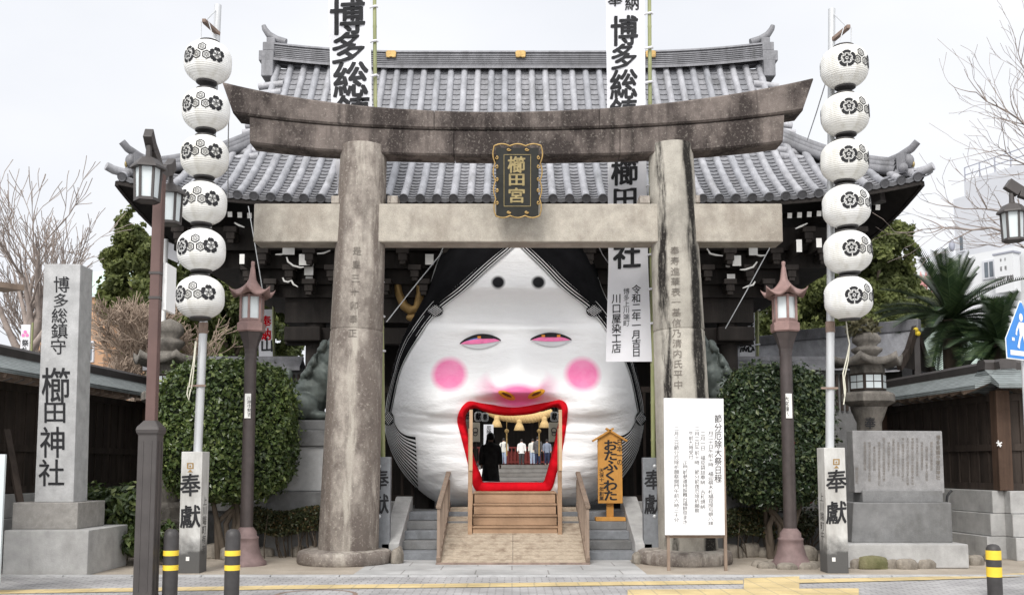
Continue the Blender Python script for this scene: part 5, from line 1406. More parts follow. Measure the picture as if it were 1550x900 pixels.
# ================================================================== ENGRAVED MONUMENT
d = 16.1; t = thing('engraved_monument', 'grey stone monument slab covered in engraved columns of text behind the right white post', 'monument', (W(1360, 830, d).x, d+.4, 0))
mb = MB(); a = W(1283, 842, 15.75); b_ = W(1466, 826, 15.75); mb.box(((a.x+b_.x)/2, 16.45, b_.z/2+.02), (b_.x-a.x, 1.4, b_.z+.02)); mb.build('kerb', MT['concrete'], t, bevel=.015)
q0 = W(1289, 824, d); q1 = W(1443, 824, d); q2 = W(1440, 760, d); q3 = W(1292, 760, d)
mb = MB(); q0.z = q1.z = b_.z+.03; bk = [p+Vector((0, .75, 0)) for p in (q0, q1, q2, q3)]; mb.hexa([q0, q1, q2, q3], bk); mb.build('pedestal', MT['granite_d'], t, bevel=.015)
mb = MB(); mb.pxbox(1306, 742, 1427, 759.5, d+.14, .45); mb.build('sub_base', MT['granite_d'], t, bevel=.008)
q = [W(1294, 745, d+.18), W(1430, 746, d+.18), W(1426, 652, d+.18), W(1290, 651, d+.18)]
mb = MB(); mb.hexa(q, [p+Vector((0, .3, 0)) for p in q]); MT['slabstone'] = stone('inscribed_grey_slab', (.30, .295, .295), (.19, .187, .185), (.44, .43, .43), .62, .15, .3, scale=1.6, bump=.2)
slb = mb.build('inscribed_slab', MT['slabstone'], t, bevel=.01)
mb = MB(); fn = lambda u, v: W(u, v, d+.175); random.seed(11)
txt = '博多総鎮守櫛田神社由来記天照皇大神大幡主大神素盞嗚大神祇園山笠奉納追山千年余年歴史伝承町人文化年中行事春秋祭礼氏子中一同敬白'
column(mb, '博多総鎮守櫛田神社', fn, 1420, 658, 726, 5.5, .01)
for k in range(15):
    x = 1410-k*7.2; y0 = random.choice([662, 668, 675]); y1 = random.choice([720, 728, 734, 712])
    column(mb, ''.join(random.choice(txt) for _ in range(int((y1-y0)/4.3))), fn, x, y0, y1, 3.6, 0)
column(mb, '神社宮司', fn, 1297, 706, 732, 4)
mb.build('engraved_text', MT['carved'], slb)
mb = MB(); mb.tube([W(1433, 759, 16.4), W(1434, 750, 16.4), W(1438, 744, 16.4), W(1441, 742, 16.4)], .02, 6); mb.build('water_pipe', MT['black'], t)
# ================================================================== EDGING ROCKS
def rock(x, y, rx, ry, rz, seed, lab, moss=False, z=0, grp='rough stones edging the planting beds'):
    rnd = random.Random(seed); bm = bmesh.new(); bmesh.ops.create_icosphere(bm, subdivisions=3, radius=1)
    of = Vector((rnd.random()*50, rnd.random()*50, rnd.random()*50))
    for v in bm.verts:
        p = v.co.copy(); p = Vector([math.copysign(abs(c)**.62, c) for c in p])
        k = 1+.22*noise.noise(p*1.1+of)+.08*noise.noise(p*3.3+of)
        v.co = Vector((p.x*rx*k, p.y*ry*k, max(-.25, p.z*k)*rz))
    mb = MB(); mb.add([(v.co.x+x, v.co.y+y, v.co.z+z+.2*rz) for v in bm.verts], [[w_.index for w_ in f.verts] for f in bm.faces], 0, True); bm.free()
    return tag(mb.build('edging_rock', MT['rock_moss'] if moss else MT['rock'], base=(x, y, z)), lab, 'rock', grp)
RL = 'rough brown rock in the low edging before the hedges'
for i, (px, py, wd) in enumerate([(178, 838, 14), (219, 840, 26), (245, 842, 22), (320, 834, 26), (345, 836, 22), (401, 831, 22), (426, 830, 26), (452, 831, 24), (474, 832, 16), (600, 842, 14), (966, 842, 13), (1112, 833, 22), (1136, 832, 25), (1160, 832, 24), (1226, 838, 20), (1212, 846, 18)]):
    g = G(px, py+11); s = g.y/F; rock(g.x, g.y+.12, wd*s*.62, .18, .18+.04*math.sin(i*2.3), i, RL)
RM = 'small rock in the row under the stone monument kerb'
for i, (px, py, wd) in enumerate([(1292, 850, 18), (1345, 850, 24), (1370, 851, 26), (1398, 850, 24), (1425, 848, 24), (1450, 846, 22), (1474, 845, 20), (1500, 840, 18)]):
    g = G(px, py+9); s = g.y/F; rock(g.x, g.y-.05, wd*s*.58, .13, .15, 40+i, RM, z=-.02)
g = G(1319, 860); rock(g.x, g.y-.04, .24, .14, .17, 77, 'yellow green mossy rock beside the right white post', True)
rs = random.Random(5)
for k in range(7):
    a = k/7*2*math.pi; c = W(1191, 860, 16.0); rock(c.x+.40*math.cos(a), 16.0+.36*math.sin(a), .15, .12, .09, 90+k, 'pale rubble stone packed round the foot of the right copper lantern', z=-.01, grp='rubble round the right copper lantern')
# ================================================================== GUARDIAN LION-DOGS
def lion(cx, d, mir, lab):
    """seated bronze guardian beast; mir=1 looks to the right of the photograph"""
    z0 = W(cx, 637, d).z; x0 = W(cx, 600, d).x
    t = thing('guardian_lion', lab, 'statue', (x0, d, z0), 'bronze guardian lions')
    mb = MB(); B = lambda x, y, z, r, s=(1, 1, 1): mb.ball((x0+mir*x, d+y, z0+z), r, 16, sc=s)
    B(-.32, 0, .32, .36, (1.0, 1, .95)); B(-.18, 0, .55, .36, (1, .95, 1.1)); B(.02, 0, .85, .36, (.95, .95, 1.1)); B(.18, 0, 1.15, .33, (.95, 1, 1.0)); B(.12, 0, .7, .3)
    for y in (-.22, .22):
        pts = [(x0+mir*.18, d+y, z0+.92), (x0+mir*.26, d+y, z0+.55), (x0+mir*.27, d+y*1.05, z0+.12)]
        mb.tube(pts, [.17, .13, .11], 12); B(.33, y*1.05, .08, .13, (1.35, 1, .7))
        B(-.30, y*1.35, .26, .24, (1.15, .7, 1.05)); B(-.04, y*1.5, .09, .13, (1.6, .9, .7))
    B(.30, 0, 1.38, .27, (1.05, .95, 1)); B(.50, 0, 1.31, .17, (1, 1.1, .8)); B(.48, 0, 1.22, .13, (1, 1.1, .6)); B(.40, -.14, 1.50, .07); B(.40, .14, 1.50, .07)
    for y in (-.22, .22): B(.18, y, 1.50, .09, (.6, .7, 1.2))
    rr = random.Random(4)
    for k in range(70):
        a = rr.uniform(-1, 1)*1.5; h = rr.uniform(0, 1); xx = .12-.40*h-.10*abs(math.sin(a))+.12; zz_ = 1.48-.68*h
        mb.ball((x0+mir*(xx-.20*math.cos(a)*.9), d+.33*math.sin(a), z0+zz_), rr.uniform(.045, .07), 8, sc=(1, 1, 1.25))
    B(-.62, 0, .55, .16, (.6, .8, 1.6)); B(-.66, 0, .82, .12, (.7, .7, 1.4))
    o = mb.build('lion_body', MT['bronze'], t)
    rm = o.modifiers.new('remesh', 'REMESH'); rm.mode = 'VOXEL'; rm.voxel_size = .022; rm.use_smooth_shade = True
    s_ = o.modifiers.new('smooth', 'SMOOTH'); s_.iterations = 3; s_.factor = .5
    pd = thing('lion_pedestal', 'stepped grey stone pedestal under the %s bronze lion' % ('left' if cx < 700 else 'right'), 'pedestal', (x0, d, 0), 'lion pedestals')
    for (w_, za, zb_, m_) in ((1.75, .0, W(0, 742, d).z, 'granite_d'), (1.45, W(0, 742, d).z, W(0, 676, d).z, 'granite'), (1.62, W(0, 676, d).z, W(0, 652, d).z, 'granite_d'), (1.30, W(0, 652, d).z, z0, 'granite_d')):
        mb = MB(); mb.box((x0, d, (za+zb_)/2), (w_, w_*.75, zb_-za-.003)); mb.build('pedestal_block', MT[m_], pd, bevel=.02)
lion(490, 18.55, 1, 'greenish bronze guardian lion seated left of the gate behind the left pillar')
lion(1078, 18.55, -1, 'greenish bronze guardian lion seated right of the gate behind the right pillar')
# ================================================================== ROAD SIGN, EDGE BOARD
MT['signblue'] = M('traffic_blue', (.02, .21, .62), .35, .05, 4, 0); MT['signwhite'] = M('reflective_white', (.78, .80, .82), .4, .03, 4, 0)
c = Vector((W(1547, 505, 12).x, 12.0, 0)); t = thing('crossing_sign', 'blue pedestrian crossing sign with a white walking figure at the right edge', 'road sign', (c.x, 12.1, 0))
yaw = R(35)
q = Matrix.Rotation(yaw, 3, 'Z'); zc = W(1549, 505, 12).z
S = lambda u, v, off=0.0: c+q @ Vector((u, off, 0))+Vector((0, 0, zc+v))
def splate(pts, o0, o1, mat, name, par):
    mb = MB(); n_ = len(pts); mb.add([S(u, v, o0) for u, v in pts]+[S(u, v, o1) for u, v in pts], [list(range(n_)), list(range(2*n_-1, n_-1, -1))]+[(i, n_+i, n_+(i+1) % n_, (i+1) % n_) for i in range(n_)]); return mb.build(name, mat, par)
pent = [(-.36, -.31), (.36, -.31), (.37, -.08), (.02, .385), (-.02, .385), (-.37, -.08)]
pl_ = splate([(u*1.05, v*1.05) for u, v in pent], 0, .004, MT['signwhite'], 'plate', t); splate(pent, -.004, -.001, MT['signblue'], 'blue_field', pl_)
mb = MB()
def sp(pts): mb.add([S(u, v, -.007) for u, v in pts], [list(range(len(pts)))])
sp([(-.30, -.275), (.30, -.275), (.30, -.215), (-.30, -.215)])
sp([(-.02+.045*math.cos(a), .20+.05*math.sin(a)) for a in np.linspace(0, 2*math.pi, 14, endpoint=False)])
sp([(-.075, .14), (.045, .14), (.06, -.02), (.045, -.03), (-.07, -.02)])
sp([(-.07, -.025), (-.01, -.025), (-.06, -.10), (-.085, -.19), (-.135, -.17), (-.10, -.09)]); sp([(-.005, -.025), (.052, -.025), (.08, -.10), (.135, -.18), (.085, -.20), (.03, -.11)])
sp([(-.08, .135), (-.075, .08), (-.12, .02), (-.13, -.03), (-.165, -.02), (-.15, .04)]); sp([(.05, .135), (.05, .07), (.11, .03), (.15, .04), (.16, .01), (.11, -.01)])
sp([(-.25, -.10), (-.19, -.10), (-.19, -.06), (-.25, -.06)]); sp([(.19, -.10), (.25, -.10), (.25, -.06), (.19, -.06)])
mb.build('walking_figure', MT['signwhite'], pl_)
pp_ = S(0, 0, .05); mb = MB(); pq = S(.12, 0, .06); mb.tube([(pq.x, pq.y, 0), (pq.x, pq.y, zc+.3)], .03, 10); mb.build('post', MT['steel'], t)
mb = MB(); mb.box((W(1, 780, 12.6).x-.25, 12.6, .95), (.56, .04, 1.6)); eb = mb.build('sign_panel', MT['glass_w'], base=(W(1, 780, 12.6).x-.25, 12.6, 0)); eb.name = 'edge_board'
tag(eb, 'pale grey notice panel cut by the left edge of the picture beside the stone base', 'board')
# guy ropes
for P, lab in (([(585, 487, 17.2), (625, 436, 18), (665, 387, 19.2), (672, 372, 19.4)], 'thin pale guy rope from the left pillar up to the hair of the face'), ([(376, 312, 18.6), (386, 370, 18.6), (397, 436, 18.8)], 'thin cable hanging from the left eaves behind the left copper lantern'), ([(1170, 366, 18.6), (1130, 440, 18.6), (1098, 497, 18.7)], 'thin cable slanting from the right eaves to the right bronze lion'),
                ([(1252, 118, 15.3), (1236, 170, 16.5), (1221, 215, 18.5)], 'thin cable from the right lantern pole to the roof slope'), ([(903, 366, 17.3), (912, 385, 18), (921, 398, 19)], 'thin cable behind the right banner under the tie beam'), ([(346, 180, 15.5), (345, 240, 16.5), (345, 300, 18.5)], 'thin cable beside the left lantern string')):
    mb = MB(); mb.tube([W(*p) for p in P], .010, 4); tag(mb.build('guy_cable', MT['steel']), lab, 'cable')
# ================================================================== WORSHIP HALL BEYOND THE GATE, AND PEOPLE
MT['greywood'] = wood('grey_weathered_steps', (.19, .18, .17), .2, .8, 'x', 3)
MT['redrail'] = M('dark_red_lacquer', (.13, .018, .014), .5, .3, 6, 0)
HD = 60.0; t = thing('worship_hall', 'dark worship hall with wide grey steps seen far away through the open mouth', 'hall', (0, HD, 0))
zfl = W(775, 703, 62).z
for k in range(6):
    z1 = .25+(zfl-.25)*(k+1)/6; y0 = 57.0+.42*k; mb = MB(); mb.box((.2, (y0+60)/2, z1-.11), (9, 60-y0, .218)); mb.build('step', MT['greywood'], t, bevel=.01)
mb = MB(); mb.box((.2, 66, zfl-.1), (16, 12.8, .2)); mb.build('floor', MT['greywood'], t)
mb = MB(); mb.box((.2, 70, 5), (16, .3, 9)); mb.build('back_wall', MT['darkwood'], t)
for sg in (-1, 1):
    mb = MB(); mb.box((.2+sg*3.0, 65.0, 4.2), (.42, .42, 5)); mb.build('column', MT['fencewood'], t)
    mb = MB(); mb.box((.2+sg*7.5, 68, 4), (.3, 6, 6)); mb.build('side_wall', MT['darkwood'], t)
mb = MB(); mb.box((.2, 65.2, 6.1), (16, .5, .9)); mb.build('beam', MT['fencewood'], t)
mb = MB(); mb.prism([(-9, 6.6), (9.4, 6.6), (7.5, 9.5), (.2, 11), (-7, 9.5)], 64.5, 74); mb.build('roof', MT['tile_pan'], t)
mb = MB()
for k in range(26): mb.box((-2.9+.24*k, 66, zfl+.6), (.07, .07, 1.1))
for z in (.2, 1.15): mb.box((.1, 66, zfl+z), (6.4, .1, .09))
mb.build('red_railing', MT['redrail'], t)
mb = MB(); mb.box((.4, 66.6, zfl+.45), (2.6, .8, .9)); mb.build('offering_box', MT['redrail'], t, bevel=.02)
t = thing('straw_rope', 'thick twisted straw rope with three tassels hung across the front of the worship hall', 'rope', W(787, 632, 59.5))
mb = MB(); P = [W(x, y, 59.5) for x, y in ((738, 622), (752, 628), (770, 631), (788, 632.5), (806, 632), (822, 629), (834, 624))]
P = [Vector((*[float(np.interp(s_, range(7), [p[i] for p in P])) for i in range(3)],)) for s_ in np.linspace(0, 6, 60)]
for ph in (0, 2.1, 4.2):
    mb.tube([p+Vector((0, .13*math.cos(i*.7+ph), .13*math.sin(i*.7+ph))) for i, p in enumerate(P)], [.10+.10*math.sin(math.pi*i/59) for i in range(60)], 8)
mb.build('twisted_rope', MT['straw'], t)
for x, y in ((752, 630), (786, 635), (824, 631)):
    p = W(x, y, 59.3); mb = MB(); mb.lathe([(.06, .05), (.14, 0), (.17, -.12), (.15, -.18), (.24, -.35), (.33, -.62), (.30, -.64), (0, -.6)], p, 16); mb.build('straw_tassel', MT['straw'], t)
for x, y, nm in ((767, 652, 'brass_bell'), (816, 652, 'brass_bell')):
    mb = MB(); p = W(x, y, 60.5); mb.ball(p, .14, 10); mb.tube([p, p+Vector((0, 0, 1.2))], .02, 4); mb.tube([p, p-Vector((0, 0, 1.5))], .05, 6); tag(mb.build('bell_rope', MT['gold']), '%s hanging bell and cord under the straw rope of the hall' % ('left' if x < 787 else 'right'), 'bell')
for i, (x, y, w_, ch, lab) in enumerate(((707, 629, 12, '社', 'leftmost'), (724, 630, 12, '献', 'second from the left'), (734, 631, 11, '奉', 'third from the left'), (839, 630, 12, '献', 'right-hand'), (846, 630, 10, '御', 'rightmost'))):
    p = W(x, y, 26.5+.3*i); r = w_/2*p.y/F; tt = thing('small_lantern', lab+' small white lettered lantern seen through the top of the mouth', 'lantern', p-Vector((0, 0, r*1.2)), 'small lanterns inside the gate')
    mb = MB(); mb.lathe([(r*.6, -r*1.2), (r*.95, -r*.9), (r, 0), (r*.95, r*.9), (r*.6, r*1.2)], p, 16); mb.build('paper_body', MT['lantern_paper'], tt)
    mb = MB(); put(mb, ch, plane_fn(p.y-r*1.02), x, y, w_*.6, w_*.8, .03); mb.build('lettering', MT['ink'], tt)
    mb = MB(); mb.tube([p+Vector((0, 0, r)), p+Vector((0, 0, 1.2))], .012, 4); mb.build('cord', MT['black'], tt)
MT['tanpaper'] = M('yellowed_paper_lantern', (.46, .42, .33), .8, .12, 4, 0)
for x0, x1, lab in ((713, 726, 'left'), (831, 846, 'right')):
    d = 30; a = W(x0, 668, d); b_ = W(x1, 639, d); tt = thing('box_lantern', 'tall yellowish box lantern with a crest seen through the %s side of the mouth' % lab, 'lantern', ((a.x+b_.x)/2, d, 0), 'box lanterns')
    mb = MB(); mb.box(((a.x+b_.x)/2, d+.12, (a.z+b_.z)/2), (b_.x-a.x, .24, b_.z-a.z)); mb.build('lantern_box', MT['tanpaper'], tt, bevel=.01)
    mb = MB(); mb.box(((a.x+b_.x)/2, d+.12, a.z/2), (.08, .08, a.z)); mb.build('stand', MT['fencewood'], tt)
    mb = MB(); cx = (a.x+b_.x)/2; cz = (a.z+b_.z)/2+.05; fn = lambda u, v: Vector((cx+u, d-.004, cz+v)); ringp(mb, fn, circ(0, 0, .09), circ(0, 0, .06)); ringp(mb, fn, circ(.0, -.1, .07), circ(0, -.1, .045)); mb.build('crest', MT['inkgrey'], tt)
d = 34; a = W(732, 676, d); b_ = W(747, 642, d); tt = thing('hanging_banner', 'narrow white banner with a column of letters seen through the mouth left of the people', 'banner', ((a.x+b_.x)/2, d, a.z))
mb = MB(); mb.box(((a.x+b_.x)/2, d, (a.z+b_.z)/2), (b_.x-a.x, .02, b_.z-a.z)); mb.build('cloth', MT['cloth'], tt)
mb = MB(); column(mb, '厄除祈願祭', plane_fn(d-.015), 740, 644, 674, 6, .02); mb.build('lettering', MT['ink'], tt)
mb = MB(); mb.tube([Vector(((a.x+b_.x)/2, d+.03, 0)), Vector(((a.x+b_.x)/2, d+.03, b_.z))], .02, 6); mb.build('pole', MT['bamboo'], tt)

def person(lab, x, y, z, h, top, legs, coat=0.0, hairlen=.0, bag=None, turn=0.0, stride=.0, hood=False, shoes='black'):
    """standing figure seen from behind; body is one skinned surface, clothes are children that follow it"""
    t = thing('person', lab, 'person', (x, y, z), 'visitors inside the shrine'); t.rotation_euler.z = turn
    s = h/1.68; V = []; E = []; Rr = []
    def jt(p, r, par=None):
        V.append(Vector(p)*s); Rr.append(r*s); i = len(V)-1
        if par is not None: E.append((par, i))
        return i
    pel = jt((0, 0, .93), .125); sp_ = jt((0, 0, 1.10), .115, pel); ch = jt((0, .01, 1.30), .13, sp_); nk = jt((0, 0, 1.43), .055, ch); hd0 = jt((0, -.01, 1.53), .085, nk); jt((0, -.01, 1.61), .075, hd0)
    for sg in (-1, 1):
        hp = jt((sg*.09, 0, .86), .095, pel); kn = jt((sg*.095, -.02+sg*stride*.12, .48), .062, hp); an = jt((sg*.10, .02+sg*stride*.3, .09), .042, kn); jt((sg*.11, -.12+sg*stride*.3, .04), .036, an)
        sh = jt((sg*.17, 0, 1.37), .06, ch); el = jt((sg*.235, .02, 1.10), .045, sh); wr = jt((sg*.245, -.08+sg*stride*.1, .87), .032, el); jt((sg*.24, -.11+sg*stride*.1, .79), .028, wr)
    me = bpy.data.meshes.new('body'); me.from_pydata([tuple(v) for v in V], E, []); me.materials.append(MT['skin'])
    o = bpy.data.objects.new('body', me); COL.objects.link(o); o.parent = t
    sk = o.modifiers.new('skin', 'SKIN'); sk.use_smooth_shade = True
    for i, dta in enumerate(me.skin_vertices[0].data): dta.radius = (Rr[i], Rr[i]*.85); dta.use_root = (i == pel)
    o.modifiers.new('sub', 'SUBSURF').levels = 1; o.modifiers['sub'].render_levels = 1
    mb = MB()   # jacket or coat: torso shell plus sleeves
    hem = .80-coat
    rings = [(.20+coat*.12, .15+coat*.08, hem), (.195+coat*.06, .145, hem+(.95-hem)*.5), (.185, .14, .98), (.185, .135, 1.15), (.205, .14, 1.30), (.18, .125, 1.39), (.09, .09, 1.45), (.07, .075, 1.47)]
    mb.grid([[(rx*math.cos(a)*s, ry*math.sin(a)*s, zz_*s) for a in np.linspace(0, 2*math.pi, 20, endpoint=False)] for rx, ry, zz_ in rings], closed=True)
    for sg in (-1, 1):
        mb.tube([Vector(p)*s for p in ((sg*.15, 0, 1.38), (sg*.20, .0, 1.30), (sg*.24, .02, 1.10), (sg*.252, -.05+sg*stride*.1, .90))], [.075*s, .08*s, .066*s, .058*s], 10)
    if hood: mb.ball(Vector((0, .11, 1.40))*s, .12*s, 12, sc=(1.15, .8, .8))
    mb.build('coat' if coat > .2 else 'jacket', top, t, local=True)
    mb = MB()
    for sg in (-1, 1):
        mb.tube([Vector(p)*s for p in ((sg*.07, 0, .98), (sg*.09, 0, .84), (sg*.097, -.02+sg*stride*.12, .48), (sg*.10, .02+sg*stride*.3, .09))], [.11*s, .115*s, .085*s, .072*s], 12)
    mb.build('trousers', legs, t, local=True)
    mb = MB()
    for sg in (-1, 1): mb.ball(Vector((sg*.108, -.05+sg*stride*.3, .045))*s, .06*s, 10, sc=(.85, 2.1, .75))
    mb.build('shoes', MT[shoes], t, local=True)
    mb = MB(); mb.ball(Vector((0, .012, 1.60))*s, .112*s, 16, sc=(.92, 1.02, 1.05))
    if hairlen: mb.grid([[(rx*math.cos(a)*s, (.02+ry*math.sin(a))*s, zz_*s) for a in np.linspace(-.3, math.pi+.3, 12)] for rx, ry, zz_ in ((.10, .10, 1.58), (.115, .11, 1.50), (.13, .135, 1.42), (.12, .155, 1.42-hairlen), (.04, .15, 1.38-hairlen))])
    mb.build('hair', MT['hair'], t, local=True)
    if bag:
        mb = MB(); mb.box(Vector((0, .21, 1.18))*s, Vector((.28, .16, .40))*s); bb = mb.build('backpack', bag, t, local=True, bevel=.05, seg=3)
        mb = MB()
        for sg in (-1, 1): mb.tube([Vector(p)*s for p in ((sg*.10, .16, 1.36), (sg*.11, .05, 1.42), (sg*.12, -.12, 1.34), (sg*.13, -.13, 1.12))], .018*s, 6)
        mb.build('strap', bag, bb, local=True)
    return t
MT['coat_black'] = M('black_wool', (.09, .086, .086), .9, .3, 10, .2); MT['jeans'] = M('pale_denim', (.36, .43, .55), .9, .2, 10, 0); MT['navy'] = M('navy_cloth', (.03, .04, .085), .85, .3, 8, 0)
MT['cream'] = M('cream_hoodie', (.62, .61, .56), .9, .08, 6, .1); MT['whitecloth'] = M('white_shirt', (.76, .74, .72), .9, .05, 6, .1); MT['darkgrey'] = M('dark_grey_cloth', (.05, .05, .052), .9, .3, 8, 0); MT['greyblue'] = M('grey_blue_cloth', (.22, .25, .32), .9, .2, 8, 0)
px = lambda u, d: (W(u, 700, d).x, d)
person('person in a long black coat with long dark hair walking in through the mouth', *px(742.5, 25.0), .745, 1.67, MT['coat_black'], MT['darkgrey'], coat=.42, hairlen=.22, turn=R(8), stride=.5)
zz_ = zfl
person('person in a cream hooded jacket and pale jeans with a dark backpack', *px(762.5, 62.5), zz_, 1.66, MT['cream'], MT['jeans'], hood=True, bag=MT['navy'], turn=R(-10))
person('person in a white top and dark skirt-length trousers before the offering box', *px(789.5, 63.5), zz_, 1.62, MT['whitecloth'], MT['darkgrey'], coat=.05)
person('person in a white jacket partly behind the one in black', *px(806.5, 63.8), zz_, 1.66, MT['cream'], MT['jeans'])
person('person in a black jacket and dark trousers in front of the white jacket', *px(814.0, 62.2), zz_, 1.74, MT['coat_black'], MT['navy'], coat=.12)
person('person in a grey blue jacket and jeans rightmost inside the mouth', *px(828, 63.0), zz_, 1.60, MT['greyblue'], MT['navy'], shoes='skin')
person('person in a pale jacket with dark hair left of the black coat', *px(733, 40.0), .02, 2.35*0+1.72, MT['whitecloth'], MT['darkgrey'], hairlen=.1, turn=R(15))
person('person in grey at the left inner edge of the mouth', *px(721.5, 46.0), .02, 1.70, MT['greyblue'], MT['darkgrey'])
sheet('courtyard_paving', [(-3, 25.9), (3.4, 25.9), (3.4, 57), (-3, 57)], .004, MT['slabs'])
# ================================================================== PLANTS AND TREES
MT['camellia'] = leafm('camellia_leaves', (.044, .072, .024), (.10, .145, .046), (.23, .28, .105), .28, .2)
MT['camellia_d'] = leafm('dark_camellia_leaves', (.022, .040, .020), (.052, .080, .036), (.125, .15, .065), .30, .1)
MT['core'] = M('shaded_core', (.012, .018, .009), .95, .4, 8, 0)
MT['bark'] = M('tree_bark', (.10, .08, .062), .9, .35, 5, .5, 12, 0, .2, (1, 1, .3))
MT['barkgrey'] = M('grey_brown_twigs', (.27, .225, .20), .9, .3, 4, .2)
MT['hedge'] = leafm('hedge_leaves', (.025, .035, .014), (.06, .07, .03), (.12, .075, .03), .5, .15)
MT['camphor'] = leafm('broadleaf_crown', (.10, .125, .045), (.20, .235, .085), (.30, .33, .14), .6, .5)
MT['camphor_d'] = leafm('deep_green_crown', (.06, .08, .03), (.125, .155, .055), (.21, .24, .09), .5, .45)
MT['shrubleaf'] = leafm('mixed_shrub_leaves', (.03, .05, .018), (.075, .11, .035), (.16, .19, .07), .4, .2)
MT['redflower'] = M('red_camellia_flower', (.22, .025, .03), .7, .2, 10, 0)
def clipped(px0, py0, px1, py1, d, lab, mat, n, flowers=0, rough=.06):
    a = W(px0, py1, d); b_ = W(px1, py0, d); c = (a+b_)/2; hx = (b_.x-a.x)/2; hz = (b_.z-a.z)/2; hy = hx*.72
    t = thing('clipped_shrub', lab, 'shrub', (c.x, d, 0))
    dr = np.random.normal(size=(n, 3)); dr /= np.linalg.norm(dr, axis=1)[:, None]
    e = 3.2; k = (np.abs(dr)**e).sum(1)**(-1/e)
    lump = np.array([1+.05*noise.noise(Vector(v)*3.1)+.045*noise.noise(Vector(v)*7.3) for v in dr])
    sh = (1-rough*1.5*np.random.uniform(size=n)**1.5)*lump
    P = np.array([c.x, d, c.z])+dr*(k*sh)[:, None]*np.array([hx, hy, hz])
    mb = MB(); P = P+dr*(np.random.uniform(size=(n, 1))**14)*.16; leaf_cloud(mb, P, .05, 1.7, .35, outdir=dr, jitter=.85); f = mb.build('foliage', mat, t)
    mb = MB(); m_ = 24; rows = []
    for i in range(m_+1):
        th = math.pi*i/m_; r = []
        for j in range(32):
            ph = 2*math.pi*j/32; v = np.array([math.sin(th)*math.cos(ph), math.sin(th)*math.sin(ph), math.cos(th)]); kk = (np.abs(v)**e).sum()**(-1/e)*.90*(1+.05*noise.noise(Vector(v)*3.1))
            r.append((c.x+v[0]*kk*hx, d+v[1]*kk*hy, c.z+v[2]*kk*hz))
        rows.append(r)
    mb.grid(rows, closed=True); mb.build('dark_core', MT['core'], t)  # dark filler shell; the shrub's inner shade is put into its colour
    mb = MB(); random.seed(int(px0))
    for k in range(5):
        mb.tube([(c.x+random.uniform(-.15, .15), d+random.uniform(-.1, .1), 0), (c.x+random.uniform(-.3, .3), d+random.uniform(-.2, .2), a.z*.6), (c.x+random.uniform(-.6, .6), d, a.z+.3)], [.06, .05, .03], 8)
    mb.build('stem', MT['bark'], t)
    if flowers:
        mb = MB()
        for i in random.sample(range(n), flowers*6):
            if P[i][1] < d and len(mb.v) < flowers*200: mb.ball(P[i]+dr[i]*.02, .035, 8, sc=(1, .8, 1))
        mb.build('red_blossom', MT['redflower'], t)
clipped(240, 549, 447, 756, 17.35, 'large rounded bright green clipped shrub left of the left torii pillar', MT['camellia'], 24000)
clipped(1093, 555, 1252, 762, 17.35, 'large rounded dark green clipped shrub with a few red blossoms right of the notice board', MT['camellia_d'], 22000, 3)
def hedge(px0, px1, py0, py1, d, lab):
    a = W(px0, py1, d); b_ = W(px1, py0, d); n = int(4200*(b_.x-a.x))
    P = np.random.uniform([a.x, d-.22, a.z], [b_.x, d+.3, b_.z], size=(n, 3)); P[:, 2] += .05*np.sin(P[:, 0]*5)
    t = thing('low_hedge', lab, 'hedge', ((a.x+b_.x)/2, d, 0)); mb = MB(); leaf_cloud(mb, P, .035, 1.6, .4); mb.build('foliage', MT['hedge'], t)
    mb = MB(); random.seed(2)
    for k in range(int((b_.x-a.x)*16)):
        x = random.uniform(a.x, b_.x); y = d+random.uniform(-.2, .2)
        mb.tube([(x, y, 0), (x+random.gauss(0, .05), y, a.z*.6), (x+random.gauss(0, .1), y, b_.z-.05)], [.012, .01, .006], 4)
    mb.build('stem', MT['bark'], t)
hedge(381, 484, 769, 806, 17.65, 'low brownish hedge at the foot of the left torii pillar')
hedge(1096, 1172, 772, 812, 17.65, 'low dark hedge between the notice board and the right copper lantern')
def shrub(px, d, w_, z0, z1, lab, mat, n, size=.07, el=2.4):
    x = W(px, 760, d).x; t = thing('shrub', lab, 'shrub', (x, d, 0)); mb = MB()
    for k in range(9):
        P, dr = blob_points(n//9, (x+random.uniform(-.7, .7)*w_/2, d+random.uniform(-.25, .25), random.uniform(z0+.25*(z1-z0), z0+.75*(z1-z0))), w_*.30, (1, .8, .8), .3); P[:, 2] = np.clip(P[:, 2], .05, None)
        leaf_cloud(mb, P, size, el, .6, outdir=dr)
    mb.build('foliage', mat, t); mb = MB()
    for k in range(9): mb.tube([(x+random.gauss(0, .08), d, 0), (x+random.gauss(0, .2), d, .3*(z0+z1)), (x+random.gauss(0, w_*.28), d, z1*.8)], [.018, .014, .008], 5)
    mb.build('stem', MT['bark'], t)
shrub(168, 16.6, 1.3, .15, 1.38, 'leafy green shrub beside the stepped base of the stone marker', MT['shrubleaf'], 2600)
shrub(232, 16.3, .8, .05, .75, 'small leafy plant behind the square base of the street lamp', MT['shrubleaf'], 900)
shrub(1222, 18.6, 1.0, .1, 1.0, 'small dark shrub behind the right white post', MT['hedge'], 900, .05)
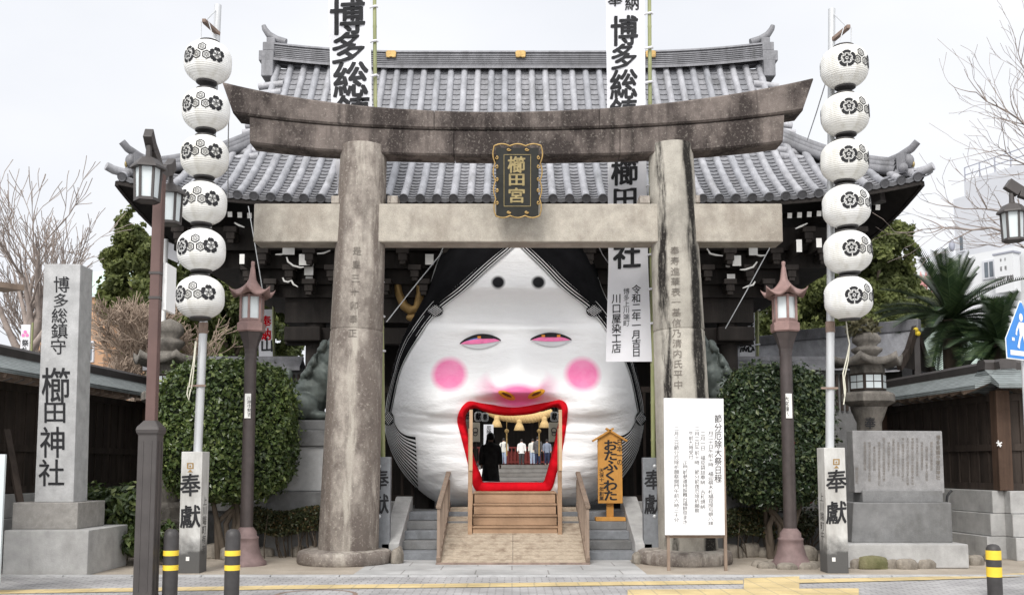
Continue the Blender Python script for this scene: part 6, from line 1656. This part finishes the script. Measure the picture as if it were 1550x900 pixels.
def tree(px, d, zt, blobs, lab, mat, n, leaf=.16, trunk=.28, grp=None, name='broadleaf_tree'):
    """blobs: (px, py, radius px) measured at distance d; trunk with limbs out to every clump"""
    x = W(px, 600, d).x; t = thing(name, lab, 'tree', (x, d, 0), grp); mb = MB(); s = d/F; tot = sum(b_[2]**2 for b_ in blobs); cs = []
    for bx, by, br in blobs:
        c = W(bx, by, d); c.y += random.uniform(-.5, .5)*br*s; cs.append((c, br*s))
        m_ = int(n*br**2/tot*1.9); dd = np.random.normal(size=(m_, 3)); dd /= np.linalg.norm(dd, axis=1)[:, None]
        P = np.array(c)+dd*(br*s*1.12*np.random.uniform(size=(m_, 1))**.5*(1+.28*np.array([[noise.noise(Vector(v)*2.2+Vector((bx*.1, by*.1, 0)))] for v in dd])))
        keep = np.array([noise.noise(Vector(p)*.95)+.55*noise.noise(Vector(p)*2.3)+.3*noise.noise(Vector(p)*5.0) for p in P]) > .02+.35*np.clip(np.linalg.norm(P-np.array(c), axis=1)/(br*s)-.85, 0, 1)
        leaf_cloud(mb, P[keep], leaf, 1.9, .5, outdir=dd[keep], jitter=1.2)
    mb.build('crown', mat, t); mb = MB()
    top_ = max(c.z for c, r in cs)*.72; mb.tube([(x, d, 0), (x+.1, d, top_*.35), (x-.05, d, top_*.7), (x, d, top_)], [trunk, trunk*.8, trunk*.55, trunk*.25], 10)
    for c, r in cs:
        h = min(top_*.9, max(top_*.35, c.z-r*1.2)); p = Vector((x, d, h)); mb.tube([p, p.lerp(c, .5)+Vector((0, 0, -.1*r)), c], [trunk*.35, trunk*.22, trunk*.08], 6)
    mb.build('trunk', MT['bark'], t)
random.seed(21); np.random.seed(21); TG = 'evergreen trees behind the shrine'
tree(235, 33, 10, [(215, 350, 32), (190, 395, 34), (232, 402, 45), (200, 455, 44), (255, 465, 48), (225, 515, 45), (178, 440, 22), (288, 505, 46), (262, 545, 40), (170, 388, 16)], 'tall green tree behind the left lamp post', MT['camphor'], 80000, .105, .4, TG)
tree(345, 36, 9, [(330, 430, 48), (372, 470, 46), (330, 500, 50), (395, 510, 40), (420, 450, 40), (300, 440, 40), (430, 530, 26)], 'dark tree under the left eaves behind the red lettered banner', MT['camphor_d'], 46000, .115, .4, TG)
tree(1310, 34, 9, [(1330, 380, 44), (1300, 430, 55), (1350, 430, 40), (1270, 480, 50), (1335, 490, 55), (1290, 525, 40), (1372, 470, 26), (1250, 430, 36)], 'tall green tree behind the right lantern string', MT['camphor'], 80000, .105, .4, TG)
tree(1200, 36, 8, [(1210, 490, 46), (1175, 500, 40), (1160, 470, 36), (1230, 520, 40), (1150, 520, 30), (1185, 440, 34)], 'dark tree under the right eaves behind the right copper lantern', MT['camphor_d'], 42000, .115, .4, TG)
tree(1376, 36, 8, [(1368, 450, 32), (1390, 470, 30), (1370, 500, 34), (1382, 425, 18)], 'yellowish tree between the right tree and the cycad', MT['camphor'], 24000, .105, .3, TG)
# bare winter trees
MT['haircanebr'] = M('tan_bare_twigs', (.36, .28, .22), .9, .25, 4, .1)
def bare(px, d, z0, h, r, lab, seed, mat, depth=5, lean=(0, 0, 1), spread=.6, kids=3, grp=None):
    random.seed(seed); x = W(px, 600, d).x; t = thing('bare_tree', lab, 'tree', (x, d, 0), grp); mb = MB()
    mb.tube([(x, d, 0), (x, d, z0*.5), (x, d, z0)], [r*1.4, r*1.15, r], 10); tr = mb.build('trunk', mat, t)
    mb = MB()
    for k in range(3):
        branch(mb, (x, d, z0-.05), Vector(lean)+Vector((random.uniform(-.5, .5), random.uniform(-.4, .4), 0)), h*random.uniform(.34, .45), r*.75, depth, spread, .12, kids, .10, .011)
    mb.build('branches', mat, t)
bare(15, 27, 3.6, 6.2, .30, 'large bare grey brown tree at the left edge behind the fence', 8, MT['barkgrey'], 4, (.25, 0, 1), .5)
bare(64, 30, 3.2, 4.2, .20, 'slender bare tree behind the tall stone marker', 12, MT['barkgrey'], 4, (-.1, 0, 1), .45)
bare(195, 26, 2.8, 2.8, .13, 'bushy tan bare tree in front of the green tree on the left', 5, MT['haircanebr'], 5, (0, 0, 1), .75, 4)
bare(265, 27, 2.8, 2.3, .10, 'bushy tan bare shrub behind the left stone lantern', 6, MT['haircanebr'], 4, (0, 0, 1), .8, 4)
bare(1262, 28, 2.6, 2.4, .10, 'small reddish bare shrub before the right tree', 16, MT['haircanebr'], 4, (.3, 0, 1), .6, 3)
# cherry at the right edge, branches reaching into the picture
random.seed(33); d = 20.0; x = W(1640, 600, d).x; t = thing('bare_cherry_tree', 'bare cherry tree at the right edge reaching over the street lamp', 'tree', (x, d, 0))
mb = MB(); mb.tube([(x, d, 0), (x-.1, d, 3), (x, d, 5.5), (x+.1, d, 8)], [.24, .2, .16, .1], 10); mb.build('trunk', MT['bark'], t)
mb = MB()
for (ax, ay, bx, by, cx_, cy_, r) in ((1640, 240, 1560, 195, 1482, 142, .035), (1640, 290, 1560, 250, 1510, 228, .03), (1640, 360, 1540, 350, 1400, 345, .045), (1640, 345, 1545, 325, 1440, 312, .035), (1640, 300, 1570, 160, 1538, 78, .03), (1640, 330, 1570, 230, 1530, 185, .025), (1640, 400, 1560, 365, 1480, 372, .025)):
    A = W(ax, ay, d); B_ = W(bx, by, d-.3); C_ = W(cx_, cy_, d-.6); pts = []
    for q in np.linspace(0, 1, 12):
        p = A*(1-q)**2+B_*2*q*(1-q)+C_*q*q; pts.append(p+Vector((random.gauss(0, .03), 0, random.gauss(0, .03))))
    mb.tube(pts, [r*(1-.8*k/11) for k in range(12)], 6, cap=False)
    for k in range(3, 12):
        for _ in range(1 if k % 2 else 2):
            dv = (pts[min(11, k+1)]-pts[k-1]).normalized()+Vector((random.gauss(0, .3), random.gauss(0, .5), random.gauss(.15, .5)))
            branch(mb, pts[k], dv, random.uniform(.4, .9), r*.35, 2, .55, .08, 1, .12, .0045)
mb.build('branches', MT['barkgrey'], t)
# cycads behind the right fence
MT['frond'] = leafm('cycad_leaflets', (.020, .040, .020), (.045, .078, .034), (.09, .13, .06), .4, .1)
def cycad(px, py, d, lab, n, ln, seed):
    random.seed(seed); c = W(px, py, d); t = thing('cycad_palm', lab, 'palm', (c.x, d, 0), 'cycad palms behind the right fence')
    mb = MB(); mb.tube([(c.x, d, 0), (c.x, d, c.z*.5), c], [.26, .24, .2], 12); mb.build('trunk', MT['bark'], t); mb = MB()
    for k in range(n):
        a = 2*math.pi*k/n*2.4+random.uniform(-.2, .2); el = random.uniform(.05, 1.4) if k % 4 else random.uniform(-.45, .1); L_ = ln*random.uniform(.8, 1.1); p = Vector(c); dv = Vector((math.cos(a)*math.cos(el), math.sin(a)*math.cos(el), math.sin(el))); pts = [p.copy()]
        for i in range(14):
            p = p+dv*L_/14; pts.append(p.copy()); dv = (dv+Vector((0, 0, -.060*(1.2-.3*math.sin(el))))).normalized()
        mb.tube(pts, [.02*(1-.8*i/14) for i in range(15)], 4)
        for i in range(2, 15):
            for q in (0, .33, .66):
                b0 = pts[i-1].lerp(pts[i], q); dr = (pts[i]-pts[i-1]).normalized(); sd_ = dr.cross(Vector((0, 0, 1))); 
                if sd_.length < .1: sd_ = Vector((1, 0, 0))
                sd_.normalize(); upv = sd_.cross(dr); lf = .26*math.sin(math.pi*min(.97, (i+q)/15.5))**.6+.05
                for sg in (-1, 1):
                    tip = b0+(sd_*sg*.78+dr*.55+upv*.28).normalized()*lf; w_ = dr*.021; mb.add([b0-w_, b0+w_, tip], [(0, 1, 2)])
    mb.build('fronds', MT['frond'], t)
cycad(1440, 484, 22.8, 'large cycad palm with arching fronds above the right fence', 78, 1.75, 3)
cycad(1512, 520, 21.5, 'cycad palm behind the blue crossing sign', 50, 1.3, 9)
# ================================================================== BUILDINGS BEHIND
MT['plaster_w'] = M('white_render', (.52, .53, .56), .85, .05, .4, .05); MT['plaster_w2'] = M('bright_white_render', (.64, .65, .66), .85, .04, .4, .05)
MT['window'] = M('dark_window_glass', (.10, .12, .14), .15, .2, 2, 0, spec=.6); MT['mint'] = M('pale_green_roof', (.50, .60, .55), .7, .08, 1, .05); MT['tan'] = M('tan_wall', (.44, .265, .16), .85, .1, 1.5, .1); MT['railgrey'] = M('grey_rail', (.30, .31, .36), .6, .1, 3, 0)
def wall_block(t, name, A, B_, z0, z1, thick, mat):
    """wall slab from plan point A to B_; thick runs away from the camera"""
    A = Vector((A[0], A[1], 0)); B_ = Vector((B_[0], B_[1], 0)); dr = (B_-A).normalized(); nn = Vector((-dr.y, dr.x, 0))
    if nn.y < 0: nn = -nn
    C_ = B_+nn*thick; D_ = A+nn*thick; mb = MB()
    mb.hexa([Vector((p.x, p.y, z0)) for p in (A, B_, C_, D_)], [Vector((p.x, p.y, z1)) for p in (A, B_, C_, D_)]); return mb.build(name, mat, t), A, dr, -nn
def wnd(par, A, dr, nn, s0, s1, z0, z1, bars=1):
    mb = MB(); c = A+dr*((s0+s1)/2)+nn*.02; ang = math.atan2(dr.y, dr.x); mb.box((c.x, c.y, (z0+z1)/2), (s1-s0+.16, .08, z1-z0+.16), ang); f = mb.build('window', MT['plaster_w'], par)
    mb = MB(); c = c+nn*.045
    for k in range(bars+1):
        u = (k+.5)/(bars+1)-.5; q = c+dr*u*(s1-s0); mb.box((q.x, q.y, (z0+z1)/2), ((s1-s0)/(bars+1)-.06, .02, z1-z0), ang)
    mb.build('pane', MT['window'], f)
A = W(1443, 302, 52); B_ = W(1640, 240, 45); t = thing('white_hospital', 'tall white block with a roof railing behind the bare branches on the right', 'building', (A.x, A.y, 0))
body, A0, dr, nn = wall_block(t, 'wall', (A.x, A.y), (B_.x, B_.y), 0, A.z, 14, MT['plaster_w'])
p0 = A0+dr*.8; h1 = A.z
body2, A1_, _, _ = wall_block(t, 'parapet', ((A0+dr*.75).x, (A0+dr*.75).y), (B_.x, B_.y), A.z, A.z+.75, 12, MT['plaster_w'])
mb = MB(); n_ = 12
for k in range(n_+1):
    q = A0+dr*(1.0+k*.95)+Vector((0, .3, 0)); mb.beam((q.x, q.y, A.z+.75), (q.x, q.y, A.z+1.55), .05, .05, up=(0, 1, 0))
for z in (A.z+1.15, A.z+1.55): 
    q0 = A0+dr*1.0+Vector((0, .3, 0)); q1 = A0+dr*(1+n_*.95)+Vector((0, .3, 0)); mb.beam((q0.x, q0.y, z), (q1.x, q1.y, z), .04, .04)
mb.build('roof_railing', MT['railgrey'], t)
def along(px, py, A, dr):   # where the sight line through a pixel meets the facade plane
    o = Vector((0, 0, EYE)); v = W(px, py, 10)-o; nx = Vector((-dr.y, dr.x, 0)); k = (A-o).dot(nx)/v.dot(nx); p = o+v*k; return (p-A).dot(dr), p.z
s0, z1 = along(1453, 357, A0, dr); s1, z0 = along(1460, 378, A0, dr); wnd(body, A0, dr, nn, s0, s1, z0, z1, 0)
mb = MB(); q = along(1443, 372, A0, dr); p = A0+dr*q[0]+nn*.1; mb.ball((p.x, p.y, q[1]), .32, 12, sc=(.5, .5, 1)); mb.build('wall_fitting', MT['railgrey'], t)
A = W(1366, 405, 44); B_ = W(1660, 360, 37); t = thing('white_shop', 'low bright white building carrying a photo studio sign at the right edge', 'building', (A.x, A.y, 0))
body, A0, dr, nn = wall_block(t, 'wall', (A.x, A.y), (B_.x, B_.y), 0, A.z, 9, MT['plaster_w2'])
s0, z1 = along(1490, 398, A0, dr); s1, z0 = along(1506, 418, A0, dr); wnd(body, A0, dr, nn, s0, s1, z0, z1, 1)
for y in (397, 405):
    s_, z_ = along(1513, y, A0, dr); p = A0+dr*s_+nn*.08; mb = MB(); mb.ball((p.x, p.y, z_), .10, 8); mb.build('wall_vent', MT['railgrey'], t)
s0, z1 = along(1519, 390, A0, dr); s1, z0 = along(1550, 442, A0, dr); sgn = .8
t2 = thing('studio_sign', 'white box sign with black lettering on the bright white building', 'sign', A0+dr*((s0+s1)/2)+nn*.4+Vector((0, 0, z0)))
mb = MB(); c = A0+dr*((s0+s1)/2)+nn*.45; ang = math.atan2(dr.y, dr.x); mb.box((c.x, c.y, (z0+z1)/2), (s1-s0, .5, z1-z0), ang); mb.build('sign_box', MT['plaster_w2'], t2)
mb = MB(); mb.box((c.x, c.y, z1+.04), (s1-s0+.1, .56, .07), ang); mb.build('sign_cap', MT['railgrey'], t2)
mb = MB(); fo = c+nn*.256; fn = lambda u, v: Vector((fo.x+dr.x*u, fo.y+dr.y*u, v)); w_ = s1-s0
for i, ch in enumerate('村田写真館'): put(mb, ch, fn, -w_*.40+w_*.2*i, z0+(z1-z0)*.33, w_*.18, (z1-z0)*.17, .02, 0, 0, -1)
for i, ch in enumerate('証明'): put(mb, ch, fn, -w_*.14+w_*.24*i, z0+(z1-z0)*.62, w_*.10, (z1-z0)*.11, .02, 0, 0, -1); put(mb, '撮影'[i], fn, -w_*.14+w_*.24*i, z0+(z1-z0)*.85, w_*.08, (z1-z0)*.08, 0, 0, 0, -1)
mb.build('lettering', MT['inkgrey'], t2)
MT['pinkcone'] = M('faded_red_cone', (.50, .25, .24), .7, .1, 4, 0)
for i, x in enumerate((1394, 1402, 1409)):
    p = W(x, 424, 38); mb = MB(); mb.lathe([(.11, 0), (.11, .25), (.0, .62)], p-Vector((0, 0, .25)), 8); mb.tube([p-Vector((0, 0, p.z)), p-Vector((0, 0, .2))], .04, 6); tag(mb.build('pointed_post', MT['pinkcone']), ('left', 'middle', 'right')[i]+' one of three faded pink pointed posts left of the cycad', 'post', 'pointed posts')
A = W(1400, 520, 33); B_ = W(1600, 440, 28); t = thing('green_roofed_house', 'pale green roofed house behind the cycads', 'house', (A.x, A.y, 0)); a = W(1388, 505, 34); b_ = W(1640, 430, 28)
body, A0, dr, nn = wall_block(t, 'wall', (a.x, a.y), (b_.x, b_.y), 0, 4.2, 6, MT['fencewood'])
mb = MB(); bk = Vector((0, 4, 0)); A3 = A0+nn*.8; B3 = Vector((b_.x, b_.y, 0))+nn*.8; mb.hexa([Vector((A3.x, A3.y, 4.2)), Vector((B3.x, B3.y, 4.2)), Vector((B3.x, B3.y+4, 6.3)), Vector((A3.x, A3.y+4, 6.3))], [Vector((A3.x, A3.y, 4.35)), Vector((B3.x, B3.y, 4.35)), Vector((B3.x, B3.y+4, 6.45)), Vector((A3.x, A3.y+4, 6.45))]); mb.build('roof', MT['mint'], t)
# small shrine roof with a yellow crest
d = 22.2; rx = W(1386, 505, d).x; t = thing('small_shrine', 'small tiled roof with a yellow crest on its gable behind the right stone lantern', 'building', (rx, d, 0)); zr = W(1386, 497, d).z
def gab(x0, y0, zr, hw, dz, ln, par):
    mb = MB(); V = []
    dirx, diry = -.75, .66      # ridge runs back and to the left
    sx_, sy_ = .66, -.75
    for f, k in ((0, 0), (1, ln)):
        c = Vector((x0+dirx*k, y0+diry*k, 0))
        for o, z in ((-hw*1.05, zr-dz), (-hw*.5, zr-dz*.62), (0, zr), (hw*.5, zr-dz*.62), (hw*1.05, zr-dz)): V.append((c.x+sx_*o, c.y+sy_*o*-1 if False else c.y-sy_*o, z))
    mb.add(V, [(i, i+1, 6+i, 5+i) for i in range(4)]); mb.add([(x, y, z-.1) for x, y, z in V], [(i, i+1, 6+i, 5+i) for i in range(4)]); mb.build('roof', MT['tile'], par)
    mb = MB()
    for i in range(4): mb.beam(V[i], V[i+1], .10, .20)
    mb.build('bargeboard', MT['fencewood'], par, bevel=.008)
    mb = MB(); mb.add([V[0], V[2], V[4]], [(0, 1, 2)]); mb.build('gable', MT['darkwood'], par)
    mb = MB(); a = Vector(V[2]); b_ = Vector(V[7]); mb.beam(a+Vector((.08, -.04, .08)), b_+Vector((0, 0, .08)), .22, .26); mb.build('ridge', MT['tile_ridge'], par, bevel=.02)
    return V
V = gab(rx, d, zr, 1.05, .95, 3.2, t)
mb = MB(); mb.box((rx-.9, d+.6, (zr-.95)/2), (1.2, 1.0, zr-.95)); mb.build('wall', MT['darkwood'], t); mb = MB(); mb.box((rx-.02, d-.02, zr-.6), (.14, .14, 1.3)); mb.build('king_post', MT['lampgrey'], t)
MT['ycrest'] = M('yellow_crest', (.68, .50, .04), .5, .1, 6, 0); mb = MB(); c = W(1386, 502, d-.12)
for dx, dz_ in ((-.05, -.04), (.05, -.04), (0, .045)): mb.lathe([(0, 0), (.055, .0), (.055, .03), (0, .035)], (0, 0, 0), 12); n0 = 48; mb.v[-n0:] = [(c.x+dx+x, c.y-z, c.z+dz_+y) for x, y, z in mb.v[-n0:]]
mb.build('yellow_crest', MT['ycrest'], t)
d = 26; t = thing('tiled_hut', 'low grey tiled roof just behind the wall right of the gate', 'building', (W(1190, 540, d).x, d, 0)); gab(W(1212, 520, d).x, d, W(1190, 515, d).z, 1.1, .75, 3.0, t); mb = MB(); mb.box((W(1190, 540, d).x-.3, d+.6, 1.6), (2.0, 1.2, 3.2)); mb.build('wall', MT['darkwood'], t)
# left background
A = W(70, 440, 46); B_ = W(166, 450, 42); t = thing('tan_house', 'tan walled house with a pale green roof behind the stone marker', 'house', (A.x, A.y, 0)); a = W(60, 450, 45); b_ = W(160, 450, 43)
body, A0, dr, nn = wall_block(t, 'wall', (a.x, a.y), (b_.x, b_.y), 0, W(150, 447, 43).z, 8, MT['tan']); s0, z1 = along(133, 519, A0, dr); s1, z0 = along(141, 545, A0, dr); wnd(body, A0, dr, nn, s0, s1, z0, z1, 0)
mb = MB(); zt = W(150, 447, 43).z; zt2 = W(150, 405, 47).z; q = [(a.x, a.y-.3), (b_.x+.25, b_.y-.3), (b_.x+1.0, b_.y+4), (a.x, a.y+4)]
mb.add([(q[0][0], q[0][1], zt), (q[1][0], q[1][1], zt), (q[2][0], q[2][1], zt2), (q[3][0], q[3][1], zt2)]+[(q[0][0], q[0][1], zt+.12), (q[1][0], q[1][1], zt+.12), (q[2][0], q[2][1], zt2+.12), (q[3][0], q[3][1], zt2+.12)], [(3, 2, 1, 0), (4, 5, 6, 7), (0, 1, 5, 4), (1, 2, 6, 5), (2, 3, 7, 6), (3, 0, 4, 7)]); mb.build('roof', MT['mint'], t)
mb = MB(); c = W(159, 469, 42.6); mb.lathe([(.40, 0), (.28, .08), (0, .12)], (0, 0, 0), 16); mb.v = [(c.x+x, c.y+z, c.z+y) for x, y, z in mb.v]; mb.build('dish_antenna', MT['railgrey'], t)
mb = MB(); mb.pxbox(144, 452, 162, 464, 46.5, 1); mb.build('roof_box', MT['window'], t)
d = 24; t = thing('small_banner', 'small white banner with a pink emblem above the left fence', 'banner', (W(39, 520, d).x, d, 0)); mb = MB(); mb.pxbox(30, 491, 46, 540, d, .02); mb.build('cloth', MT['cloth'], t)
mb = MB(); fn = plane_fn(d-.01)
for x, y in ((38, 502), (35, 507), (41, 507)): poly(mb, fn, circ(x, y, 2.6, 10), 1)
mb.build('pink_emblem', MT['pinkline'], t); mb = MB(); put(mb, '祭', fn, 38, 519, 9, 9, .02); put(mb, '礼', fn, 38, 530, 9, 9, .02); mb.build('lettering', MT['ink'], t); mb = MB(); a = W(47, 545, d); mb.tube([(a.x, d, 0), (a.x, d, W(47, 488, d).z)], .025, 6); mb.build('pole', MT['bamboo'], t)
d = 20.5; t = thing('flag_pole', 'white flag pole with a small white flag behind the left lantern string', 'flag pole', (W(249, 480, d).x, d, 0)); mb = MB(); mb.tube([W(249, 1000, d)*1 if False else Vector((W(249, 480, d).x, d, 0)), W(251, 362, d)], .05, 10); mb.build('pole', MT['white'], t)
mb = MB(); q = [W(252, 365, d), W(268, 372, d), W(270, 398, d), W(252, 390, d)]; mb.hexa(q, [p+Vector((0, .015, 0)) for p in q]); mb.build('flag', MT['cloth'], t)
mb = MB(); mb.beam(W(-60, 425, 17), W(22, 437, 18), .5, .10); o = tag(mb.build('shed_roof_edge', MT['rail']), 'edge of a small roof at the left border before the bare tree', 'roof')
